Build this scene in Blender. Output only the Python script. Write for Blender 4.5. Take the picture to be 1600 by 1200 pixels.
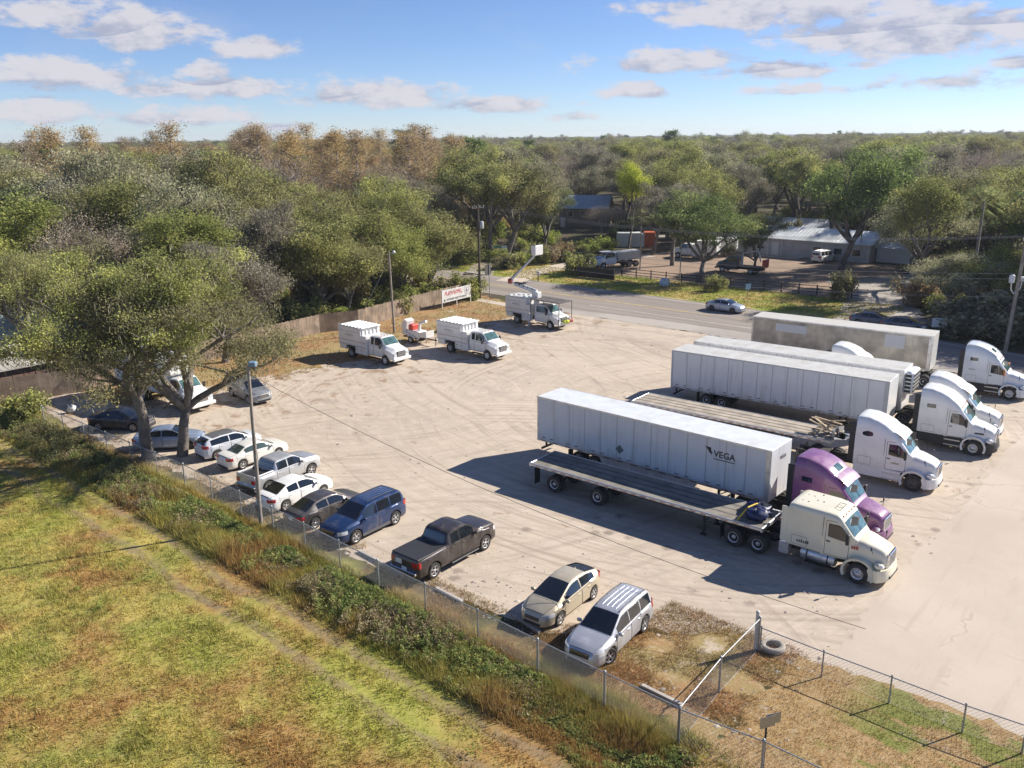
import bpy, bmesh, math, random
import numpy as np
from math import radians as rad, sin, cos, pi
from mathutils import Vector, Matrix

# ------------------------------------------------------------------ camera, world, sun, exposure
scn = bpy.context.scene
for o in list(bpy.data.objects): bpy.data.objects.remove(o)
C = scn.collection
FPX, PITCH, ROLL, HCAM = 1343.0, 0.2815, -0.0113, 20.35
cam = bpy.data.cameras.new('camera'); camo = bpy.data.objects.new('camera', cam); C.objects.link(camo)
F = Vector((0, cos(PITCH), -sin(PITCH))); U = Vector((0, sin(PITCH), cos(PITCH))); R = Vector((1, 0, 0))
R2 = cos(ROLL)*R + sin(ROLL)*U; U2 = -sin(ROLL)*R + cos(ROLL)*U
m3 = Matrix((R2, U2, -F)).transposed()
camo.matrix_world = Matrix.Translation((0, 0, HCAM)) @ m3.to_4x4()
cam.sensor_width = 36.0; cam.sensor_fit = 'HORIZONTAL'; cam.lens = FPX*36.0/1600.0
cam.clip_start = 0.5; cam.clip_end = 20000
scn.camera = camo
SUN_AZ, SUN_EL = rad(22.0), rad(33.0)          # direction towards the sun: azimuth from +x, elevation
sd = Vector((cos(SUN_AZ)*cos(SUN_EL), sin(SUN_AZ)*cos(SUN_EL), sin(SUN_EL)))
sl = bpy.data.lights.new('sun', 'SUN'); sl.energy = 5.0; sl.angle = rad(0.5); sl.color = (1.0, 0.93, 0.83)
so = bpy.data.objects.new('sun', sl); C.objects.link(so); so.rotation_euler = sd.to_track_quat('Z', 'Y').to_euler()
so.location = (60, 40, 60)
scn.view_settings.view_transform = 'Standard'; scn.view_settings.look = 'None'
scn.view_settings.gamma = 1.0; scn.view_settings.exposure = 0.80

class NT:
    """small helper round a node tree"""
    def __init__(s, nt): s.nt = nt; s.n = nt.nodes; s.l = nt.links
    def new(s, t, **k):
        nd = s.n.new(t)
        for a, b in k.items():
            if a == 'ins':
                for i, v in b.items():
                    if hasattr(v, 'is_output') or isinstance(v, bpy.types.NodeSocket): s.l.new(v, nd.inputs[i])
                    else: nd.inputs[i].default_value = v
            else: setattr(nd, a, b)
        return nd
    def m(s, op, a, b=0.0, c=0.0, clamp=False):
        nd = s.new('ShaderNodeMath', operation=op, use_clamp=clamp, ins={0: a, 1: b, 2: c}); return nd.outputs[0]
    def mix(s, f, a, b, bt='MIX'):
        nd = s.new('ShaderNodeMix', data_type='RGBA', blend_type=bt)
        for i, v in ((0, f), (6, a), (7, b)):
            if isinstance(v, bpy.types.NodeSocket): s.l.new(v, nd.inputs[i])
            elif i == 0: nd.inputs[i].default_value = v
            else: nd.inputs[i].default_value = (*v[:3], 1)
        return nd.outputs[2]
    def noise(s, vec, scale, detail=4, rough=0.55, dist=0.0):
        nd = s.new('ShaderNodeTexNoise'); nd.inputs['Scale'].default_value = scale; nd.inputs['Detail'].default_value = detail
        nd.inputs['Roughness'].default_value = rough; nd.inputs['Distortion'].default_value = dist
        if vec is not None: s.l.new(vec, nd.inputs['Vector'])
        return nd.outputs[0]
    def ramp(s, f, a, b, c0=0.0, c1=1.0):
        nd = s.new('ShaderNodeMapRange', interpolation_type='SMOOTHSTEP', ins={0: f, 1: a, 2: b, 3: c0, 4: c1}); return nd.outputs[0]

# ---- world: physical sky with scattered cumulus clouds on it
w = bpy.data.worlds.new('World'); scn.world = w; w.use_nodes = True
T = NT(w.node_tree); T.n.clear()
out = T.new('ShaderNodeOutputWorld'); bg = T.new('ShaderNodeBackground')
sky = T.new('ShaderNodeTexSky', sky_type='NISHITA', sun_disc=False)
sky.sun_elevation = SUN_EL; sky.sun_rotation = pi/2 - SUN_AZ
sky.altitude = 2500; sky.air_density = 1.0; sky.dust_density = 0.0; sky.ozone_density = 1.6
tc = T.new('ShaderNodeTexCoord'); sep = T.new('ShaderNodeSeparateXYZ', ins={0: tc.outputs['Generated']})
az = T.m('ARCTAN2', sep.outputs[0], sep.outputs[1]); el = T.m('ARCSINE', sep.outputs[2])
cv = T.new('ShaderNodeCombineXYZ', ins={0: az, 1: T.m('MULTIPLY', el, 2.2)}).outputs[0]
n1 = T.noise(cv, 22, 7, 0.62); n2 = T.noise(cv, 7.0, 5, 0.6)
warp = T.new('ShaderNodeVectorMath', operation='ADD', ins={0: cv, 1: (0.0, 0.055, 0)}).outputs[0]
n1u = T.noise(warp, 22, 7, 0.62)
# azimuth, elevation, half width, half height, strength of each cloud (radians)
CL = [(-0.4567, 0.1151, 0.0558, 0.0179, 1), (-0.3810, 0.1035, 0.0745, 0.0223, 1), (-0.2678, 0.0888, 0.0432, 0.0134, 1), (-0.3222, 0.0670, 0.0238, 0.0127, 1), (-0.4563, 0.0590, 0.0819, 0.0179, 1), (-0.3101, 0.0495, 0.0968, 0.0134, 1), (-0.1437, 0.0429, 0.0819, 0.0179, 1), (-0.0107, 0.0319, 0.0707, 0.0119, 1), (-0.4807, 0.0254, 0.0819, 0.0149, 0.8), (-0.3385, 0.0208, 0.0819, 0.0119, 0.8), (0.0744, 0.0187, 0.0283, 0.0067, 0.7), (-0.2516, 0.0104, 0.0313, 0.0060, 0.8), (0.1804, 0.0731, 0.0968, 0.0134, 1), (0.2934, 0.0624, 0.0685, 0.0119, 1), (0.1355, 0.0446, 0.0432, 0.0112, 1), (0.2920, 0.1240, 0.1489, 0.0283, 1.1), (0.4161, 0.0910, 0.1340, 0.0268, 1.1), (0.4920, 0.1065, 0.0447, 0.0089, 0.7), (0.3110, 0.0416, 0.0596, 0.0067, 0.7), (0.4610, 0.0476, 0.0856, 0.0112, 0.7), (0.5098, 0.0603, 0.0253, 0.0089, 0.9)
]
acc = None; under = None
for (ca, ce, cw, chh, st) in CL:
    dx = T.m('DIVIDE', T.m('SUBTRACT', az, ca), cw); dy0 = T.m('DIVIDE', T.m('SUBTRACT', el, ce), chh)
    dyn = T.m('MULTIPLY', T.m('MINIMUM', dy0, 0.0), 1.5); dy = T.m('ADD', T.m('MAXIMUM', dy0, 0.0), dyn)   # flatter base
    r = T.m('SQRT', T.m('ADD', T.m('MULTIPLY', dx, dx), T.m('MULTIPLY', dy, dy)))
    v = T.m('MULTIPLY', T.m('SUBTRACT', 1.3, r), st)
    acc = v if acc is None else T.m('MAXIMUM', acc, v)
    vu = T.m('MULTIPLY', T.m('SUBTRACT', 0.0, dy0), T.m('LESS_THAN', r, 1.6))
    under = vu if under is None else T.m('MAXIMUM', under, vu)
dens = T.m('ADD', T.m('ADD', acc, .10), T.m('MULTIPLY', T.m('SUBTRACT', n1, 0.5), 2.9))
mask = T.ramp(dens, 0.16, 0.80, 0, 0.92)
thin = T.m('MULTIPLY', T.ramp(n2, 0.50, 0.80, 0, 0.35), T.ramp(el, 0.0, 0.05))
shade = T.ramp(T.m('ADD', T.m('MULTIPLY', T.m('SUBTRACT', n1u, n1), 2.5), T.m('MULTIPLY', under, 0.6)), -0.15, 0.75)
ccol = T.mix(shade, (5.4, 5.25, 5.6), (3.2, 3.4, 4.3))
skt = T.mix(1.0, sky.outputs[0], (.68, .76, .98), 'MULTIPLY')
skc = T.mix(thin, skt, (4.0, 4.4, 5.6))
fin = T.mix(mask, skc, ccol)
T.l.new(fin, bg.inputs[0]); bg.inputs[1].default_value = 0.078
T.l.new(bg.outputs[0], out.inputs[0])

# ------------------------------------------------------------------ helpers
random.seed(5); rng = np.random.default_rng(5)
TH = rad(-41.2); UX, UY = cos(TH), sin(TH); NX, NY = -sin(TH), cos(TH)   # lot axes: s along the road, n away from the field
def W(s, n): return (s*UX + n*NX, s*UY + n*NY)
def SN(x, y): return (x*UX + y*UY, x*NX + y*NY)

def tag(o, label=None, cat=None, group=None, kind=None):
    if label: o['label'] = label
    if cat: o['category'] = cat
    if group: o['group'] = group
    if kind: o['kind'] = kind
    return o
def empty(name, loc=(0, 0, 0), rz=0.0, label=None, cat=None, group=None):
    o = bpy.data.objects.new(name, None); C.objects.link(o); o.location = loc; o.rotation_euler = (0, 0, rz)
    o.empty_display_size = 0.3
    return tag(o, label, cat, group)
def link(name, me, parent=None, mats=None):
    o = bpy.data.objects.new(name, me); C.objects.link(o)
    if mats:
        for m in (mats if isinstance(mats, (list, tuple)) else [mats]): me.materials.append(m)
    if parent: o.parent = parent
    return o
def copy_tree(o, parent=None):
    c = o.copy(); C.objects.link(c); c.parent = parent
    for ch in list(o.children): copy_tree(ch, c)
    return c
def mesh_np(name, V, Fq, smooth=False, k=None):
    """V (n,3), Fq (m,k) arrays -> mesh"""
    V = np.asarray(V, dtype=np.float32); Fq = np.asarray(Fq, dtype=np.int32); k = Fq.shape[1]
    me = bpy.data.meshes.new(name); me.vertices.add(len(V)); me.vertices.foreach_set('co', V.ravel())
    me.loops.add(Fq.size); me.loops.foreach_set('vertex_index', Fq.ravel())
    me.polygons.add(len(Fq)); me.polygons.foreach_set('loop_start', np.arange(0, Fq.size, k, dtype=np.int32))
    me.polygons.foreach_set('loop_total', np.full(len(Fq), k, dtype=np.int32))
    if smooth: me.polygons.foreach_set('use_smooth', np.ones(len(Fq), dtype=bool))
    me.update(calc_edges=True); return me
def fattr(me, name, data, dom='POINT'):
    a = me.attributes.new(name, 'FLOAT', dom); a.data.foreach_set('value', np.asarray(data, dtype=np.float32))

class MB:
    """collects boxes, bars, tubes and prisms; build() links them as one mesh"""
    def __init__(s): s.v = []; s.f = []; s.mi = []; s.sm = []; s.ch = []
    def add(s, vs, fs, mi=0, sm=False):
        s.ch.append((len(s.v), len(s.f)))
        b = len(s.v); s.v += [tuple(v) for v in vs]
        for f in fs: s.f.append([b+i for i in f]); s.mi.append(mi); s.sm.append(sm)
        return s
    def box(s, x0, x1, y0, y1, z0, z1, mi=0, M=None):
        vs = [Vector((x, y, z)) for x in (x0, x1) for y in (y0, y1) for z in (z0, z1)]
        if M: vs = [M @ v for v in vs]
        return s.add(vs, [(0,1,3,2),(4,6,7,5),(0,4,5,1),(2,3,7,6),(0,2,6,4),(1,5,7,3)], mi)
    def bev(s, x0, x1, y0, y1, z0, z1, r=0.03, mi=0, M=None):
        # box with chamfered edges (as three stacked rings)
        vs = []; fs = []
        rings = [(z0, r), (z0+r, 0), (z1-r, 0), (z1, r)]
        for z, q in rings:
            a, b, c, d = x0+q, x1-q, y0+q, y1-q; e = r
            vs += [(a+e, c, z), (b-e, c, z), (b, c+e, z), (b, d-e, z), (b-e, d, z), (a+e, d, z), (a, d-e, z), (a, c+e, z)]
        for k in range(3):
            for i in range(8): fs.append((k*8+i, k*8+(i+1) % 8, k*8+8+(i+1) % 8, k*8+8+i))
        fs.append(tuple(range(7, -1, -1))); fs.append(tuple(range(24, 32)))
        if M: vs = [M @ Vector(v) for v in vs]
        return s.add(vs, fs, mi)
    def tube(s, p0, p1, r0, r1=None, n=8, mi=0, caps=True, sm=True):
        p0 = Vector(p0); p1 = Vector(p1); r1 = r0 if r1 is None else r1
        d = (p1-p0).normalized(); a = d.orthogonal().normalized(); b = d.cross(a)
        vs = []
        for p, r in ((p0, r0), (p1, r1)):
            for i in range(n): t = 2*pi*i/n; vs.append(p + r*(cos(t)*a + sin(t)*b))
        s.add(vs, [(i, (i+1) % n, n+(i+1) % n, n+i) for i in range(n)], mi, sm)
        if caps: s.add(vs[:n][::-1], [tuple(range(n))], mi); s.add(vs[n:], [tuple(range(n))], mi)
        return s
    def path(s, pts, r, n=6, mi=0):
        for a, b in zip(pts[:-1], pts[1:]): s.tube(a, b, r, n=n, mi=mi)
        return s
    def prism(s, poly, y0, y1, mi=0):
        # poly of (x,z), extruded in y
        n = len(poly); vs = [(x, y0, z) for x, z in poly] + [(x, y1, z) for x, z in poly]
        s.add(vs, [(i, (i+1) % n, n+(i+1) % n, n+i) for i in range(n)] + [tuple(range(n))[::-1], tuple(range(n, 2*n))], mi)
        return s
    def lathe(s, prof, c=(0, 0, 0), axis='y', n=24, mi=0, sm=True):
        # prof of (radius, along)
        vs = []; k = len(prof)
        for i in range(n):
            t = 2*pi*i/n
            for r, a in prof:
                if axis == 'y': vs.append((c[0]+r*cos(t), c[1]+a, c[2]+r*sin(t)))
                elif axis == 'x': vs.append((c[0]+a, c[1]+r*cos(t), c[2]+r*sin(t)))
                else: vs.append((c[0]+r*cos(t), c[1]+r*sin(t), c[2]+a))
        fs = []
        for i in range(n):
            j = (i+1) % n
            for q in range(k-1): fs.append((i*k+q, i*k+q+1, j*k+q+1, j*k+q))
        return s.add(vs, fs, mi, sm)
    def mesh(s, name):
        me = bpy.data.meshes.new(name); me.from_pydata(s.v, [], s.f); 
        me.polygons.foreach_set('material_index', s.mi); me.polygons.foreach_set('use_smooth', s.sm)
        bm = bmesh.new(); bm.from_mesh(me); bmesh.ops.recalc_face_normals(bm, faces=bm.faces); bm.to_mesh(me); bm.free()
        me.update(); return me
    def build_split(s, name, mats, parent=None, k=1):
        """one object for every k pieces added"""
        ch = s.ch[::k] + [(len(s.v), len(s.f))]; out = []
        for (v0, f0), (v1, f1) in zip(ch[:-1], ch[1:]):
            q = MB(); q.v = s.v[v0:v1]; q.f = [[i-v0 for i in f] for f in s.f[f0:f1]]; q.mi = s.mi[f0:f1]; q.sm = s.sm[f0:f1]; out.append(q.build(name, mats, parent))
        return out
    def build(s, name, mats, parent=None):
        return link(name, s.mesh(name), parent, mats)

# ------------------------------------------------------------------ materials
MC = {}
def pm(name, c, r=0.5, metal=0.0, var=0.0, scale=3.0, coat=0.0, bump=0.0, dirt=None, dscale=2.0, damt=0.5, spec=0.5):
    if name in MC: return MC[name]
    m = bpy.data.materials.new(name); m.use_nodes = True; t = NT(m.node_tree)
    b = t.n['Principled BSDF']; b.inputs['Roughness'].default_value = r; b.inputs['Metallic'].default_value = metal
    b.inputs['Coat Weight'].default_value = coat; b.inputs['Coat Roughness'].default_value = 0.08; b.inputs['Specular IOR Level'].default_value = spec
    tcn = t.new('ShaderNodeTexCoord').outputs['Object']; col = None
    if var > 0:
        n = t.noise(tcn, scale, 6, 0.6)
        col = t.mix(t.ramp(n, 0.3, 0.7), [x*(1-var) for x in c], [min(1, x*(1+var)) for x in c])
    if dirt is not None:
        n = t.noise(tcn, dscale, 8, 0.65); f = t.ramp(n, 0.45, 0.75, 0, damt)
        col = t.mix(f, col if col is not None else c, dirt)
        t.l.new(t.ramp(n, 0.4, 0.7, r, min(1, r+0.25)), b.inputs['Roughness'])
    if col is None: b.inputs['Base Color'].default_value = (*c, 1)
    else: t.l.new(col, b.inputs['Base Color'])
    if bump > 0:
        bp = t.new('ShaderNodeBump'); bp.inputs['Strength'].default_value = bump; bp.inputs['Distance'].default_value = 0.05
        t.l.new(t.noise(tcn, scale*6, 5), bp.inputs['Height']); t.l.new(bp.outputs[0], b.inputs['Normal'])
    MC[name] = m; return m
def paint(name, c, metal=0.0, coat=0.7): return pm(name, c, 0.38, metal, 0.04, 0.8, coat, dirt=(0.33, 0.28, 0.22), dscale=1.6, damt=0.22)
TYRE = pm('tyre_rubber', (0.028, 0.027, 0.026), 0.85, var=0.3, scale=8, dirt=(0.16, 0.13, 0.10), dscale=5, damt=0.5)
RIM = pm('wheel_metal', (0.55, 0.55, 0.56), 0.35, 0.7, dirt=(0.2, 0.17, 0.14), dscale=9, damt=0.4)
RIMW = pm('white_wheel_metal', (0.62, 0.62, 0.60), 0.5, 0.0, dirt=(0.2, 0.16, 0.12), dscale=9, damt=0.6)
RIMD = pm('dark_wheel_metal', (0.10, 0.09, 0.085), 0.5, 0.3)
BLK = pm('black_plastic', (0.022, 0.022, 0.024), 0.55)
DRK = pm('dark_underbody', (0.03, 0.028, 0.026), 0.8, dirt=(0.12, 0.1, 0.08), dscale=6)
GLS = pm('tinted_glass', (0.010, 0.013, 0.017), 0.06, coat=1.0)
GLG = pm('green_tinted_glass', (0.06, 0.12, 0.115), 0.07, coat=1.0, var=0.5, scale=2.5)
CHR = pm('chrome', (0.72, 0.72, 0.74), 0.18, 1.0)
ALU = pm('aluminium', (0.62, 0.63, 0.64), 0.35, 0.85, dirt=(0.25, 0.22, 0.18), dscale=4, damt=0.4)
GLW = pm('fence_wire', (.30, .305, .31), .6, .3)
GLV = pm('galvanised_steel', (0.36, 0.37, 0.38), 0.5, 0.55, var=0.15, scale=6)
LMP = pm('headlamp_glass', (0.62, 0.65, 0.68), 0.12, 0.2, coat=1.0)
RED = pm('red_lens', (0.42, 0.02, 0.02), 0.2, coat=0.8)
AMB = pm('amber_lens', (0.7, 0.22, 0.02), 0.3, coat=0.5)
PLT = pm('licence_plate', (0.65, 0.68, 0.68), 0.4)
YEL = pm('yellow_webbing', (0.65, 0.47, 0.05), 0.7)

# ------------------------------------------------------------------ wheels
WC = {}
def lat(me_name, prof, n=28):
    b = MB(); b.lathe(prof, n=n); return b.mesh(me_name)
def wheel(parent, x, y, r, wd, style='car', side=1, dual=False, rim=RIM):
    """side=+1 for the left side (outer face towards +y)"""
    key = (round(r, 3), round(wd, 3), style, side, dual, rim.name)
    if key not in WC:
        hb, tb, rb = MB(), MB(), MB(); ri = r*(0.66 if style == 'car' else 0.56)
        ys = [0.0] if not dual else [0.0, -side*(wd+0.05)]
        for yo in ys:
            h = wd/2
            tb.lathe([(ri, yo-h*0.82), (r*0.93, yo-h), (r*0.985, yo-h*0.85), (r, yo-h*0.5), (r, yo+h*0.5), (r*0.985, yo+h*0.85), (r*0.93, yo+h), (ri, yo+h*0.82)], n=30)
        h = wd/2*side
        hb.lathe([(0.0, h*0.25), (ri*1.0, h*0.25), (ri*1.0, -h*0.6), (0.0, -h*0.6)], n=20)
        if style == 'car':
            rb.lathe([(ri*1.02, h*0.9), (ri*0.93, h*0.92), (ri*0.90, h*0.6)], n=28)
            ns = 5
            for k in range(ns*2):
                a = 2*pi*(k//2)/ns + (0.16 if k % 2 else -0.16)
                M = Matrix.Rotation(a, 4, 'Y')
                y0, y1 = sorted((h*0.55, h*0.86))
                rb.box(ri*0.10, ri*0.95, y0, y1, -ri*0.085, ri*0.085, M=M)
            rb.lathe([(0, h*0.93), (ri*0.22, h*0.9), (ri*0.24, h*0.5)], n=14)
        else:
            if not dual:   # steer wheel, convex
                rb.lathe([(ri*1.02, h*0.85), (ri*0.93, h*0.92), (ri*0.86, h*0.45), (ri*0.62, h*0.75), (ri*0.42, h*0.8), (ri*0.40, h*1.15), (ri*0.3, h*1.3), (0, h*1.32)], n=28)
            else:          # drive wheel, deep dish
                rb.lathe([(ri*1.02, h*0.85), (ri*0.92, h*0.9), (ri*0.84, -h*0.3), (ri*0.5, -h*0.45), (ri*0.42, -h*0.4), (ri*0.38, h*0.5), (ri*0.26, h*0.7), (0, h*0.72)], n=28)
        WC[key] = (hb.mesh('wheel_hub'), tb.mesh('tyre'), rb.mesh('rim'))
        WC[key][0].materials.append(BLK); WC[key][1].materials.append(TYRE); WC[key][2].materials.append(rim)
        if style != 'car':   # dark hand holes punched look: small dark discs
            db = MB(); yy = h*(0.70 if not dual else -0.33)
            for k in range(10):
                a = 2*pi*k/10; cx, cz = ri*0.72*cos(a), ri*0.72*sin(a)
                db.lathe([(0, yy+side*0.012), (ri*0.07, yy+side*0.012), (ri*0.07, yy-side*0.02)], c=(cx, 0, cz), n=8)
            WC[key] += (db.mesh('hand_hole'),); WC[key][3].materials.append(BLK)
    ms = WC[key]
    wo = link('wheel', ms[0], parent); wo.location = (x, y, r)
    link('tyre', ms[1], wo); ro = link('rim', ms[2], wo)
    if len(ms) > 3: link('hand_hole', ms[3], wo)
    return wo

# ------------------------------------------------------------------ lofted bodies
def loft(secs, name, mats, parent=None, sharp=38):
    """secs: list of (x, [(y,z) from lowest outside to top centre]); mirrored, closed underneath and at both ends"""
    b = []; n = len(secs[0][1]); full = []
    for x, pts in secs:
        left = [(x, y, z) for y, z in pts]; right = [(x, -y, z) for y, z in pts[::-1] if y > 1e-5]
        full.append(left + right)
    k = len(full[0]); V = [p for ring in full for p in ring]; Fs = []
    for i in range(len(full)-1):
        for j in range(k): Fs.append((i*k+j, i*k+(j+1) % k, (i+1)*k+(j+1) % k, (i+1)*k+j))
    Fs.append(tuple(range(k))); Fs.append(tuple(range((len(full)-1)*k, len(full)*k))[::-1])
    me = bpy.data.meshes.new(name); me.from_pydata(V, [], Fs)
    bm = bmesh.new(); bm.from_mesh(me); bmesh.ops.remove_doubles(bm, verts=bm.verts, dist=0.0008); bmesh.ops.recalc_face_normals(bm, faces=bm.faces)
    for f in bm.faces: f.smooth = True
    bm.to_mesh(me); bm.free(); me.set_sharp_from_angle(angle=rad(sharp)); me.update()
    return link(name, me, parent, mats)
def patch(pts, off, name, mat_, parent, out=None):
    """pts: 2-D list (rows) of Vectors -> sheet moved out along its normals; out: direction hint"""
    P = np.array([[tuple(p) for p in row] for row in pts]); 
    du = np.gradient(P, axis=0); dv = np.gradient(P, axis=1); N = np.cross(du, dv); N /= (np.linalg.norm(N, axis=2, keepdims=True)+1e-9)
    if out is not None and (N*np.array(out)).sum(axis=2).mean() < 0: N = -N
    Q = P + N*off; a, c = P.shape[:2]; V = Q.reshape(-1, 3)
    # give the pane a little thickness by adding a skirt back to the body
    Fs = [(i*c+j, i*c+j+1, (i+1)*c+j+1, (i+1)*c+j) for i in range(a-1) for j in range(c-1)]
    edge = [(0, j) for j in range(c)] + [(i, c-1) for i in range(1, a)] + [(a-1, j) for j in range(c-2, -1, -1)] + [(i, 0) for i in range(a-2, 0, -1)]
    V2 = [tuple(v) for v in V]; base = len(V2)
    for (i, j) in edge: V2.append(tuple(P[i, j]-N[i, j]*0.004))
    m = len(edge)
    for q in range(m):
        i, j = edge[q]; i2, j2 = edge[(q+1) % m]; Fs.append((i*c+j, i2*c+j2, base+(q+1) % m, base+q))
    me = bpy.data.meshes.new(name); me.from_pydata(V2, [], Fs)
    bm = bmesh.new(); bm.from_mesh(me); bmesh.ops.recalc_face_normals(bm, faces=bm.faces)
    avg = sum((Vector(f.normal) for f in bm.faces), Vector())
    if out is not None and avg.dot(Vector(out)) < 0: bmesh.ops.reverse_faces(bm, faces=bm.faces)
    for f in bm.faces: f.smooth = True
    bm.to_mesh(me); bm.free(); me.set_sharp_from_angle(angle=rad(50)); me.update()
    return link(name, me, parent, mat_)

def smooth_interp(prof, xs, k=0.06):
    X = np.array([p[0] for p in prof]); Y = np.array([p[1] for p in prof])
    acc = np.zeros_like(xs)
    for d, wt in ((-1, .25), (-.5, .25), (0, 0), (.5, .25), (1, .25)): acc += wt*np.interp(xs+d*k, X, Y)
    return acc

class Body:
    """car-like body as a smooth function of x: width, belt line, top line, roof edge, wheel arches"""
    def __init__(s, P):
        s.P = P; s.x0, s.x1 = P['x']; s.ax = P['axles']; s.ra = P['arch']
        s.sill = P['sill']
    def sec(s, x):
        P = s.P; f = lambda k: float(smooth_interp(P[k], np.array([x]), P.get('k', 0.06))[0])
        w, bl, tp, re = f('w'), f('belt'), f('top'), f('re')
        if tp < bl+0.03: tp = bl+0.03
        zb = s.sill
        if 'bot' in P: zb = f('bot')
        for a in s.ax:
            d = s.ra**2-(x-a)**2
            if d > 0: zb = max(zb, P['wr'] + math.sqrt(d)*0.98)
        zb = min(zb, bl-0.12)
        re = min(re, w-0.06); drop = min(0.05, (tp-bl)*0.35); h = bl-zb
        side = [(w-0.07, zb), (w-0.012, zb+0.10*h), (w, zb+0.36*h), (w-0.005, zb+0.62*h), (w-0.02, zb+0.84*h), (w-0.055, bl)]
        t5 = (re, tp-drop)
        mids = [((w-0.055)*(1-t)+t5[0]*t, bl*(1-t)+t5[1]*t+0.0) for t in (0.04, 0.5, 0.94)]
        mids[0] = (w-0.075, bl+0.008) if tp-bl > 0.15 else mids[0]
        return side + mids + [t5, (re*0.93, tp-drop*0.4), (re*0.8, tp-drop*0.12), (re*0.45, tp+0.004), (0, tp+0.012)]
    def loft(s, name, m, parent):
        xs = set(np.round(np.arange(s.x0, s.x1+0.001, 0.075), 3)); xs.add(s.x1)
        for a in s.ax:
            for t in np.linspace(0, pi, 15): xs.add(round(float(a+s.ra*cos(t)), 3))
            xs.add(round(a+s.ra+0.004, 3)); xs.add(round(a-s.ra-0.004, 3))
        xs = sorted(x for x in xs if s.x0 <= x <= s.x1)
        return loft([(x, s.sec(x)) for x in xs], name, m, parent)
    def side_pt(s, x, t, sg):           # t in 0..1 between belt and roof edge
        p = s.sec(x); a, b = p[5], p[9]; a = (a[0]-0.012, a[1])
        return Vector((x, sg*(a[0]*(1-t)+b[0]*t), a[1]*(1-t)+b[1]*t))
    def low_pt(s, x, z, sg):            # on the flank at height z
        p = s.sec(x)[:6]; ys = [q[0] for q in p]; zs = [q[1] for q in p]
        return Vector((x, sg*float(np.interp(z, zs, ys)), z))
    def top_pt(s, x, fy):               # fy in -1..1 across the roof edge
        p = s.sec(x)[9:]; re = p[0][0]; y = fy*re
        ys = [q[0] for q in p][::-1]; zs = [q[1] for q in p][::-1]
        return Vector((x, y, float(np.interp(abs(y), ys, zs))))
    def side_glass(s, x0, x1, parent, t0=0.10, t1=0.90, m=None, slope=0.0):
        for sg in (1, -1):
            rows = [[s.side_pt(x+slope*(t-t0)/(t1-t0), t, sg) for t in np.linspace(t0, t1, 5)] for x in np.linspace(x0, x1, max(4, int(abs(x1-x0)/0.1)))]
            patch(rows, 0.012, 'side_window', m or GLS, parent, (0, sg, 0.1))
    def top_glass(s, x0, x1, parent, name='windshield', fy=0.93, m=None, hint=(1, 0, 1)):
        rows = [[s.top_pt(x, f) for f in np.linspace(-fy, fy, 11)] for x in np.linspace(x0, x1, 9)]
        return patch(rows, 0.012, name, m or GLS, parent, hint)
    def door(s, x0, x1, z0, parent, bm_, handle=None):
        for sg in (1, -1):
            def rows(d, zt=0.02):
                out = []
                for x in np.linspace(x0+d, x1-d, 8):
                    p = s.sec(x); zlo = max(z0, p[0][1]+0.03)+d; zhi = p[5][1]-zt
                    out.append([s.low_pt(x, z, sg) for z in np.linspace(zlo, zhi, 8)])
                return out
            d_ = patch(rows(0), 0.004, 'door', BLK, parent, (0, sg, 0))
            patch(rows(0.018, 0.035), 0.008, 'door_panel', bm_, d_, (0, sg, 0))
            hx = x0+0.14; p = s.sec(hx); hz = p[5][1]-0.13; q = s.low_pt(hx, hz, sg)
            hb = MB(); y0, y1 = sorted((q.y, q.y+sg*0.035)); hb.box(hx-0.01, hx+0.17, y0, y1, hz-0.015, hz+0.02)
            hb.build('door_handle', handle or bm_, d_)

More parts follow.
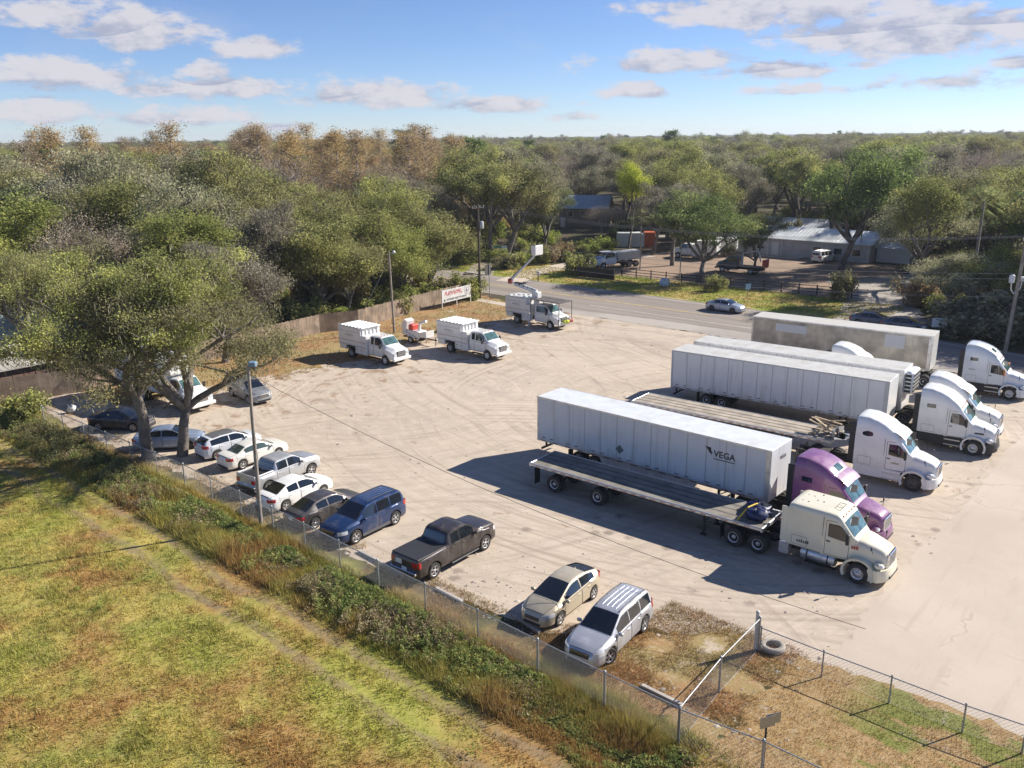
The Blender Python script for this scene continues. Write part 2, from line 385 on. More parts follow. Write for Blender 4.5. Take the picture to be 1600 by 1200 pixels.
def car(name, label, cat, col, P, mat_name, loc, rz, group=None, rim=RIM, cladding=None, extras=(), glass=GLS, roofcol=None):
    root = empty(name, (loc[0], loc[1], 0.004), rz, label, cat, group)
    pt = paint(mat_name, col, P.get('metal', 0.0)); B = Body(P)
    B.loft('body', pt, root)
    hw = max(p[1] for p in P['w'])
    ub = MB(); ub.box(P['x'][0]+0.25, P['x'][1]-0.3, -hw+0.18, hw-0.18, P['sill']-0.05, P['wr']+P['arch']+0.02)
    for a in P['axles']: pass
    ub.build('underbody', DRK, root)
    for a in P['axles']:
        for sg in (1, -1): wheel(root, a, sg*(hw-P['tw']/2-0.01), P['wr'], P['tw'], 'car', sg, rim=rim)
    if cladding:
        cb = MB()
        for sg in (1, -1):
            xr, xf = P['axles']; y0, y1 = sorted((sg*(hw-0.05), sg*(hw+0.012)))
            cb.box(xr+P['arch'], xf-P['arch'], y0, y1, P['sill']-0.03, P['sill']+0.13)
        cb.build('sill_trim', cladding, root)
    for (a, b, sl) in P['sidewin']: B.side_glass(a, b, root, slope=sl, m=glass)
    a, b = P['ws']; B.top_glass(a, b, root, 'windshield', m=P.get('wsm', glass))
    if 'rw' in P: a, b = P['rw']; B.top_glass(a, b, root, 'rear_window', 0.9, m=glass, hint=(-1, 0, 1))
    for d in P['doors']: B.door(d[0], d[1], P['sill']+0.08, root, pt)
    # bonnet seam and lid
    if 'hood' in P:
        h0, h1 = P['hood']
        r0 = [[B.top_pt(x, f) for f in np.linspace(-0.95, 0.95, 9)] for x in np.linspace(h0, h1, 8)]
        hd = patch(r0, 0.004, 'bonnet', BLK, root, (0, 0, 1))
        r1 = [[B.top_pt(x, f) for f in np.linspace(-0.93, 0.93, 9)] for x in np.linspace(h0+0.02, h1-0.02, 8)]
        patch(r1, 0.009, 'bonnet_panel', pt, hd, (0, 0, 1))
    if 'boot' in P:
        h0, h1 = P['boot']
        r0 = [[B.top_pt(x, f) for f in np.linspace(-0.97, 0.97, 9)] for x in np.linspace(h0, h1, 5)]
        hd = patch(r0, 0.004, 'boot_lid', BLK, root, (0, 0, 1))
        r1 = [[B.top_pt(x, f) for f in np.linspace(-0.95, 0.95, 9)] for x in np.linspace(h0+0.02, h1-0.02, 5)]
        patch(r1, 0.009, 'boot_panel', pt, hd, (0, 0, 1))
    # front: lamps wrap round the corner, grille, bumper intake, plate
    x1 = P['x'][1]; x0 = P['x'][0]; zl0, zl1, lx = P['hl']
    for sg in (1, -1):
        rows = [[B.low_pt(x, z, sg) for z in np.linspace(zl0, zl1, 4)] for x in np.linspace(lx, x1-0.06, 6)]
        patch(rows, 0.012, 'headlight', LMP, root, (0.5, sg, 0))
    wf = B.sec(x1)[2][0]
    g = MB(); gz0, gz1 = P['grille']; g.box(x1-0.05, x1+0.018, -wf*0.72, wf*0.72, gz0, gz1)
    go = g.build('grille', P.get('grm', BLK), root)
    gs = MB()
    for k in range(3):
        z = gz0+(gz1-gz0)*(k+0.5)/3; gs.box(x1, x1+0.026, -wf*0.68, wf*0.68, z-0.012, z+0.012)
    gs.build('grille_bar', CHR, go)
    g = MB(); g.bev(x1-0.06, x1+0.03, -wf*0.9, wf*0.9, P['sill']+0.02, P['sill']+0.16, 0.02); g.build('front_bumper_intake', BLK, root)
    zt0, zt1, tx = P['tl']
    for sg in (1, -1):
        rows = [[B.low_pt(x, z, sg) for z in np.linspace(zt0, zt1, 4)] for x in np.linspace(x0+0.03, tx, 5)]
        patch(rows, 0.012, 'tail_light', RED, root, (-0.5, sg, 0))
    wr_ = B.sec(x0)[2][0]
    g = MB()
    for sg in (1, -1):
        y0, y1 = sorted((sg*wr_*0.62, sg*wr_*0.97)); g.box(x0-0.012, x0+0.03, y0, y1, zt0, zt1-0.01)
    g.build_split('tail_light', RED, root)
    g = MB(); g.box(x0-0.02, x0+0.02, -0.16, 0.16, P['plate'], P['plate']+0.15); g.build('licence_plate', PLT, root)
    g = MB(); g.bev(x0-0.03, x0+0.06, -wr_*0.85, wr_*0.85, P['sill']+0.0, P['sill']+0.13, 0.02); g.build('rear_bumper_trim', BLK, root)
    mx = P['mirror']
    for sg in (1, -1):
        q = B.side_pt(mx, 0.12, sg); g = MB(); y0, y1 = sorted((q.y+sg*0.04, q.y+sg*0.24))
        g.bev(mx-0.06, mx+0.05, y0, y1, q.z-0.02, q.z+0.13, 0.025); ya, yb = sorted((q.y-sg*0.03, q.y+sg*0.06)); g.box(mx-0.02, mx+0.03, ya, yb, q.z, q.z+0.04)
        g.build('mirror', pt if P.get('mcol', 1) else BLK, root)
    for e in extras: e(root, B, pt)
    return root

def roof_rails(root, B, pt, m=None, y=0.52, x0=-1.9, x1=0.2):
    for sg in (1, -1):
        g = MB(); pts = []
        for x in np.linspace(x0, x1, 8):
            f = sg*y/max(0.3, B.sec(x)[9][0]); p = B.top_pt(x, max(-0.95, min(0.95, f))); pts.append((p.x, p.y, p.z+0.045))
        g.path(pts, 0.018)
        for p in (pts[0], pts[-1], pts[4]): g.tube(p, (p[0], p[1], p[2]-0.05), 0.016)
        g.build('roof_rail', m or BLK, root)
def roof_ribs(root, B, pt, x0=-1.8, x1=0.1, n=5, w=0.4):
    g = MB()
    for k in range(n):
        y = -w+2*w*k/(n-1); pts = []
        for x in np.linspace(x0, x1, 8):
            p = B.top_pt(x, y/B.sec(x)[9][0]); pts.append((p.x, p.y, p.z+0.004))
        g.path(pts, 0.014, 6)
    g.build('roof_rib', pt, root)
def antenna(root, B, pt, x=-1.2):
    p = B.top_pt(x, 0); g = MB(); g.prism([(x-0.09, p.z-0.01), (x+0.07, p.z-0.01), (x-0.07, p.z+0.06)], -0.02, 0.02); g.build('roof_antenna', pt, root)

SEDAN = dict(x=(-2.28, 2.34), axles=(-1.35, 1.35), wr=0.325, tw=0.21, arch=0.37, sill=0.2,
    top=[(-2.28, .70), (-2.24, .98), (-2.1, 1.04), (-1.72, 1.07), (-1.0, 1.38), (-.5, 1.45), (.1, 1.46), (.42, 1.40), (1.18, 1.02), (1.5, .97), (2.0, .86), (2.25, .74), (2.34, .50)],
    belt=[(-2.28, .66), (-2.2, .90), (-1.7, .99), (0, .95), (1.15, .92), (1.7, .86), (2.1, .76), (2.34, .46)],
    w=[(-2.28, .62), (-2.22, .76), (-2.0, .84), (-1.4, .885), (0, .895), (1.4, .885), (1.9, .83), (2.2, .70), (2.34, .52)],
    re=[(-2.28, .6), (-1.75, .70), (-1.0, .58), (.3, .58), (1.15, .72), (1.6, .70), (2.2, .58), (2.34, .45)],
    ws=(.38, 1.16), rw=(-1.74, -1.0), sidewin=[(-1.05, -.34, 0.0), (-.26, .78, 0.0)], doors=[(-1.12, -.28), (-.26, .98)],
    hood=(1.2, 2.18), boot=(-2.2, -1.76), hl=(.62, .76, 1.82), grille=(.46, .60), tl=(.72, .90, -1.98), plate=.62, mirror=.85)
def variant(P, **k): d = dict(P); d.update(k); return d
PRIUS = variant(SEDAN, x=(-2.15, 2.3),
    top=[(-2.15, .85), (-2.12, 1.10), (-1.95, 1.20), (-1.0, 1.44), (-.4, 1.49), (0, 1.47), (.3, 1.41), (1.3, 1.02), (1.6, .95), (2.0, .82), (2.22, .70), (2.3, .5)],
    belt=[(-2.15, .80), (-2.0, 1.02), (-1.4, 1.02), (0, .95), (1.2, .90), (1.7, .84), (2.1, .72), (2.3, .46)],
    w=[(-2.15, .66), (-2.05, .76), (-1.4, .86), (0, .875), (1.4, .865), (1.9, .80), (2.15, .68), (2.3, .46)],
    re=[(-2.15, .56), (-1.9, .56), (-1.0, .57), (.2, .57), (1.2, .72), (1.6, .68), (2.2, .5), (2.3, .4)],
    ws=(.22, 1.26), rw=(-1.98, -1.05), sidewin=[(-1.5, -.42, 0.0), (-.34, .85, 0.0)], doors=[(-1.15, -.36), (-.34, .98)], hood=(1.36, 2.12), boot=(-2.12, -2.0),
    hl=(.60, .76, 1.72), tl=(.85, 1.05, -1.9), mirror=.92)
SUV = dict(x=(-2.42, 2.5), axles=(-1.43, 1.43), wr=0.38, tw=0.25, arch=0.44, sill=0.28,
    top=[(-2.42, .95), (-2.38, 1.25), (-2.2, 1.62), (-2.0, 1.76), (-1.2, 1.80), (0, 1.80), (.45, 1.73), (1.22, 1.22), (1.6, 1.17), (2.1, 1.08), (2.42, .95), (2.5, .62)],
    belt=[(-2.42, .92), (-2.3, 1.12), (-1.5, 1.15), (0, 1.12), (1.2, 1.10), (1.9, 1.02), (2.3, .90), (2.5, .58)],
    w=[(-2.42, .74), (-2.34, .88), (-2.0, .95), (0, .985), (1.5, .975), (2.1, .92), (2.38, .82), (2.5, .64)],
    re=[(-2.42, .66), (-2.2, .68), (-1.0, .72), (.4, .70), (1.2, .84), (1.8, .82), (2.4, .7), (2.5, .55)],
    ws=(.46, 1.2), rw=(-2.3, -2.06), sidewin=[(-2.05, -1.22, 0.0), (-1.12, -.26, 0.0), (-.18, .80, 0.0)], doors=[(-1.12, -.22), (-.2, 1.0)],
    hood=(1.26, 2.34), hl=(.74, .92, 1.95), grille=(.66, .90), tl=(.92, 1.16, -2.12), plate=.78, mirror=.85)
JOURNEY = variant(SUV, x=(-2.4, 2.46), axles=(-1.44, 1.44), wr=.365, sill=.25,
    top=[(-2.4, .9), (-2.36, 1.2), (-2.2, 1.52), (-2.0, 1.63), (-1.2, 1.69), (-.2, 1.69), (.3, 1.63), (1.22, 1.12), (1.6, 1.07), (2.1, .98), (2.38, .84), (2.46, .6)],
    belt=[(-2.4, .86), (-2.3, 1.06), (-1.5, 1.07), (0, 1.03), (1.2, 1.0), (1.9, .93), (2.25, .84), (2.46, .56)], ws=(.34, 1.2),
    w=[(-2.4, .7), (-2.3, .84), (-2.0, .89), (0, .915), (1.5, .915), (2.05, .87), (2.34, .77), (2.46, .56)],
    re=[(-2.4, .6), (-2.2, .62), (-1.0, .66), (.3, .64), (1.2, .78), (1.8, .76), (2.35, .62), (2.46, .5)], hl=(.70, .88, 1.9), grille=(.60, .80), tl=(.85, 1.12, -2.1))
HATCH = variant(SEDAN, x=(-2.1, 2.2), axles=(-1.32, 1.32),
    top=[(-2.1, .8), (-2.05, 1.08), (-1.85, 1.3), (-1.6, 1.42), (-.8, 1.5), (.1, 1.5), (.4, 1.44), (1.15, 1.06), (1.5, 1.0), (1.9, .9), (2.12, .76), (2.2, .5)],
    belt=[(-2.1, .76), (-2.0, .98), (0, .98), (1.15, .95), (1.6, .88), (2.0, .78), (2.2, .46)],
    w=[(-2.1, .62), (-2.02, .78), (-1.6, .88), (0, .9), (1.4, .89), (1.85, .82), (2.08, .70), (2.2, .5)],
    re=[(-2.1, .56), (-1.8, .58), (-1.0, .6), (.3, .6), (1.15, .72), (1.6, .70), (2.1, .56), (2.2, .45)],
    rw=(-2.02, -1.62), sidewin=[(-1.6, -.34, 0.0), (-.26, .78, 0.0)], hood=(1.2, 2.05), boot=(-2.09, -2.04), hl=(.62, .8, 1.7), tl=(.85, 1.05, -1.82))
PICK = dict(x=(-2.92, 2.85), axles=(-1.85, 1.85), wr=0.40, tw=0.26, arch=0.47, sill=0.36,
    top=[(-2.92, 1.06), (-2.9, 1.25), (-.98, 1.29), (-.92, 1.33), (-.72, 1.80), (-.5, 1.90), (.4, 1.92), (.72, 1.85), (1.42, 1.36), (1.8, 1.33), (2.5, 1.26), (2.75, 1.15), (2.85, .8)],
    belt=[(-2.92, 1.02), (-2.9, 1.2), (-.9, 1.25), (.5, 1.24), (1.4, 1.22), (2.3, 1.12), (2.7, 1.0), (2.85, .7)],
    w=[(-2.92, .86), (-2.88, .95), (-2.5, .98), (0, .985), (2.2, .985), (2.6, .93), (2.78, .84), (2.85, .72)],
    re=[(-2.92, .90), (-1.0, .90), (-.9, .74), (.6, .72), (1.4, .86), (2.3, .86), (2.75, .75), (2.85, .6)], k=0.03,
    ws=(.74, 1.38), rw=(-.90, -.73), sidewin=[(-.56, .0, 0.0), (.08, 1.02, 0.0)], doors=[(-.75, .04), (.06, 1.25)],
    hood=(1.46, 2.66), hl=(.88, 1.08, 2.5), grille=(.76, 1.04), tl=(.88, 1.16, -2.72), plate=.62, mirror=1.08, grm=CHR)
def add_bed(open_bed=True, m=None):
    def f(root, B, pt):
        P = B.P; x0 = P['x'][0]+0.1; x1 = P['bedx']; z = B.sec((x0+x1)/2)[-1][1]
        g = MB()
        if open_bed:   # rim proud of the deck round a sunken dark liner shown by its inner walls
            y = 0.72
            g.box(x0, x1, -y, y, z+0.004, z+0.016)
            g.build('bed_liner', BLK, root)
            r = MB()
            for a in ((x0-0.06, x1, y, y+0.10), (x0-0.06, x1, -y-0.10, -y), (x0-0.1, x0, -y-0.1, y+0.1)): r.bev(a[0], a[1], a[2], a[3], z-0.1, z+0.11, 0.02)
            r.build('bed_rail', pt, root)
        else:
            g.bev(x0-0.04, x1, -0.88, 0.88, z-0.02, z+0.035, 0.015)
            g.build('bed_cover', pm('tonneau_vinyl', (0.03, 0.03, 0.033), 0.55), root)
        g = MB(); g.bev(P['x'][0]-0.16, P['x'][0]+0.02, -0.86, 0.86, 0.52, 0.68, 0.03); g.build('rear_bumper', CHR, root)
        if not open_bed:
            g = MB(); y = 0.62; g.box(P['x'][0]-0.012, P['x'][0]+0.02, 0.16, 0.70, 0.86, 1.1); g.build('tailgate_decal', PLT, root)
            for sg in (1, -1):
                g = MB(); y0, y1 = sorted((sg*0.93, sg*1.08)); g.bev(-.75, 1.25, y0, y1, 0.34, 0.40, 0.02); g.build('side_step', BLK, root)
    return f
# ------------------------------------------------------------------ heavy trucks
def cab_sec(w, zb, zt, rr, ry, crown=0.03, tumble=0.03):
    """boxy section: flank up to zt-rr, quarter ellipse in by ry, crowned roof"""
    pts = [(w-0.03, zb), (w, zb+0.06), (w, zb+(zt-rr-zb)*0.4), (w-tumble*0.5, zb+(zt-rr-zb)*0.75), (w-tumble, zt-rr)]
    for k in range(1, 6):
        a = pi/2*k/5; pts.append((w-tumble-ry*(1-cos(a)), zt-rr+rr*sin(a)))
    e = w-tumble-ry
    pts += [(e*0.66, zt+crown*0.6), (e*0.33, zt+crown*0.9), (0, zt+crown)]
    return pts
def fender(parent, pt, x, z, r, y0, y1, name='fender', a0=-12, a1=192, th=0.05):
    g = MB(); n = 16; vs = []; 
    for k in range(n+1):
        a = rad(a0+(a1-a0)*k/n)
        for rr_, yy in ((r, y0), (r+th, y0), (r+th, y1-0.05), (r+th*0.4, y1), (r, y1)):
            vs.append((x+rr_*cos(a)*1.05, yy, z+rr_*sin(a)))
    fs = []
    for k in range(n):
        for j in range(5): fs.append((k*5+j, k*5+(j+1) % 5, k*5+5+(j+1) % 5, k*5+5+j))
    fs += [tuple(range(5)), tuple(range(n*5, n*5+5))[::-1]]
    g.add(vs, fs, 0, True); o = g.build(name, pt, parent); o.data.set_sharp_from_angle(angle=rad(45)); return o
def text_mesh(txt, size, name, m, parent, M, extr=0.004, shear=0.0, bold=0.0):
    cu = bpy.data.curves.new(name, 'FONT'); cu.body = txt; cu.size = size; cu.extrude = extr; cu.shear = shear; cu.offset = bold; cu.align_x = 'CENTER'; cu.resolution_u = 2
    t = bpy.data.objects.new(name, cu); C.objects.link(t); dg = bpy.context.evaluated_depsgraph_get()
    me = bpy.data.meshes.new_from_object(t.evaluated_get(dg)); bpy.data.objects.remove(t)
    o = link(name, me, parent, m); o.matrix_local = M; return o
SIDE = lambda sg, x, y, z: Matrix.Translation((x, y, z)) @ (Matrix.Rotation(pi, 4, 'Z') if sg > 0 else Matrix.Identity(4)) @ Matrix.Rotation(pi/2, 4, 'X')
FRONT = lambda x, y, z: Matrix.Translation((x, y, z)) @ Matrix.Rotation(pi/2, 4, 'Z') @ Matrix.Rotation(pi/2, 4, 'X')

def tractor(name, label, col, mat_name, loc, rz, group='semi tractors parked nose to the driveway', roof='high', skirt=True, swin='tear', tank=False, grm=None, dark_bumper=False,
            visor=False, extender=True, drive=(-4.9, -6.2), back=-3.45, skylight=False, bulk=0.0, rimf=None, marks=None, hw=1.2, orange_mirror=False, deflect=False):
    root = empty(name, (loc[0], loc[1], 0.004), rz, label, 'semi truck', group)
    pt = paint(mat_name, col); rimf = rimf or RIM
    if roof == 'high':
        top = [(back, 3.90), (back+0.15, 3.98), (back+0.7, 3.98), (-2.2, 3.84), (-1.7, 3.62), (-1.25, 3.28), (-0.98, 3.02), (-0.92, 2.88), (-0.3, 2.08), (-0.2, 2.0)]
        rr = [(back, .8), (-2.2, .8), (-1.2, .45), (-.9, .30), (-.3, .12)]; ry = [(back, .34), (-2.0, .36), (-1.2, .30), (-.3, .15)]
    else:
        top = [(back, 3.08), (back+0.1, 3.16), (-1.6, 3.12), (-1.15, 3.05), (-0.96, 2.94), (-0.9, 2.84), (-0.3, 2.06), (-0.2, 2.0)]
        rr = [(back, .28), (-1.2, .3), (-.3, .12)]; ry = [(back, .2), (-1.2, .22), (-.3, .14)]
    wp = [(back, hw), (-1.75, hw), (-1.6, hw-.04), (-.9, hw-.09), (-.45, hw-.16), (-.2, hw-.30)]
    ip = lambda p, x: float(np.interp(x, [q[0] for q in p], [q[1] for q in p]))
    stp = lambda x: float(smooth_interp(top, np.array([x]), 0.07)[0])
    xs = list(np.arange(back, -0.2, 0.09)) + [-0.2]
    zb = lambda x: 1.05 if x < -1.75 else 0.98
    secf = lambda x: cab_sec(ip(wp, x), zb(x), stp(x), ip(rr, x), ip(ry, x))
    body = loft([(x, secf(x)) for x in xs], 'cab', pt, root, 40)
    def flank(x, z, sg):
        p = secf(x); return Vector((x, sg*float(np.interp(z, [q[1] for q in p], [q[0] for q in p])), z))
    def topp(x, f):
        p = secf(x)[8:]; e = p[0][0]; y = f*e; return Vector((x, y, float(np.interp(abs(y), [q[0] for q in p][::-1], [q[1] for q in p][::-1]))))
    # windshield: two panes with a thin divider
    for a, b in ((-0.97, -0.02), (0.02, 0.97)):
        patch([[topp(x, f) for f in np.linspace(a, b, 6)] for x in np.linspace(-0.86, -0.36, 6)], 0.012, 'windshield', GLG, root, (1, 0, 1))
    # doors with window, mirror
    for sg in (1, -1):
        def rows(x0, x1, z0, z1, nx=6, nz=6): return [[flank(x, z, sg) for z in np.linspace(z0, z1, nz)] for x in np.linspace(x0, x1, nx)]
        d = patch(rows(-1.62, -.52, 1.06, 2.78), 0.004, 'door', BLK, root, (0, sg, 0))
        patch(rows(-1.60, -.54, 1.08, 2.76), 0.009, 'door_panel', pt, d, (0, sg, 0))
        wrow = []
        for x in np.linspace(-1.5, -.6, 7):
            zt = 2.64 if x < -.95 else 2.64-(x+.95)*1.2; wrow.append([flank(x, z, sg) + Vector((0, sg*0.006, 0)) for z in np.linspace(1.98-0.12*(x+1.5), zt, 5)])
        patch(wrow, 0.01, 'side_window', GLS, d, (0, sg, 0))
        hb = MB(); q = flank(-1.5, 1.7, sg); y0, y1 = sorted((q.y, q.y+sg*0.04)); hb.box(-1.55, -1.38, y0, y1, 1.72, 1.77); hb.build('door_handle', BLK, d)
        # mirrors on arms
        g = MB(); q = flank(-.62, 2.3, sg); y = q.y+sg*0.28; y0, y1 = sorted((y-0.11, y+0.11)); g.bev(-.6, -.46, y0, y1, 1.88, 2.42, 0.03)
        g.tube((q.x, q.y-sg*0.05, 2.4), (-.53, y, 2.40), 0.018); g.tube((q.x, q.y-sg*0.05, 1.95), (-.53, y, 1.95), 0.018); g.build('mirror', BLK if not orange_mirror else pm('orange_mirror_cap', (0.45, 0.17, 0.06), 0.5), root)
        g = MB(); g.tube((0.55, sg*0.95, 1.62), (0.52, sg*1.14, 1.86), 0.014); g.lathe([(0, -0.03), (0.10, -0.02), (0.10, 0.02), (0, 0.03)], c=(0.52, sg*1.14, 1.93), axis='x', n=12); g.build('hood_mirror', BLK, root)
        # sleeper windows
        if swin == 'tear':
            r_ = []
            for x in np.linspace(-3.05, -2.45, 8):
                t = (x+3.05)/.6; zc = 3.02 if roof == 'high' else 2.6; h = 0.19*math.sin(pi*min(1, 0.12+t*0.8))**0.7
                r_.append([flank(x, z, sg) for z in np.linspace(zc-h*0.55-0.02, zc+h*(0.9-.0*t)+0.05*t, 4)])
            patch(r_, 0.01, 'sleeper_window', GLS, root, (0, sg, 0))
        elif swin == 'rect':
            g2 = patch(rows(-3.0, -2.45, 2.78, 3.05, 5, 4), 0.01, 'sleeper_window', GLS, root, (0, sg, 0))
        # luggage door outline on the sleeper
        patch(rows(-3.2, -2.45, 1.15, 1.62, 4, 4), 0.003, 'luggage_door', BLK, root, (0, sg, 0)); 
        lo = rows(-3.185, -2.465, 1.165, 1.605, 4, 4); patch(lo, 0.008, 'luggage_panel', pt, root, (0, sg, 0))
        # sleeper to cab seam
        g = MB(); q = flank(-1.73, 2, sg); y0, y1 = sorted((q.y-sg*0.02, q.y+sg*0.004)); g.box(-1.745, -1.73, y0, y1, 1.1, 2.9); g.build('cab_seam', BLK, root)
        if extender:
            g = MB(); y0, y1 = sorted((sg*(hw-0.10), sg*(hw-0.015))); zt = 3.55 if roof == 'high' else 2.95
            g.bev(back-.34, back+.01, y0, y1, 1.15, zt, 0.02); g.build('side_extender', BLK if roof == 'high' else pt, root)
    # bonnet
    hp = [(-.32, .93), (.2, .86), (.7, .76), (1.0, .70), (1.12, .62)]; ht = [(-.32, 2.03), (.1, 1.97), (.6, 1.83), (.95, 1.70), (1.08, 1.56), (1.14, 1.38)]
    hb_ = [(x, cab_sec(ip(hp, x)+0.02, 0.92, ip(ht, x), .34, .30, 0.04, 0.02)) for x in list(np.arange(-.32, 1.05, 0.1)) + [1.05, 1.1, 1.14]]
    loft(hb_, 'bonnet', pt, root, 45)
    for sg in (1, -1):
        y0, y1 = sorted((sg*0.70, sg*1.2))
        f = fender(root, pt, 0, 0.56, 0.60, sg*0.68, sg*1.20, a0=-25, a1=205, th=0.12)
        g = MB(); y0, y1 = sorted((sg*0.72, sg*1.10)); g.bev(0.66, 1.05, y0, y1, 0.92, 1.22, 0.09)
        hl = g.build('headlight_housing', pt, root)
        g = MB(); y0, y1 = sorted((sg*0.80, sg*1.09)); g.bev(0.80, 1.085, y0, y1, 0.99, 1.17, 0.05); g.build('headlight', LMP, root)
        g = MB(); y0, y1 = sorted((sg*0.885, sg*0.93)); g.box(-.05, .5, y0, y1, 1.42, 1.50) if mat_name.startswith('hv_') else None
        if g.v: g.build('hood_vent', BLK, root)
        wheel(root, 0, sg*1.07, 0.51, 0.28, 'truck', sg, rim=rimf)
        for d in drive: wheel(root, d, sg*1.08, 0.51, 0.24, 'truck', sg, dual=True, rim=rimf)
        # rear quarter fenders / mud flap
        g = MB(); y0, y1 = sorted((sg*0.70, sg*1.2)); g.box(drive[1]-.72, drive[1]-.70, y0, y1, 0.25, 1.0); g.build('mud_flap', BLK, root)
        g = MB(); g.tube((-1.75, sg*0.98, 0.6), (-.75, sg*0.98, 0.6), 0.0001)
        if skirt:
            g = MB(); y0, y1 = sorted((sg*(hw-.12), sg*(hw-.02))); g.bev(-3.42, -.72, y0, y1, 0.42, 1.04, 0.03); so_ = g.build('side_skirt', pt if skirt is True else BLK, root)
            g = MB(); y0, y1 = sorted((sg*(hw-.04), sg*(hw+.02))); g.box(-1.75, -.8, y0, y1, 0.46, 0.52); g.box(-1.75, -.8, y0, y1, 0.80, 0.86); g.build_split('step', ALU, root)
        if tank or not skirt:
            g = MB(); g.lathe([(0, 0), (0.30, 0), (0.33, 0.03), (0.33, 1.62), (0.30, 1.65), (0, 1.65)], c=(-2.75, sg*0.84, 0.72), axis='x', n=24)
            g.build('fuel_tank', ALU, root)
            g = MB()
            for x in (-2.45, -1.45): g.lathe([(0.34, 0), (0.34, 0.06)], c=(x, sg*0.84, 0.72), axis='x', n=24)
            y0, y1 = sorted((sg*1.0, sg*1.2)); g.box(-2.5, -1.0, y0, y1, 0.36, 0.40); g.build('tank_strap', BLK, root)
            g = MB(); y0, y1 = sorted((sg*0.7, sg*1.12)); g.bev(-3.85, -3.35, y0, y1, 0.42, 1.02, 0.03); g.build('tool_box', ALU, root)
    # grille, bumper, visor, chassis
    g = MB(); g.bev(1.08, 1.19, -.52, .52, 0.86, 1.58, 0.04); gr = g.build('grille', grm or CHR, root)
    g = MB()
    for k in range(9): z = 0.93+k*0.07; g.box(1.185, 1.197, -.47, .47, z, z+0.03)
    gb = g.build('grille_mesh', BLK if (grm is not BLK) else CHR, gr)
    g = MB(); n = 14; vs = []; fs = []
    for k in range(n+1):
        a = -1+2*k/n; y = a*1.2; x = 1.30-0.42*abs(a)**3.2
        vs += [(x, y, 0.32), (x+0.03, y, 0.62), (x-0.03, y, 0.90), (x-0.45, y*0.98, 0.90), (x-0.45, y*0.98, 0.32)]
    for k in range(n):
        for j in range(5): fs.append((k*5+j, k*5+(j+1) % 5, k*5+5+(j+1) % 5, k*5+5+j))
    fs += [tuple(range(5)), tuple(range(n*5, n*5+5))[::-1]]; g.add(vs, fs, 0, True); bo = g.build('front_bumper', BLK if dark_bumper else pt, root); bo.data.set_sharp_from_angle(angle=rad(35))
    g = MB(); g.bev(1.22, 1.325, -.6, .6, 0.40, 0.55, 0.02); g.build('bumper_intake', BLK, root)
    if roof == 'high' and visor:
        r_ = [[topp(x, f) + Vector((0.16*(x+1.35)/.45, 0, 0.10*(x+1.35)/.45)) for f in np.linspace(-1, 1, 11)] for x in np.linspace(-1.35, -.88, 4)]
        patch(r_, 0.02, 'sun_visor', pt, root, (1, 0, 1))
    g = MB()
    for y in (-.8, -.4, 0, .4, .8):
        x = -0.99; z = stp(x); g.bev(x-.06, x+.04, y*.9-.05, y*.9+.05, z+0.0, z+0.06, 0.012)
    g.build_split('marker_lamp', AMB, root)
    if roof != 'high':
        g = MB(); r_ = [(-1.5, -.3), (-1.5, .25), (-1.2, .25), (-1.2, -.3), (-1.5, -.3)]
        g.path([(x, y, 3.2) for x, y in r_], 0.012)
        for k in range(7): x = -3.1+0.3*(k % 4); y = -.5+0.4*(k//2); g.box(x, x+.06, y, y+.06, 3.13, 3.185)
        g.build('roof_fitting', BLK, root)
        g = MB(); g.tube((-3.3, -.9, 1.2), (-3.3, -.9, 2.6), 0.05)
    g = MB()
    for y in (-.43, .35): g.box(drive[1]-.95, .9, y, y+.08, 0.70, 0.98)
    for x in (-6.9, -5.5, -4.2, -3.6): g.box(x, x+.1, -.40, .40, .72, .94)
    for d in (0, drive[0], drive[1]): g.tube((d, -.95, .51), (d, .95, .51), 0.09)
    g.box(-3.4, .7, -.55, .55, .55, 1.06)
    g.build('chassis', DRK, root)
    g = MB(); xm = sum(drive)/2; g.prism([(xm-.5, 1.03), (xm+.4, 1.03), (xm+.4, 1.13), (xm-.1, 1.15), (xm-.5, 1.06)], -.45, .45); g.build('fifth_wheel', DRK, root)
    g = MB(); g.path([(-3.55, .5, 1.5), (-3.8, .45, 1.0), (-4.3, .3, 1.3)], 0.02); g.path([(-3.55, .2, 1.5), (-3.85, .1, 0.95), (-4.3, .1, 1.3)], 0.02); g.build('air_line', pm('blue_hose', (0.03, 0.06, 0.2), .5), root)
    if skylight:
        r_ = [[topp(x, f) for f in np.linspace(-.36, .36, 4)] for x in np.linspace(-1.75, -1.42, 4)]; patch(r_, 0.012, 'roof_window', GLG, root, (0.4, 0, 1))
    if deflect:      # a separate roof cap edge, as on the older fairing
        for sg in (1, -1):
            g = MB(); pts = [Vector((x, sg*(topp(x, 1.0).y), topp(x, 1.0).z+0.03)) for x in np.linspace(back+.05, -1.2, 12)]
            g.path([tuple(p) for p in pts], 0.045); g.build('fairing_edge', pt, root)
    if marks:
        for (dx, z, wd, h, mm) in marks:
            for sg in (1, -1):
                g = MB(); k = max(3, int(wd/.09)); q = flank(dx, z, sg); 
                for j in range(k):
                    a = dx+wd*j/k; y0, y1 = sorted((q.y+sg*0.001, q.y+sg*0.012)); g.box(a, a+wd/k*0.7, y0, y1, z, z+h*(0.7+0.3*((j*7) % 3)/2))
                g.build('lettering', mm, root)
    return root

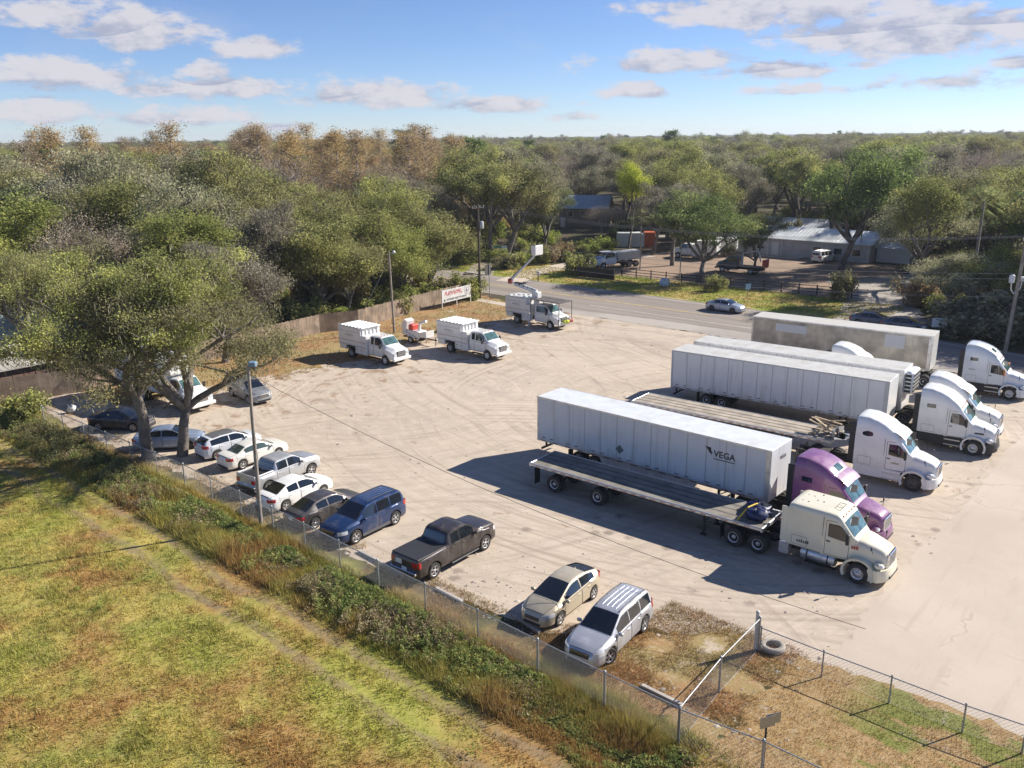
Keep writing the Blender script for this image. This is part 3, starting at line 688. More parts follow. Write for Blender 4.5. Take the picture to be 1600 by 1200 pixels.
def bogie(root, xs, spread=False, name='axle', rim=RIM, z=0.51):
    for x in xs:
        for sg in (1, -1): wheel(root, x, sg*1.09, z, 0.24, 'truck', sg, dual=True, rim=rim)
        g = MB(); g.tube((x, -.95, z), (x, .95, z), 0.07); g.build('axle', DRK, root)
def landing_gear(root, x):
    g = MB()
    for y in (-.85, .75): g.box(x, x+.12, y, y+.1, 0.12, 1.1); g.box(x-.1, x+.22, y-.08, y+.18, 0.0, 0.03)
    g.tube((x+.06, -.8, .75), (x+.06, .8, .75), 0.03); g.tube((x+.06, -.8, .6), (x+.9, -.6, 1.1), 0.03); g.tube((x+.06, .8, .6), (x+.9, .6, 1.1), 0.03)
    g.build('landing_gear', DRK, root)
def van_trailer(name, label, loc, rz, L, side, roofm, seam, panels=13, group='long box trailers', skirt=False, style='plate', axles=None, reefer=False, z0=1.12, z1=4.11, rim=RIM, edge=None, frontm=None):
    """origin on the ground under the rear end; body runs forward (+x)"""
    root = empty(name, (loc[0], loc[1], 0.004), rz, label, 'trailer', group); edge = edge or ALU
    g = MB(); g.box(0.04, L-.05, -1.27, 1.27, z0+.1, z1-.03); g.build('body', side, root)
    for sg in (1, -1):
        y0, y1 = sorted((sg*1.268, sg*1.30)); g = MB(); g.box(0, L, y0, y1, z0, z0+.16); g.build('bottom_rail', edge, root)
        g = MB(); g.box(0, L, y0, y1, z1-.09, z1+.01); g.build('top_rail', edge, root)
        g = MB(); pw = (L-.4)/panels
        if style == 'plate':
            for k in range(1, panels): x = .2+k*pw; ya, yb = sorted((sg*1.269, sg*1.276)); g.box(x-.03, x+.03, ya, yb, z0+.16, z1-.09)
        elif style == 'post':
            for k in range(1, int(L/.6)): x = k*.6; ya, yb = sorted((sg*1.269, sg*1.276)); g.box(x-.015, x+.015, ya, yb, z0+.16, z1-.09)
        if g.v: g.build('panel_seam', seam, root)
        g = MB(); ya, yb = sorted((sg*1.299, sg*1.305))
        k = 0.3
        while k < L-.5: g.box(k, k+.42, ya, yb, z0+.05, z0+.10, 0); k += 1.0
        g.build('reflective_strip', [pm('red_white_tape', (0.12, 0.05, 0.05), .5)], root)
        if style == 'plate':
            g = MB()
            for k in range(int(L/.66)):
                x = .4+k*.66
                if k % 3 != 2: ya, yb = sorted((sg*1.271, sg*1.282)); g.box(x, x+.26, ya, yb, z0+.24, z0+.29)
            g.build('tie_slot', pm('slot_dark', (0.06, 0.06, 0.065), .6), root)
        y0, y1 = sorted((sg*1.272, sg*1.29)); g = MB(); g.bev(L-.28, L+.005, y0, y1, z0+.02, z1-.02, 0.008); g.bev(0, .12, y0, y1, z0+.02, z1-.02, .008); g.build_split('corner_post', edge, root)
        if skirt:
            g = MB(); y0, y1 = sorted((sg*1.20, sg*1.23)); g.prism([(4.9, z0), (5.3, .45), (11.3, .45), (11.8, z0)], y0, y1); g.build('side_skirt', side, root)
    g = MB(); g.box(0.02, L-.02, -1.275, 1.275, z1-.028, z1+.006); 
    rb = g.build('roof', roofm, root)
    g = MB()
    for k in range(1, int(L/1.2)): x = k*1.2; g.box(x, x+.04, -1.24, 1.24, z1+.006, z1+.011)
    g.build('roof_bow', roofm, rb)
    g = MB(); g.bev(L-.05, L+.02, -1.27, 1.27, z0+.05, z1, .01); fw = g.build('front_wall', frontm or side, root)
    for sg in (1, -1):
        g = MB(); y0, y1 = sorted((sg*.01, sg*1.24)); g.box(-.035, .03, y0, y1, z0+.08, z1-.1); d = g.build('rear_door', side, root)
        g = MB(); g.tube((-.05, sg*.25, z0+.05), (-.05, sg*.25, z1-.1), .018); g.tube((-.05, sg*.9, z0+.05), (-.05, sg*.9, z1-.1), .018); g.build_split('lock_rod', ALU, d, 3)
    g = MB(); g.box(.1, .2, -1.0, 1.0, .42, .54); g.box(.1, .2, -.55, -.45, .5, z0); g.box(.1, .2, .45, .55, .5, z0); g.build('rear_guard', DRK, root)
    g = MB()
    for y in (-.5, .4): g.box(.3, 6.0, y, y+.1, z0-.28, z0-.05)
    for k in range(int(L/.8)): g.box(.3+k*.8, .36+k*.8, -1.2, 1.2, z0-.05, z0+.11)
    g.box(L-1.9, L-.2, -.6, .6, z0-.08, z0+.11); g.build('underframe', DRK, root)
    bogie(root, axles or (2.9, 4.15), rim=rim); landing_gear(root, L-3.2)
    for sg in (1, -1):
        g = MB(); y0, y1 = sorted((sg*.72, sg*1.24)); xa = (axles or (2.9, 4.15))[0]-.78; g.box(xa, xa+.02, y0, y1, .2, z0-.1); g.build('mud_flap', BLK, root)
    if reefer:
        g = MB(); g.bev(L+.02, L+.62, -1.05, 1.05, 2.35, 4.0, .12); u = g.build('reefer_unit', pm('reefer_shell', (.75, .76, .76), .4, coat=.4), root)
        g = MB()
        for k in range(5): g.bev(L+.61, L+.66, -.9, .9, 2.5+k*.28, 2.68+k*.28, .02)
        for k in range(5):
            for sg in (1, -1): y0, y1 = sorted((sg*1.04, sg*1.07)); g.box(L+.10, L+.50, y0, y1, 2.5+k*.28, 2.68+k*.28)
        g.build('reefer_grille', BLK, u)
    return root

def flatbed(name, label, loc, rz, L=14.63, axles=(1.35, 4.42), deckm=None, group='flatbed trailers', z=1.5):
    root = empty(name, (loc[0], loc[1], 0.004), rz, label, 'trailer', group)
    g = MB(); g.box(.05, L-.05, -1.22, 1.22, z-.10, z-.01); g.build('deck', deckm, root)
    g = MB()
    for y in (-.62, -.02, .58): g.box(.06, L-.06, y-.05, y+.05, z-.012, z-.003)
    g.build('nailer_strip', pm('dark_deck_strip', (0.10, 0.095, 0.085), .8, var=.4, scale=2), root)
    for sg in (1, -1):
        y0, y1 = sorted((sg*1.20, sg*1.30)); g = MB(); g.box(0, L, y0, y1, z-.16, z+.004)
        r = g.build('side_rail', ALU, root)
        g = MB(); ya, yb = sorted((sg*1.30, sg*1.33)); k = .3
        while k < L-.2: g.box(k, k+.10, ya, yb, z-.14, z-.04); k += .6
        ya, yb = sorted((sg*1.325, sg*1.35)); g.box(.1, L-.1, ya, yb, z-.06, z-.03); g.build('stake_pocket', ALU, r)
        g = MB(); k = .5; ya, yb = sorted((sg*1.300, sg*1.306))
        while k < L-.5: g.box(k, k+.3, ya, yb, z-.13, z-.09); k += .6
        g.build('reflective_strip', pm('red_tape', (.35, .03, .03), .4), root)
        g = MB(); y0, y1 = sorted((sg*.72, sg*1.24)); g.box(.35, .37, y0, y1, .2, z-.25); g.build('mud_flap', BLK, root)
    g = MB(); g.bev(-.04, .08, -1.28, 1.28, z-.24, z, .02); g.bev(L-.08, L+.03, -1.28, 1.28, z-.24, z, .02); g.build_split('end_rail', ALU, root)
    g = MB()
    for y in (-.55, .43): g.prism([(.3, z-.1), (L-.3, z-.1), (L-.3, z-.3), (L-3.4, z-.34), (L-4.2, z-.62), (6.2, z-.62), (5.2, z-.45), (.3, z-.4)], y, y+.12)
    for k in range(int(L/.6)): g.box(.2+k*.6, .25+k*.6, -1.2, 1.2, z-.17, z-.10)
    g.build('main_beam', DRK, root)
    bogie(root, axles); landing_gear(root, L-3.4)
    return root
def marks_bar(parent, x, y, z, wd, h, m, sg, n=8, name='lettering', seed=1):
    rr = random.Random(seed); g = MB(); k = x; y0, y1 = sorted((y, y+sg*.008))
    while k < x+wd:
        c = wd/n*rr.uniform(.5, .95); g.box(k, k+c*.3, y0, y1, z, z+h); g.box(k, k+c, y0, y1, z+h*.8, z+h)
        if rr.random() < .6: g.box(k+c*.8, k+c, y0, y1, z, z+h*.9)
        if rr.random() < .5: g.box(k, k+c, y0, y1, z+h*.4, z+h*.55)
        k += wd/n
    return g.build(name, m, parent)
def bundle(x, y, z, a, b_, c, n=16, seed=3):
    rr = random.Random(seed); vs = []; fs = []
    m_ = 9
    for i in range(m_+1):
        u_ = pi*i/m_
        for j in range(n):
            v_ = 2*pi*j/n; k = 1+.14*rr.uniform(-1, 1); sx = sin(u_)**.5
            vs.append((x+a*k*sx*cos(v_), y+b_*k*sx*sin(v_), z+c*(.5-.5*cos(u_))*k))
    for i in range(m_):
        for j in range(n): fs.append((i*n+j, i*n+(j+1) % n, (i+1)*n+(j+1) % n, (i+1)*n+j))
    globals()['g'].add(vs, fs, 0, True)
#@@
# ------------------------------------------------------------------ ground, lot, roads
def wpos(t): return t.new('ShaderNodeNewGeometry').outputs['Position']
def sn_nodes(t):
    """position in lot axes (s, n) as a vector"""
    mp = t.new('ShaderNodeVectorRotate', rotation_type='Z_AXIS', ins={0: wpos(t)}); mp.inputs['Angle'].default_value = -TH
    return mp.outputs[0]
def surf(name, build, rough=0.9, bump=0.3, bscale=6.0, bdist=0.04):
    m = bpy.data.materials.new(name); m.use_nodes = True; t = NT(m.node_tree); b = t.n['Principled BSDF']
    b.inputs['Roughness'].default_value = rough; b.inputs['Specular IOR Level'].default_value = 0.25
    v = sn_nodes(t); col = build(t, v); t.l.new(col, b.inputs['Base Color'])
    bp = t.new('ShaderNodeBump'); bp.inputs['Strength'].default_value = bump; bp.inputs['Distance'].default_value = bdist
    t.l.new(t.noise(v, bscale, 8, 0.65), bp.inputs['Height']); t.l.new(bp.outputs[0], b.inputs['Normal']); return m
def stretch(t, v, sx, sy, off=(0, 0, 0)):
    return t.new('ShaderNodeMapping', vector_type='POINT', ins={0: v, 1: off, 3: (sx, sy, 1)}).outputs[0]
def field_col(t, v):
    a = t.noise(v, .10, 5, .6); b = t.noise(v, .45, 6, .65); c = t.noise(v, 2.6, 5, .7); d = t.noise(stretch(t, v, 1, 1, (40, 13, 0)), .17, 5, .6)
    col = t.mix(t.ramp(b, .36, .62), (.42, .34, .09), (.25, .25, .055))
    col = t.mix(t.ramp(d, .46, .60, 0, .85), col, (.33, .175, .065))
    col = t.mix(t.ramp(a, .52, .64, 0, .7), col, (.30, .32, .055))
    col = t.mix(t.ramp(c, .45, .72, 0, .55), col, (.46, .37, .15))
    return t.mix(t.ramp(c, .46, .28, 0, .6), col, (.12, .12, .035))
def c_ground(t, v):
    sp = t.new('ShaderNodeSeparateXYZ', ins={0: v}); n = sp.outputs[1]; f = field_col(t, v)
    a = t.noise(v, .12, 5, .6); b = t.noise(v, 1.3, 6, .7)
    floor_ = t.mix(t.ramp(a, .4, .62), (.085, .060, .038), (.055, .062, .022)); floor_ = t.mix(t.ramp(b, .5, .7, 0, .6), floor_, (.15, .11, .07))
    col = t.mix(t.ramp(t.m('ADD', n, t.m('MULTIPLY', t.noise(v, .5, 3), 3.0)), 24.5, 26.0), f, floor_)
    # two wheel ruts in the field, bare and flattened
    w = t.m('ADD', n, t.m('MULTIPLY', t.m('SUBTRACT', t.noise(v, .12, 2), .5), 2.2))
    for c in (17.2, 18.9):
        k = t.ramp(t.m('ABSOLUTE', t.m('SUBTRACT', w, c)), .12, .42, .72, 0); k = t.m('MULTIPLY', k, t.ramp(t.noise(v, 1.1, 4), .35, .55, .35, 1))
        col = t.mix(k, col, (.22, .165, .105))
    return col
def c_lot(t, v):
    a = t.noise(v, .09, 5, .6); b = t.noise(v, .8, 7, .68); c = t.noise(v, 7, 6, .7)
    col = t.mix(t.ramp(a, .35, .65), (.505, .425, .335), (.44, .37, .295)); col = t.mix(t.ramp(b, .40, .72, 0, .6), col, (.60, .51, .41))
    col = t.mix(t.ramp(c, .52, .75, 0, .35), col, (.30, .25, .2))
    # tyre tracks: noise drawn out along wide turning arcs
    for (cx, cy, fr, am) in ((-32, 58, 2.4, .8), (-52, 44, 2.0, .75), (-30, 95, 2.2, .8), (-22, 20, 2.3, .65)):
        sp = t.new('ShaderNodeSeparateXYZ', ins={0: t.new('ShaderNodeVectorMath', operation='SUBTRACT', ins={0: v, 1: (cx, cy, 0)}).outputs[0]})
        x, y = sp.outputs[0], sp.outputs[1]; r = t.m('SQRT', t.m('ADD', t.m('MULTIPLY', x, x), t.m('MULTIPLY', y, y))); an = t.m('ARCTAN2', y, x)
        cv = t.new('ShaderNodeCombineXYZ', ins={0: t.m('MULTIPLY', r, fr), 1: t.m('MULTIPLY', an, 1.7)}).outputs[0]
        nn = t.noise(cv, 1.0, 4, .6, .3); k = t.m('MULTIPLY', t.ramp(nn, .50, .72, 0, am), t.ramp(t.noise(stretch(t, v, 1, 1, (cx, cy, 0)), .09, 3), .42, .56))
        col = t.mix(k, col, (.335, .275, .215)); k2 = t.m('MULTIPLY', t.ramp(nn, .44, .30, 0, am*.7), t.ramp(t.noise(stretch(t, v, 1, 1, (cx, cy, 3)), .1, 3), .45, .6)); col = t.mix(k2, col, (.60, .51, .42))
    # brown leaf litter patches, thicker towards the trees
    sp = t.new('ShaderNodeSeparateXYZ', ins={0: v}); s_, n_ = sp.outputs[0], sp.outputs[1]
    lf = t.ramp(s_, -62, -44, .12, 0); l = t.ramp(t.m('ADD', t.noise(stretch(t, v, 1, 1, (7, 3, 0)), .55, 7, .72), lf), .62, .72, 0, .75); col = t.mix(l, col, (.24, .15, .085))
    vs_ = t.new('ShaderNodeTexVoronoi', feature='F1'); vs_.inputs['Scale'].default_value = .55; t.l.new(v, vs_.inputs[0]); oil = t.m('MULTIPLY', t.ramp(t.m('ADD', vs_.outputs[0], t.m('MULTIPLY', t.noise(v, 5, 3), .25)), .20, .36, .6, 0), t.ramp(s_, -34, -26)); col = t.mix(oil, col, (.16, .13, .11))
    wet = t.ramp(t.noise(stretch(t, v, .5, 1, (3, 30, 0)), .22, 5, .6), .60, .72, 0, .4); return t.mix(wet, col, (.30, .255, .215))
def c_dry(t, v):
    a = t.noise(v, .30, 6, .65); b = t.noise(v, 3.0, 6, .7); n = t.new('ShaderNodeSeparateXYZ', ins={0: v}).outputs[0]
    col = t.mix(t.ramp(a, .36, .62), (.33, .185, .085), (.30, .23, .10)); col = t.mix(t.ramp(b, .5, .68, 0, .7), col, (.46, .37, .24))
    return t.mix(t.ramp(a, .62, .70, 0, .8), col, (.50, .42, .33))
def c_verge(t, v):
    a = t.noise(v, .22, 6, .65); b = t.noise(v, 2.6, 6, .7)
    col = t.mix(t.ramp(a, .40, .60), (.24, .27, .045), (.42, .33, .12)); col = t.mix(t.ramp(b, .55, .7, 0, .5), col, (.12, .13, .03))
    return t.mix(t.ramp(a, .64, .72, 0, .7), col, (.33, .22, .14))
def c_corner(t, v):    # the fenced grass corner: brown with greener streaks near the driveway
    a = t.noise(stretch(t, v, .6, 1.5), .55, 6, .65); b = t.noise(v, 3.2, 6, .7); n = t.new('ShaderNodeSeparateXYZ', ins={0: v}).outputs[1]
    col = t.mix(t.ramp(b, .40, .65), (.33, .21, .09), (.40, .29, .15)); g = t.ramp(t.m('ADD', a, t.ramp(n, 25, 29, -.02, .07)), .50, .60, 0, .85)
    s_ = t.new('ShaderNodeSeparateXYZ', ins={0: v}).outputs[0]; g = t.m('MULTIPLY', g, t.ramp(s_, -10.0, -7.0))
    col = t.mix(g, col, (.17, .20, .04)); return t.mix(t.ramp(t.noise(v, .8, 5), .62, .72, 0, .7), col, (.48, .42, .36))
def c_slab(t, v):
    a = t.noise(v, .15, 5, .6); b = t.noise(v, 5, 7, .7); c = t.noise(stretch(t, v, 2.5, .25), .8, 5, .6)
    col = t.mix(t.ramp(a, .38, .62), (.475, .405, .33), (.53, .455, .375)); col = t.mix(t.ramp(b, .5, .75, 0, .3), col, (.36, .32, .27)); col = t.mix(t.ramp(c, .55, .7, 0, .35), col, (.38, .315, .25))
    vo = t.new('ShaderNodeTexVoronoi', feature='DISTANCE_TO_EDGE'); vo.inputs['Scale'].default_value = .16
    t.l.new(t.new('ShaderNodeVectorMath', operation='ADD', ins={0: v, 1: t.new('ShaderNodeVectorMath', operation='SCALE', ins={0: t.new('ShaderNodeTexNoise', ins={0: v, 2: .7}).outputs[1], 3: 1.6}).outputs[0]}).outputs[0], vo.inputs[0])
    return t.mix(t.m('MULTIPLY', t.ramp(vo.outputs[0], .004, .012, .25, 0), t.ramp(a, .5, .55)), col, (.2, .17, .14))
def c_road(t, v):
    a = t.noise(stretch(t, v, .06, 1.1), 1.0, 5, .6); b = t.noise(v, 9, 5, .7)
    col = t.mix(t.ramp(a, .36, .66), (.235, .205, .18), (.30, .265, .23)); return t.mix(t.ramp(b, .5, .75, 0, .3), col, (.17, .15, .14))
def c_apron(t, v):
    a = t.noise(v, .2, 5, .6); b = t.noise(v, 3, 6, .7); col = t.mix(t.ramp(a, .38, .62), (.40, .365, .325), (.335, .305, .275)); return t.mix(t.ramp(b, .5, .72, 0, .5), col, (.47, .42, .36))
def c_gravel(t, v):
    a = t.noise(v, .25, 6, .6); b = t.noise(v, 4, 6, .7); col = t.mix(t.ramp(a, .4, .62), (.30, .215, .155), (.24, .18, .135)); return t.mix(t.ramp(b, .5, .7, 0, .5), col, (.38, .30, .23))
MG = surf('ground_cover', c_ground, bump=.6, bscale=5); ML = surf('packed_dirt_and_shell', c_lot, .92, .35, 7, .03); MD = surf('dry_brown_grass', c_dry, bump=.8, bscale=9); MV = surf('verge_grass', c_verge, bump=.7, bscale=8)
MCN = surf('corner_grass', c_corner, bump=.8, bscale=9); MS = surf('worn_pale_paving', c_slab, .9, .15, 9, .02); MR = surf('worn_asphalt', c_road, .88, .12, 14, .02); MA = surf('grey_apron_surface', c_apron, .9, .2, 8, .02); MGV = surf('brown_gravel', c_gravel, .95, .4, 9, .03)
YL = pm('yellow_line_paint', (.52, .38, .12), .8, var=.25, scale=.5); WL = pm('white_line_paint', (.60, .57, .52), .8, var=.25, scale=.5)
def sheet(name, pts, z, m, jit=0.0, step=1.0, sn=True, kind='structure', seed=1):
    """flat sheet from an outline given in lot axes (or world), edges broken up by jitter"""
    rr = random.Random(seed); P = []; n = len(pts)
    for i in range(n):
        a, b = pts[i], pts[(i+1) % n]; L = math.dist(a[:2], b[:2]); k = max(1, int(L/step)) if jit else 1
        for j in range(k):
            t = j/k; x, y = a[0]*(1-t)+b[0]*t, a[1]*(1-t)+b[1]*t
            if jit and j: x += rr.gauss(0, jit); y += rr.gauss(0, jit)
            P.append(W(x, y) if sn else (x, y))
    from mathutils.geometry import tessellate_polygon
    vs = [Vector((x, y, z)) for x, y in P]; fs = tessellate_polygon([vs]); me = bpy.data.meshes.new(name); me.from_pydata(vs, [], [tuple(f) for f in fs])
    bm = bmesh.new(); bm.from_mesh(me); bmesh.ops.recalc_face_normals(bm, faces=bm.faces)
    if sum(f.normal.z for f in bm.faces) < 0: bmesh.ops.reverse_faces(bm, faces=bm.faces)
    bm.to_mesh(me); bm.free()
    o = link(name, me, None, m); o['kind'] = kind; return o
def ground():
    me = bpy.data.meshes.new('ground'); X = 9000; me.from_pydata([(-X, -X, 0), (X, -X, 0), (X, X, 0), (-X, X, 0)], [], [(0, 1, 2, 3)])
    o = link('ground', me, None, MG); o['kind'] = 'structure'
ground()
sheet('lot', [(-74.8, 24.2), (-60, 23.9), (-40, 24.6), (-30, 24.2), (-20, 25.2), (-17.5, 28.0), (-14, 29.2), (-9.6, 29.0), (-9.6, 79.6), (-60, 80.2), (-66, 79), (-65.4, 60), (-63.5, 50), (-66, 40), (-66, 30), (-74.5, 28)], .004, ML, .14, .5, seed=2)
sheet('dry_grass', [(-75.2, 28.2), (-66.3, 29), (-65.6, 40), (-63.0, 50), (-64.8, 60), (-65.2, 79.3), (-77, 82.3)], .008, MD, .35, .6, seed=3)
sheet('dry_grass', [(-21, 23.4), (-11.4, 23.3), (-11.3, 30.2), (-13.5, 30.6), (-16.2, 28.6), (-18.5, 25.4)], .012, MD, .22, .4, seed=5)
sheet('corner_grass', [(-11.4, 15.0), (60, 15.0), (60, 29.4), (8, 29.9), (0, 30.3), (-6, 30.9), (-11.35, 30.4)], .016, MCN, .12, .4, seed=6)
sheet('driveway', [(-10.2, 29.0), (60, 28.2), (60, 80.0), (-9.9, 79.8), (-10.5, 62), (-10.2, 50), (-10.6, 40)], .008, MS, .10, .5, seed=7)
F0, F1, F2, F3 = (-4.11, 130.67), (10.71, 118.17), (28.92, 101.57), (46.84, 80.22)
def ext(a, b, d): L = math.dist(a, b); return (b[0]+(b[0]-a[0])/L*d, b[1]+(b[1]-a[1])/L*d)
far = [ext(F1, F0, 160), F0, F1, F2, F3, ext(F2, F3, 120)]; farS = [SN(*p) for p in far]
sheet('road', [(-240, 84.0)] + [(-75, 84.0), (-66, 81.5), (-50, 83.2), (-20, 83.0), (110, 82.5)] + farS[::-1], .012, MR, .04, 1.0, seed=8)
sheet('road_apron', [(-66.5, 80.1), (-40, 80.0), (-10, 79.9), (110, 79.9), (110, 82.6), (-20, 83.1), (-50, 83.3), (-66, 81.6)], .014, MA, .08, .6, seed=9)
def offset_line(pts, d0, d1, z, m, name, dash=None):
    g = MB(); 
    for a, b in zip(pts[:-1], pts[1:]):
        L = math.dist(a, b); ux, uy = (b[0]-a[0])/L, (b[1]-a[1])/L; k = 0.0
        while k < L:
            e = min(L, k+(dash[0] if dash else L)); vs = []
            for t, d in ((k, d0), (e, d0), (e, d1), (k, d1)): vs.append((a[0]+ux*t-uy*d, a[1]+uy*t+ux*d, z))
            g.add(vs, [(0, 1, 2, 3)]); k = e+(dash[1] if dash else 0)
    o = g.build(name, m); o['kind'] = 'structure'; return o
cen = [ext((6.51, 112.95), (-3.38, 124.61), 120), (-3.38, 124.61), (6.51, 112.95), (19.96, 101.30), (24.64, 96.89), (45.76, 75.88), ext((24.64, 96.89), (45.76, 75.88), 60)]
cen = [W(s, n) for s, n in [(-200, 89.9), (-78, 89.6), (-66, 89.3), (-50, 89.2), (-44, 89.1), (-15, 87.4), (60, 85.5)]]
offset_line(cen[:4], .05, .17, .018, YL, 'centre_line'); offset_line(cen[:4], -.17, -.05, .018, YL, 'centre_line')
offset_line(cen[3:], -.06, .06, .018, YL, 'centre_line', (3.0, 6.0))
offset_line([W(-200, 85.6), W(-68, 85.6)], -.06, .06, .018, WL, 'edge_line'); offset_line([W(-62, 85.7), W(-30, 85.6), W(60, 83.6)], -.06, .06, .018, WL, 'edge_line')
offset_line([(p[0]-NX*1.0, p[1]-NY*1.0) for p in far], -.06, .06, .018, WL, 'edge_line')
# the far side of the road
fr = [SN(*p) for p in far[1:5]]
sheet('verge', [(-150, farS[0][1]-4)] + [(fr[0][0]-60, fr[0][1])] + fr[:3] + [(-33, 92.8), (-31, 106), (-33, 108.5), (-80, 107.2), (-96, 112), (-150, 120)], .008, MV, .25, .8, seed=10)
sheet('yard', [(-80, 107.2), (-33.5, 108.6), (-35, 125), (-44, 142), (-76, 142), (-84, 128)], .008, MGV, .3, .8, seed=11)
sheet('yard_track', [SN(*(40.06, 88.10)), SN(*(36.35, 95.53)), SN(*(45.16, 112.88)), SN(*(44.54, 120.72)), SN(*(59.89, 126.62)), SN(*(50.38, 105.66)), SN(*(42.96, 85.01))], .012, MA, .25, .8, seed=12)
def strip(name, pts, w_, z, m, seed=1, jit=.12):
    L = []; Rr = []
    for i, p in enumerate(pts):
        a = pts[max(0, i-1)]; b = pts[min(len(pts)-1, i+1)]; d = math.dist(a, b); nx, ny = -(b[1]-a[1])/d, (b[0]-a[0])/d; L.append((p[0]+nx*w_/2, p[1]+ny*w_/2)); Rr.append((p[0]-nx*w_/2, p[1]-ny*w_/2))
    return sheet(name, L+Rr[::-1], z, m, jit, .7, sn=False, seed=seed)
strip('concrete_drive', [(-0.30, 123.83), (4.18, 133.27), (11.31, 141.77), (17.60, 145.84), (23.70, 150.19)], 4.2, .016, MS, 13)
strip('side_road', [(-5.16, 130.12), (-3.80, 142.23), (0.25, 150.50), (8.51, 158.49), (20.47, 170.20), (32.30, 180.27)], 4.6, .012, MA, 14)
strip('footpath', [(-4.43, 109.91), (0.11, 105.29), (2.41, 101.92)], 1.5, .022, MS, 15, .03)
# scattered stones and clods on the lot so the surface is not a clean plane
def stones():
    r_ = np.random.default_rng(3); N = 5200
    s_ = r_.uniform(-74, -9.5, N); n_ = np.where(r_.random(N) < .45, 24.2+r_.exponential(2.0, N), r_.uniform(24.5, 79, N)); sz = .018+r_.exponential(.02, N)
    V = []; Fq = []
    base = np.array([(1, 0, 0), (0, 1, 0), (-1, 0, 0), (0, -1, 0), (0, 0, .8), ]);
    for i in range(N):
        x, y = W(s_[i], n_[i]); a = r_.uniform(0, 6.28); k = sz[i]; c, s2 = cos(a), sin(a); b = len(V)
        for q in base: V.append((x+k*(q[0]*c-q[1]*s2)*1.3, y+k*(q[0]*s2+q[1]*c), .004+k*q[2]))
        Fq += [(b, b+1, b+4), (b+1, b+2, b+4), (b+2, b+3, b+4), (b+3, b, b+4)]
    me = mesh_np('gravel', V, Fq); o = link('gravel', me, None, pm('loose_stone', (.36, .31, .26), .9, var=.5, scale=.7)); tag(o, 'loose stones and clods scattered over the dirt lot', 'gravel', kind='stuff')
stones()

# ------------------------------------------------------------------ fences
def chain_fence(name, label, pts, h, post_step, group=None, top=True, fabric=True, wire=.095, post_r=.03):
    root = empty(name, (pts[0][0], pts[0][1], 0), 0, label, 'fence', group); O = Vector((pts[0][0], pts[0][1], 0))
    fab = MB(); rail = MB()
    for a, b in zip(pts[:-1], pts[1:]):
        L = math.dist(a, b); u = Vector(((b[0]-a[0])/L, (b[1]-a[1])/L, 0)); A = Vector((a[0], a[1], 0))-O; k = max(1, round(L/post_step))
        for i in range(k+1):
            if i == k and b != pts[-1]: continue
            p = A+u*(L*i/k); g = MB(); end = i in (0, k); r = post_r*(1.5 if end else 1); g.tube(p, p+Vector((0, 0, h+.02)), r, n=8); g.lathe([(r*1.3, 0), (r*1.2, .03), (0, .06)], c=(p.x, p.y, h+.02), axis='z', n=8)
            g.build('post', GLV, root)
        if top: rail.tube(A+Vector((0, 0, h-.03)), A+u*L+Vector((0, 0, h-.03)), .024, n=6)
        rail.tube(A+Vector((0, 0, .06)), A+u*L+Vector((0, 0, .06)), .006, n=3)
        if fabric:
            H = h-.08; x = -H
            while x < L:
                for dr in (1, -1):
                    x0, x1 = x, x+H; z0, z1 = .04, .04+H
                    if x0 < 0: z0 += -x0; x0 = 0
                    if x1 > L: z1 -= x1-L; x1 = L
                    if x1 > x0:
                        if dr < 0: za, zb = .04+H-(z0-.04), .04+H-(z1-.04)
                        else: za, zb = z0, z1
                        p0 = A+u*x0+Vector((0, 0, za)); p1 = A+u*x1+Vector((0, 0, zb)); fab.tube(p0, p1, .0036, n=3, caps=False)
                x += wire*1.414
    rail.build('rail', GLV, root)
    if fab.v: fab.build('wire_mesh', GLW, root)
    return root
N0 = 23.1
p0, p1, p2, p3, p4, p5, p6 = (-34.77, 60.65), (-19.91, 48.50), (-12.86, 42.10), (-6.33, 35.95), (0.88, 29.30), (3.26, 27.13), (5.60, 25.09)
chain_fence('chain_link_fence', 'long galvanised chain-link fence between the field and the parked cars', [p0, p1, p2, p3, p4, p5, p6], 1.55, 3.05)
chain_fence('chain_link_fence', 'chain-link fence running from the long fence up to the corner gate post', [p6, (7.69, 27.96), (9.91, 30.65)], 1.55, 3.0)
chain_fence('chain_link_fence', 'low chain-link fence between the grass corner and the pale driveway, beyond the gate post', [(9.98, 30.60), (11.89, 28.88), (13.81, 27.24), (15.68, 25.58), (17.15, 24.48), W(6, 29.4)], 1.15, 3.05, wire=.11, post_r=.022)
chain_fence('chain_link_fence', 'thin rail fence leaving the foot of the photo past the back of the square sign', [p6, W(SN(*p6)[0]+2.9, 22.9), W(12, 22.7)], 1.5, 3.05, wire=.12)
g = empty('fence_post', (*(9.83, 30.74), 0), 0, 'thick pale gate post standing at the corner beside the old tyre', 'post'); b = MB(); b.tube((0, 0, 0), (0, 0, 1.75), .075, n=12); b.lathe([(.085, 0), (.08, .04), (0, .07)], c=(0, 0, 1.75), axis='z', n=12); b.build('post', pm('pale_post', (.55, .54, .50), .7), g)
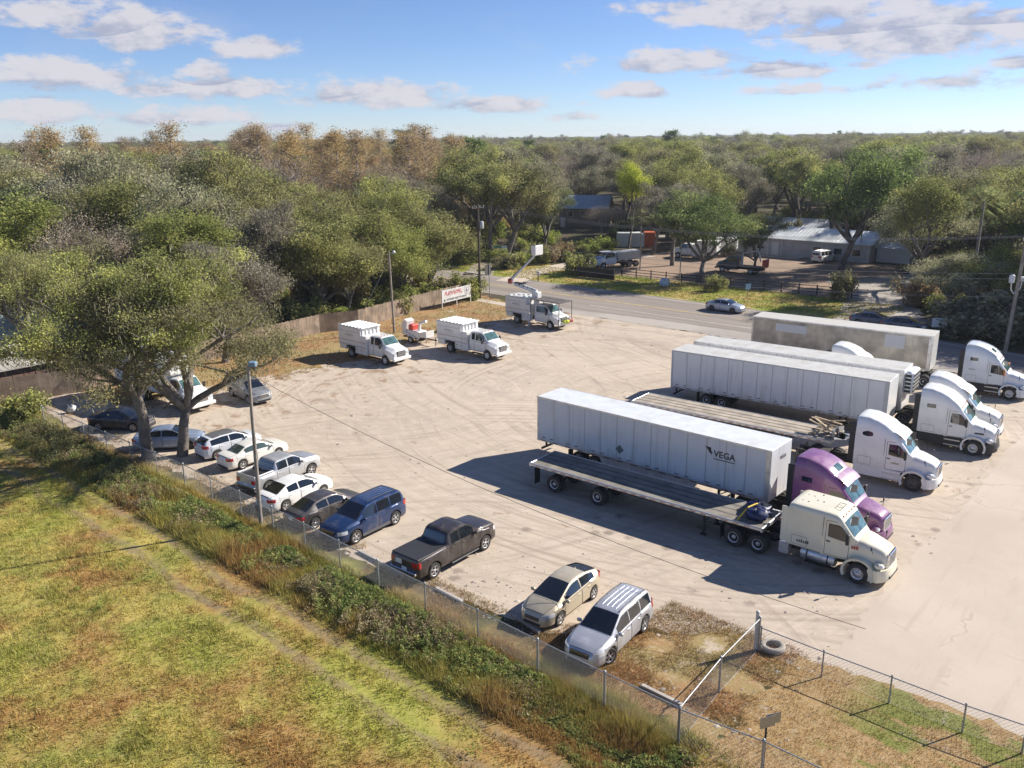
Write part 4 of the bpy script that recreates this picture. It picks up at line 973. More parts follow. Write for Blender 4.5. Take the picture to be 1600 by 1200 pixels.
def picket_fence():
    A = (-36.14, 69.51); B = (-5.32, 111.34); a0 = W(-75.0, 21.5)
    root = empty('wooden_fence', (a0[0], a0[1], 0), 0, 'weathered vertical board fence along the left side of the lot', 'fence'); O = Vector((a0[0], a0[1], 0))
    pts = [a0, A, (-20.77, 91.22), (-16.95, 93.28), (-12.16, 101.20), B]; g = MB(); rr = random.Random(4)
    m = pm('weathered_fence_board', (.27, .205, .15), .85, var=.35, scale=.9, dirt=(.15, .115, .09), dscale=.5, damt=.7)
    for a, b in zip(pts[:-1], pts[1:]):
        L = math.dist(a, b); u = Vector(((b[0]-a[0])/L, (b[1]-a[1])/L, 0)); base = Vector((a[0], a[1], 0))-O; ang = math.atan2(u.y, u.x); x = 0
        while x < L:
            wd = .145; hh_ = 2.05+rr.uniform(-.05, .05); t = rr.uniform(-.012, .012); M = Matrix.Translation(base+u*x) @ Matrix.Rotation(ang, 4, 'Z') @ Matrix.Rotation(t, 4, 'Y')
            g.add([M @ Vector(v) for v in ((0, -.012, 0), (wd, -.012, 0), (wd, -.012, hh_-.03), (wd*.8, -.012, hh_), (wd*.2, -.012, hh_), (0, -.012, hh_-.03), (0, .012, 0), (wd, .012, 0), (wd, .012, hh_-.03), (wd*.8, .012, hh_), (wd*.2, .012, hh_), (0, .012, hh_-.03))],
                  [(0, 1, 2, 3, 4, 5), (11, 10, 9, 8, 7, 6), (0, 6, 7, 1), (1, 7, 8, 2), (2, 8, 9, 3), (3, 9, 10, 4), (4, 10, 11, 5), (5, 11, 6, 0)]); x += wd+rr.uniform(.006, .02)
    g.build('board', m, root); r = MB()
    for a, b in zip(pts[:-1], pts[1:]):
        L = math.dist(a, b); u = Vector(((b[0]-a[0])/L, (b[1]-a[1])/L, 0)); base = Vector((a[0], a[1], 0))-O; nn = Vector((-u.y, u.x, 0))
        for z in (.4, 1.1, 1.75): r.tube(base+nn*.05+Vector((0, 0, z)), base+u*L+nn*.05+Vector((0, 0, z)), .04, n=4)
        for i in range(int(L/2.4)): p = base+u*(2.4*i)+nn*.12; r.tube(p, p+Vector((0, 0, 1.95)), .06, n=4)
    r.build('frame', m, root)
picket_fence()
# banner on the end of the wooden fence
A, B = (-8.79, 104.17), (-5.53, 108.64); hb = math.atan2(B[1]-A[1], B[0]-A[0]); L = math.dist(A, B)
bn = empty('banner', (A[0]+.35, A[1]-.35, 0), hb, 'white advertising banner with red script and dark lettering at the end of the wooden fence', 'sign')
L = 5.6; g = MB(); g.box(0, L, -.02, .0, .70, 2.25); g.build('board', pm('white_banner', (.58, .58, .56), .6), bn)
g = MB()
for x in (0, L/2, L-.05): g.box(x, x+.09, .001, .09, 0, 2.4)
g.build_split('post', pm('white_post', (.6, .6, .58), .7), bn)
g = MB(); rr = random.Random(12); x = .55
while x < 3.9:
    w_ = rr.uniform(.16, .34); t_ = rr.uniform(-.25, .25); M = Matrix.Translation((x, -.024, 1.78)) @ Matrix.Rotation(.2+t_, 4, 'Y'); g.box(0, .09, -.006, .0, -.28, .28, M=M); g.box(0, w_, -.006, .0, -.05+t_, .05+t_, M=M); x += w_+.06
g.build('red_script', pm('banner_red', (.42, .03, .04), .6), bn)
marks_bar(bn, .9, -.030, .86, 3.9, .24, pm('banner_dark', (.05, .07, .06), .6), 1, 22, seed=6)
g = MB(); g.lathe([(.42, 0), (.47, 0), (.47, -.008), (.42, -.008), (.42, 0)], c=(4.75, -.024, 1.62), axis='y', n=20); g.box(4.7, 4.8, -.030, -.024, 1.2, 1.6); g.prism([(4.45, 1.5), (5.05, 1.5), (4.75, 1.98)], -.030, -.024); g.build('tree_emblem', pm('emblem_grey', (.22, .22, .25), .6), bn)
g = MB(); g.lathe([(0, 0), (.16, 0), (.16, -.008), (0, -.008)], c=(.5, -.024, .98), axis='y', n=16); g.build('green_emblem', pm('emblem_green', (.05, .2, .1), .6), bn)
def ranch_fence():
    pts = [W(-79, 106.6), W(-64, 106.9), W(-52, 108.0), W(-40.5, 109.4), W(-36.5, 109.8)]; root = empty('rail_fence', (*pts[0], 0), 0, 'dark three-rail wooden fence along the far verge of the road', 'fence'); O = Vector((*pts[0], 0)); m = pm('dark_creosote_wood', (.035, .028, .024), .8, var=.3, scale=2); r = MB()
    for a, b in zip(pts[:-1], pts[1:]):
        L = math.dist(a, b); u = Vector(((b[0]-a[0])/L, (b[1]-a[1])/L, 0)); base = Vector((a[0], a[1], 0))-O; k = round(L/2.5)
        for i in range(k): p = base+u*(L*i/k); g = MB(); g.box(p.x-.07, p.x+.07, p.y-.07, p.y+.07, 0, 1.35); g.build('post', m, root)
        for z in (.4, .8, 1.2): r.tube(base+Vector((0, 0, z)), base+u*L+Vector((0, 0, z)), .06, n=4)
    r.build('rail', m, root)
    p = empty('slat_gate', (*(9.93, 127.80), 0), rad(-38), 'short dark solid board fence beside the light green bush', 'fence'); g = MB(); g.box(0, 6.4, -.04, .04, .05, 1.5); g.build('board', m, p)
    g = MB()
    for i in range(4): g.box(i*2.1, i*2.1+.12, -.08, .08, 0, 1.7)
    g.build_split('post', m, p)
ranch_fence()

# ------------------------------------------------------------------ poles, wires, signs
WOOD = pm('grey_pole_wood', (.27, .235, .20), .85, var=.25, scale=1.5, bump=.3); WOODD = pm('dark_pole_wood', (.09, .07, .055), .85, var=.3, scale=2)
def pole(name, label, P, h, r, m=WOOD, lean=(0, 0), group=None):
    root = empty(name, (P[0], P[1], 0), 0, label, 'pole', group); g = MB(); k = 6
    for i in range(k): a, b = i/k, (i+1)/k; g.tube((lean[0]*a, lean[1]*a, h*a), (lean[0]*b, lean[1]*b, h*b), r*(1-.3*a), r*(1-.3*b), n=12, caps=(i == k-1))
    g.build('pole', m, root); return root
lp = pole('light_pole', 'tall wooden light pole with a blue floodlight, at the chain-link fence by the white sedan', (-13.79, 42.99), 9.0, .115, lean=(.12, .1))
g = MB(); g.tube((.12, .1, 8.95), (.3, .2, 9.1), .03); g.build('bracket', GLV, lp)
g = MB(); g.bev(.12, .50, .10, .48, 8.95, 9.2, .03, M=Matrix.Translation((0, 0, 0))); fl = g.build('floodlight', pm('blue_grey_lamp_housing', (.16, .25, .33), .4), lp)
g = MB(); g.box(.11, .118, .14, .44, 8.99, 9.17); g.build('lamp_glass', LMP, fl)
g = MB(); g.bev(-.08, .08, .12, .28, 1.0, 1.5, .02); g.build('junction_box', BLK, lp)
l2 = pole('light_pole', 'slender wooden light pole between the wooden fence and the chip trucks', (-12.66, 90.81), 8.7, .13, lean=(-.15, 0))
g = MB(); g.tube((-.15, 0, 8.4), (.35, -.25, 8.75), .03); g.build('bracket', GLV, l2)
g = MB(); g.lathe([(0, .18), (.12, .14), (.2, 0), (.17, -.1), (0, -.12)], c=(.4, -.28, 8.72), axis='z', n=12); g.build('lamp_head', pm('pale_lamp_head', (.6, .6, .58), .5), l2)
u1 = pole('utility_pole', 'dark utility pole with transformer and crossarm beside the banner and the road', (-4.05, 110.80), 12.0, .17, WOODD)
def crossarm(root, x, y, z, ang, L=2.2, m=WOODD, nn=4):
    g = MB(); M = Matrix.Translation((x, y, z)) @ Matrix.Rotation(ang, 4, 'Z'); g.box(-L/2, L/2, -.05, .05, -.06, .06, M=M); ca = g.build('crossarm', m, root); g = MB()
    for k in range(nn):
        p = M @ Vector((-L/2+.1+(L-.2)*k/(nn-1), 0, .06)); g.lathe([(0, 0), (.05, .02), (.03, .08), (.06, .12), (.03, .2), (0, .22)], c=tuple(p), axis='z', n=8)
    g.build_split('insulator', pm('pale_insulator', (.55, .55, .53), .3), ca)
aw = TH+pi/2
crossarm(u1, 0, 0, 11.6, aw)
g = MB(); g.lathe([(0, 0), (.24, 0), (.26, .05), (.26, .8), (.2, .9), (0, .92)], c=(.42, -.1, 9.0), axis='z', n=14); g.build('transformer', pm('grey_transformer', (.45, .47, .48), .5), u1)
g = MB(); g.tube((.9, -.5, 0), (.9, -.5, 4.6), .05); g.bev(.45, 1.15, -.62, -.5, 3.2, 4.6, .02); g2 = MB()
sg_ = empty('road_sign', ((-2.81, 111.65)[0], (-2.81, 111.65)[1], 0), rad(50), 'road sign seen from behind on a pale pole beside the dark utility pole', 'sign')
g = MB(); g.tube((0, 0, 0), (0, 0, 4.3), .05); g.build('post', GLV, sg_); g = MB(); g.box(-.75, .35, .05, .08, 2.9, 4.3); g.build('panel', pm('dark_sign_back', (.08, .075, .07), .6), sg_)
u2 = pole('utility_pole', 'leaning pale utility pole by the road at the right edge', (46.76, 78.96), 11.2, .19, lean=(.35, -.1))
crossarm(u2, .33, -.1, 10.75, aw, 2.6, WOOD, 5)
g = MB(); q = Vector((.2, 0, 6.3)); g.path([(.2, 0, 5.9), (-.3, -.4, 5.8), (-.7, -.6, 6.2), (-.75, -.6, 6.9)], .05); g.path([(.2, 0, 5.9), (.6, .2, 6.1), (.8, .3, 6.9)], .05); cc = g.build('conduit_arm', pm('pale_grey_metal', (.62, .64, .65), .4), u2)
g = MB(); g.bev(-.95, -.55, -.8, -.4, 6.8, 7.6, .08); g.bev(.5, 1.2, .1, .5, 6.8, 7.25, .08); g.build('equipment_box', pm('pale_grey_metal', (.62, .64, .65)), cc)
u3 = pole('utility_pole', 'thin pole standing on the grass patch before the long low building', (56.36, 138.93), 8.5, .11, WOOD)
u4 = pole('utility_pole', 'thin dark pole behind the yellow-green tree across the road', (22.24, 160.05), 11.0, .12, WOODD)
def wire(name, label, a, b, sag, r=.012, group='overhead wires', m=None):
    a = Vector(a); b = Vector(b); pts = []; n = 16
    for i in range(n+1): t = i/n; p = a.lerp(b, t); p.z -= sag*4*t*(1-t); pts.append(tuple(p-a))
    g = MB(); g.path(pts, r, 4); o = g.build(name, m or pm('wire', (.30, .30, .30), .5, .5)); o.location = a; tag(o, label, 'wire', group)
U1 = Vector((*(-4.05, 110.80), 11.85)); U2 = Vector((*(46.76, 78.96), 11.0)) + Vector((.33, -.1, 0))
dv = Vector((UX, UY, 0)); pv = Vector((NX, NY, 0)); FARR = U2+dv*60; FARL = U1-dv*70
for k, off in enumerate((-1.1, -.35, .35, 1.1)):
    wire('wire', 'power wires strung between the crossarms of the poles along the road', U1+pv*off, U2+pv*off, 1.6); wire('wire', 'power wires strung between the crossarms of the poles along the road', U2+pv*off, FARR+pv*off, 1.0)
for z in (7.6, 7.1, 5.4): wire('wire', 'lower cables carried by the poles along the road', U1+Vector((0, 0, z-11.85)), U2+Vector((-.1, 0, z-11.0)), 1.1, .02); wire('wire', 'lower cables carried by the poles along the road', U2+Vector((-.1, 0, z-11.0)), FARR+Vector((0, 0, z-11.0)), .8, .02)
L1 = Vector((*(-13.79, 42.99), 8.6))+Vector((.12, .1, 0)); L2 = Vector((*(-12.66, 90.81), 8.2))
wire('guy_wire', 'guy wire from the slender light pole down behind the nearest chip truck', (L2.x-.1, L2.y, 8.0), (L2.x-4.2, L2.y-4.8, .1), 0, .015)
wire('guy_wire', 'guy wire of the leaning pole at the right edge', (U2.x-.1, U2.y, 5.2), (U2.x-3.4, U2.y+2.3, .1), 0, .012)
wire('wire', 'thin cable sagging from the floodlight pole across the lot', L1, (14.5, 36.0, .05) if False else Vector((*W(-9.2, 31.4), 1.6)), .9, .012, m=pm('dark_cable', (.05, .045, .04), .7))
def sign(name, label, P, rz, h, w_, hh_, m, mp=GLV, cat='sign', z0=None):
    root = empty(name, (P[0], P[1], 0), rz, label, cat); g = MB(); g.tube((0, 0, 0), (0, 0, h), .035, n=8); g.build('post', mp, root); g = MB(); g.box(-w_/2, w_/2, -.06, -.045, h-hh_, h); g.build('panel', m, root); return root
sb = sign('square_sign', 'small unpainted square sign on a dark post inside the fenced grass corner', (8.22, 23.95), rad(18), 2.05, .58, .42, pm('sign_back_metal', (.42, .42, .41), .35, .7), BLK)
g = MB(); g.box(.02, .58, .05, .062, 1.62, 2.02); g.build('panel', pm('sign_back_metal', (.42, .42, .41)), sb)
s1_ = sign('blue_sign', 'small blue and white sign on a thin post on the far verge', (29.06, 104.41), rad(20), 2.6, .75, .7, pm('blue_white_sign', (.35, .55, .68), .5), pm('tan_post', (.4, .3, .2), .7))
mbx = empty('mailbox', (*(3.96, 123.53), 0), rad(-41), 'mailbox on a dark post beside the concrete drive across the road', 'mailbox'); g = MB(); g.box(-.06, .06, -.06, .06, 0, 1.2); g.build('post', WOODD, mbx); g = MB(); g.bev(-.35, .35, -.16, .16, 1.2, 1.5, .05); g.build('box', pm('white_post', (.6, .6, .58)), mbx)
s2_ = sign('green_sign', 'green street sign on a post under the dark trunks across the road', (-2.10, 142.10), rad(10), 3.0, 1.3, .4, pm('street_sign_green', (.05, .25, .12), .5))
s3_ = sign('white_sign', 'small white sign beside the green street sign across the road', (-1.06, 145.03), rad(15), 2.6, 1.0, .8, pm('white_sign_face', (.6, .66, .7), .5))
s4_ = sign('white_sign', 'white sign in front of the dark trees near the right edge', (43.95, 86.41), rad(-5), 1.9, 1.5, .95, pm('white_sign_face', (.6, .66, .7)), WOODD)
bh = empty('wrapped_bin', (*(21.24, 118.00), 0), 0, 'pale blue wrapped bundle lying in tree shade beside the dark fence', 'bundle'); g = MB(); bundle(0, 0, 0, .7, .5, 1.1, seed=5); g.build('bundle', pm('pale_blue_sheet', (.42, .52, .60), .7, var=.3), bh)
# concrete wheel stops and the old tyre
for (a, b, lab) in (((-7.95, 39.84), (-6.60, 38.45), 'concrete wheel stop in front of the blue vehicle'), ((-3.60, 35.88), (-2.44, 34.77), 'concrete wheel stop behind the dark pickup'), ((0.05, 33.42), (0.97, 32.24), 'concrete wheel stop in front of the gold hatchback'), ((4.93, 28.29), (6.03, 27.27), 'concrete wheel stop at the end of the row near the fence corner'), ((-6.49, 38.31), (-5.62, 37.45), 'concrete wheel stop left of the dark pickup')):
    o = empty('wheel_stop', ((a[0]+b[0])/2, (a[1]+b[1])/2, .004), math.atan2(b[1]-a[1], b[0]-a[0]), lab, 'wheel stop', 'concrete wheel stops'); g = MB(); vs = []
    g.prism([(-.9, 0), (.9, 0), (.9, .11), (.86, .14), (-.86, .14), (-.9, .11)], -.075, .075); g.build('block', pm('grey_concrete', (.40, .37, .33), .9, var=.15, scale=3, bump=.3), o)
    g = MB(); g.lathe([(0, .141), (.02, .145), (.02, .12)], c=(-.6, 0, 0), axis='z', n=6); g.lathe([(0, .141), (.02, .145), (.02, .12)], c=(.6, 0, 0), axis='z', n=6); g.build('pin', DRK, o)
ty = empty('old_tyre', (*(10.55, 30.77), .02), 0, 'pale weathered tyre lying flat beside the corner gate post', 'tyre'); g = MB(); g.lathe([(.30, .02), (.42, 0), (.50, .05), (.50, .2), (.42, .25), (.30, .23), (.28, .2), (.36, .12), (.28, .05), (.30, .02)], axis='z', n=32); g.build('tread', pm('weathered_tyre', (.30, .27, .23), .9, var=.25, scale=4), ty)

# ------------------------------------------------------------------ buildings
def building(name, label, s0, s1_, n0, n1, hw_, hr, wallm, roofm, along='s', over=.5, rz=None, loc=None, ribs=True, sn=True, cat='building'):
    """gabled building, ridge along s"""
    if sn: cx, cy = W((s0+s1_)/2, (n0+n1)/2); a = TH
    else: (cx, cy), a = loc, rz
    L, D = s1_-s0, n1-n0; root = empty(name, (cx, cy, 0), a, label, cat); x, y = L/2, D/2
    g = MB(); g.box(-x, x, -y, y, 0, hw_); vs = [(-x, -y, hw_), (-x, y, hw_), (-x, 0, hr-.05), (x, -y, hw_), (x, y, hw_), (x, 0, hr-.05)]; g.add(vs, [(0, 1, 2), (3, 5, 4)]); g.build('wall', wallm, root)
    g = MB(); o = over
    for sg in (1, -1):
        ye, ze = sg*(y+o), hw_-o*(hr-hw_)/y+.02; vs = [(-x-o, 0, hr), (x+o, 0, hr), (x+o, ye, ze), (-x-o, ye, ze), (-x-o, 0, hr+.1), (x+o, 0, hr+.1), (x+o, ye, ze+.1), (-x-o, ye, ze+.1)]
        g.add(vs, [(0, 1, 2, 3), (4, 5, 6, 7), (0, 1, 5, 4), (2, 3, 7, 6), (0, 3, 7, 4), (1, 2, 6, 5)])
    rf = g.build('roof', roofm, root)
    if ribs:
        g = MB(); k = int(L/.6)
        for i in range(k+1):
            xx = -x-o+.05+(L+2*o-.1)*i/k
            for sg in (1, -1): ye, ze = sg*(y+o), hw_-o*(hr-hw_)/y+.12; g.tube((xx, 0, hr+.10), (xx, ye, ze), .028, n=4, caps=False)
        g.build('roof_rib', roofm, rf)
    return root, x, y
def opening(root, kind, x0, x1, z0, z1, y, m, fm):
    sg = -1 if y < 0 else 1; a, b = sorted((y, y+sg*.05)); g = MB(); g.box(x0-.08, x1+.08, a, b, z0-.08, z1+.08); f = g.build(kind, fm, root); a, b = sorted((y+sg*.03, y+sg*.06)); g = MB(); g.box(x0, x1, a, b, z0, z1); g.build('pane' if kind == 'window' else 'door_leaf', m, f)
TRIM = pm('white_trim', (.6, .6, .58), .6); WIN = pm('dark_window', (.02, .025, .03), .1, coat=.6)
bl, x, y = building('long_building', 'long low building with grey walls and a ribbed pale metal roof behind the gravel yard', -72, -47.5, 141.5, 151, 3.0, 4.5, pm('grey_block_wall', (.44, .43, .42), .85, var=.12, scale=1), pm('pale_ribbed_roof', (.70, .73, .71), .4, .2, var=.1, scale=.4, dirt=(.35, .33, .28), dscale=.3))
opening(bl, 'door', -4.2, -3.1, .1, 2.2, -y, TRIM, TRIM); 
for k in (-9.5, -7, 3.0, 6.5, 9.5): opening(bl, 'window', k, k+1.3, 1.0, 2.0, -y, WIN, TRIM)
g = MB(); g.box(-7, 1.5, -y-2.2, -y, .0, .12); g.build('porch_slab', MS, bl); g = MB(); 
for k in (-4.9, -2.5, x-.1): g.box(k, k+.12, -y-.4, -y-.28, 0, 2.9)
g.build('porch_post', TRIM, bl)
building('lean_to', 'low white roofed shed joined beyond the right end of the long building', -47.2, -42, 144, 150, 2.4, 3.3, TRIM, pm('white_roof_sheet', (.62, .66, .72), .4), cat='shed')
building('rear_building', 'second pale-roofed building further behind the long low one', -76, -62, 160, 168, 3.0, 4.3, TRIM, pm('white_roof_sheet', (.62, .66, .72)), cat='building')
hs, x, y = building('house', 'house with a blue-grey metal roof among the trees far across the road', 0, 11, 0, 9, 4.4, 6.8, pm('brown_house_wall', (.20, .17, .14), .8, var=.15), pm('blue_grey_roof', (.30, .36, .40), .4, .2, var=.08, scale=.5), loc=(17.61, 203.14), rz=rad(-14), sn=False)
for k in (-3.5, -.5, 2.5): opening(hs, 'window', k, k+1.2, 2.4, 3.6, -y, WIN, TRIM)
opening(hs, 'door', -5.0, -4.1, .1, 2.1, -y, TRIM, TRIM)
cn = empty('cargo_container', (*(20.48, 162.12), 0), rad(-4), 'white cargo container with an orange-red end section, across the road', 'container'); g = MB(); g.bev(-.5, 4.0, 0, 2.4, 0, 2.6, .04); 
for k in range(14): g.box(-.4+k*.31, -.25+k*.31, -.03, 0, .15, 2.45)
g.build('body', pm('white_container', (.60, .62, .58), .6, dirt=(.35, .3, .24), dscale=1.5), cn); g = MB(); g.bev(4.6, 6.6, 0, 2.4, 0, 2.7, .04); g.build('orange_section', pm('orange_red_paint', (.55, .12, .04), .6), cn); g = MB(); g.bev(4.0, 4.6, .02, 2.3, 0, 2.4, .02); g.build('grey_section', TRIM, cn)
TIN = pm('weathered_tin_roof', (.42, .40, .36), .7, .0, var=.2, scale=.6, dirt=(.2, .16, .12), dscale=.7, damt=.8); SHW = pm('brown_shed_wall', (.16, .10, .075), .85, var=.3, scale=1)
def lean_shed(name, label, P, L, D, h0, h1, rz, roofm, wallm):
    root = empty(name, (*P, 0), rz, label, 'shed'); g = MB(); g.prism([(0, 0), (L, 0), (L, h0), (0, h0)], 0, D); g.build('wall', wallm, root)
    g = MB(); g.add([(-.4, -.4, h0), (L+.4, -.4, h0), (L+.4, D+.4, h1), (-.4, D+.4, h1), (-.4, -.4, h0+.08), (L+.4, -.4, h0+.08), (L+.4, D+.4, h1+.08), (-.4, D+.4, h1+.08)], [(0, 1, 2, 3), (4, 5, 6, 7), (0, 1, 5, 4), (1, 2, 6, 5), (2, 3, 7, 6), (3, 0, 4, 7)])
    rf = g.build('roof', roofm, root); g = MB()
    for i in range(int(L/.5)): xx = .1+i*.5; g.tube((xx, -.4, h0+.085), (xx, D+.4, h1+.085), .025, n=4, caps=False)
    g.build('roof_rib', roofm, rf); g = MB()
    for i in range(int(L/.9)): g.box(.3+i*.9, .36+i*.9, -.03, 0, .1, h0-.05)
    g.build('wall_batten', wallm, root); return root
lean_shed('garden_shed', 'brown shed with a weathered tin roof at the left end of the wooden fence', W(-76.2, 20.5), 9, 5.5, 2.3, 3.0, rad(49), TIN, SHW)
lean_shed('open_shelter', 'pale roofed shelter partly hidden by the oak at the left edge, behind the brown shed', W(-86, 24), 10, 7, 3.0, 3.8, rad(49), pm('pale_blue_roof', (.42, .50, .54), .5, var=.2, scale=.8, dirt=(.25, .22, .18), dscale=.8), pm('pale_shelter_wall', (.42, .42, .40), .8))
hd_ = empty('white_heap', (*(-34.22, 63.70), 0), 0, 'small white heap of cloth on the shaded ground by the fence corner at the left', 'bundle'); g = MB(); bundle(0, 0, 0, .35, .25, .6, seed=7); g.build('cloth', pm('white_cloth', (.7, .7, .7), .8), hd_)
# ------------------------------------------------------------------ medium trucks: bonneted cab, origin on the ground under the front axle
MED = dict(x=(-2.35, 1.12), axles=(0,), wr=0.47, tw=0.28, arch=0.56, sill=0.62, k=0.05,
    top=[(-2.35, 2.36), (-2.25, 2.47), (-1.0, 2.52), (-.72, 2.44), (-.08, 1.80), (.3, 1.72), (.85, 1.58), (1.03, 1.42), (1.12, 1.0)],
    belt=[(-2.35, 1.62), (-.1, 1.60), (.4, 1.45), (.9, 1.32), (1.12, .92)],
    w=[(-2.35, .99), (-.3, 1.0), (.1, 1.10), (.6, 1.10), (.95, 1.02), (1.12, .88)], re=[(-2.35, .80), (-.8, .78), (-.1, .84), (.5, .66), (1.0, .62), (1.12, .58)])
def med_cab(root, pt, P=MED, ext=True, grille=BLK, seam=True):
    B = Body(P); B.loft('cab', pt, root)
    x0 = P['x'][0]
    if ext: B.side_glass(x0+.2, x0+.62, root); B.side_glass(x0+.74, -.48, root); B.door(x0+.66, -.28, .72, root, pt); B.door(x0+.08, x0+.64, .72, root, pt)
    else: B.side_glass(x0+.15, -.48, root); B.door(x0+.1, -.28, .72, root, pt)
    B.top_glass(-.70, -.12, root, m=GLG)
    g = MB(); g.bev(1.05, 1.16, -.50, .50, .86, 1.38, .03); gr = g.build('grille', grille, root)
    g = MB()
    for k in range(5): z = .9+k*.09; g.box(1.155, 1.17, -.46, .46, z, z+.035)
    g.build('grille_bar', ALU if grille is BLK else BLK, gr)
    for sg in (1, -1):
        y0, y1 = sorted((sg*.56, sg*.92)); g = MB(); g.bev(.98, 1.13, y0, y1, 1.0, 1.24, .03); g.build('headlight', LMP, root)
        g = MB(); q = B.side_pt(-.45, .1, sg); y = q.y+sg*.30; y0, y1 = sorted((y-.1, y+.1)); g.bev(-.5, -.38, y0, y1, 1.55, 1.95, .02); g.tube((-.44, q.y-sg*.04, 1.75), (-.44, y, 1.75), .02); g.build('mirror', BLK, root)
        wheel(root, 0, sg*.98, .47, .26, 'truck', sg, rim=RIMW)
        g = MB(); y0, y1 = sorted((sg*.75, sg*1.02)); g.bev(-2.1, -.75, y0, y1, .42, .50, .02); g.build('step', BLK, root)
    g = MB(); g.bev(1.05, 1.30, -1.05, 1.05, .52, .80, .05); g.build('front_bumper', pt, root)
    g = MB()
    for y in (-.6, -.2, .2, .6): g.bev(-.95, -.87, y-.05, y+.05, 2.53, 2.58, .01)
    g.build_split('marker_lamp', AMB, root)
    return B
def med_chassis(root, wb, tail):
    g = MB()
    for y in (-.42, .34): g.box(-wb-tail, .9, y, y+.08, .62, .86)
    g.tube((0, -.9, .47), (0, .9, .47), .07); g.tube((-wb, -.9, .5), (-wb, .9, .5), .10); g.box(-2.2, .8, -.5, .5, .5, .9)
    g.build('chassis', DRK, root)
    for sg in (1, -1): wheel(root, -wb, sg*1.05, .49, .24, 'truck', sg, dual=True, rim=RIMW)
WHT = lambda: paint('white_truck_paint', (.74, .74, .72))
def chip_truck(name, label, loc, rz, group='white tree service trucks', boom=False, red=True):
    root = empty(name, (loc[0], loc[1], .004), rz, label, 'truck', group); pt = WHT()
    med_cab(root, pt, ext=not boom); med_chassis(root, 4.9, 1.7)
    x1 = -2.55 if not boom else -3.0; x0 = -6.65; z0, z1 = 1.25, 3.05; bx1 = x1-.75 if not boom else x1-.5
    g = MB(); g.bev(x0, bx1, -1.2, 1.2, z0, z1, .02); b = g.build('chip_box', pt, root)
    g = MB()
    for sg in (1, -1):
        y0, y1 = sorted((sg*1.2, sg*1.225)); g.box(x0, bx1, y0, y1, z1-.10, z1+.02); g.box(x0, bx1, y0, y1, z0-.02, z0+.08); g.box(x0, bx1, y0, y1, 2.55, 2.60)
    g.build('box_rail', pm('pale_grey_trim', (.5, .51, .52), .5), b)
    if not boom:
        g = MB()
        for k in range(7): x = x0+.25+k*.5; g.prism([(x, z1-.005), (x+.06, z1+.07), (x+.26, z1+.07), (x+.32, z1-.005)], -1.15, 1.15)
        for k in range(5): y = -1.0+k*.45; g.bev(bx1-.01, bx1+.07, y, y+.12, z0+.6, z1-.05, .02)
        g.build('roof_rib', pt, b)
    for sg in (1, -1):
        g = MB(); y0, y1 = sorted((sg*1.201, sg*1.215)); g.box(x0+.02, x1, y0, y1, z0+.44, z0+.47); g.box(x0+.02, x1, y0, y1, z0-.03, z0+.0); g.build('red_stripe', pm('faded_red_stripe', (.28, .07, .07), .5), b)
        marks_bar(b, x0+1.1, sg*1.202, 2.15, 1.2, .17, pm('grey_lettering', (.30, .29, .29), .6), sg, 9, seed=3)
        g = MB(); y0, y1 = sorted((sg*.62, sg*1.19)); g.bev(-4.15, x1+.1, y0, y1, .55, 1.24, .02); g.bev(x0+.1, -5.55, y0, y1, .75, 1.24, .02); tb = g.build_split('tool_box', pt, root)[0]
        g = MB(); y0, y1 = sorted((sg*1.19, sg*1.215)); 
        for x in (-3.9, -3.3): g.box(x, x+.1, y0, y1, .95, 1.03)
        g.build_split('latch', BLK, tb)
        g = MB(); y0, y1 = sorted((sg*.8, sg*1.2)); g.box(-5.55, -4.2, y0, y1, 1.06, 1.10); g.build('mud_guard', BLK, root)
    g = MB(); g.bev(bx1, x1, -1.15, 1.15, z0-.1, 2.35, .03); g.build('cross_box', pt, root)
    g = MB()
    g.bev(x0-.02, x0+.02, -1.15, 1.15, z0+.1, z1-.1, .01); g.build('tailgate', pm('pale_grey_trim', (.5, .51, .52)), b)
    if boom:
        g = MB(); g.lathe([(0, 1.2), (.38, 1.2), (.34, 2.5), (.30, 3.25), (0, 3.25)], c=(-2.95, 0, 0), axis='z', n=16); g.bev(-3.4, -2.5, -.35, .35, 2.9, 3.7, .05); g.build('turret', pt, root)
        g = MB(); g.tube((-3.0, .12, 3.75), (-6.9, .12, 4.35), .17, .15, n=10); g.tube((-3.0, -.14, 3.55), (-6.2, -.14, 4.1), .10, .10, n=8); 
        a = g.build('lower_boom', pt, root)
        g = MB()
        for k in range(5): x = -3.6-.65*k; g.bev(x-.09, x+.09, -.06, .3, 3.83+.1*k, 3.98+.1*k, .02)
        g.box(-6.3, -4.8, -.02, .26, 4.32, 4.42); g.build('boom_fitting', BLK, a)
        g = MB(); g.bev(-7.25, -6.75, -.25, .35, 4.15, 4.75, .1); g.build('elbow', pm('dull_red_joint', (.30, .06, .05), .6), root)
        tip = BOOMTIP
        g = MB(); g.tube((-7.0, .05, 4.5), tip, .15, .10, n=10); a = g.build('upper_boom', pm('grey_fibreglass', (.55, .57, .58), .5), root)
        g = MB(); g.tube((-7.0, .05, 4.75), (tip[0], tip[1], tip[2]+.2), .03, .03, n=6); g.build('levelling_rod', BLK, a)
        bx, by, bz = tip; g = MB(); g.bev(bx-.1, bx+.55, by-.75, by+.55, bz-.1, bz+1.0, .06); bk = g.build('bucket', pt, root)
        g = MB(); g.bev(bx-.0, bx+.45, by-.68, by+.48, bz+1.001, bz+1.01, .003); g.build('bucket_opening', BLK, bk)
        g = MB(); g.box(bx-.11, bx-.08, by-.35, by+.05, bz+.35, bz+.75); g.build('decal', pm('grey_lettering', (.3, .29, .29)), bk)
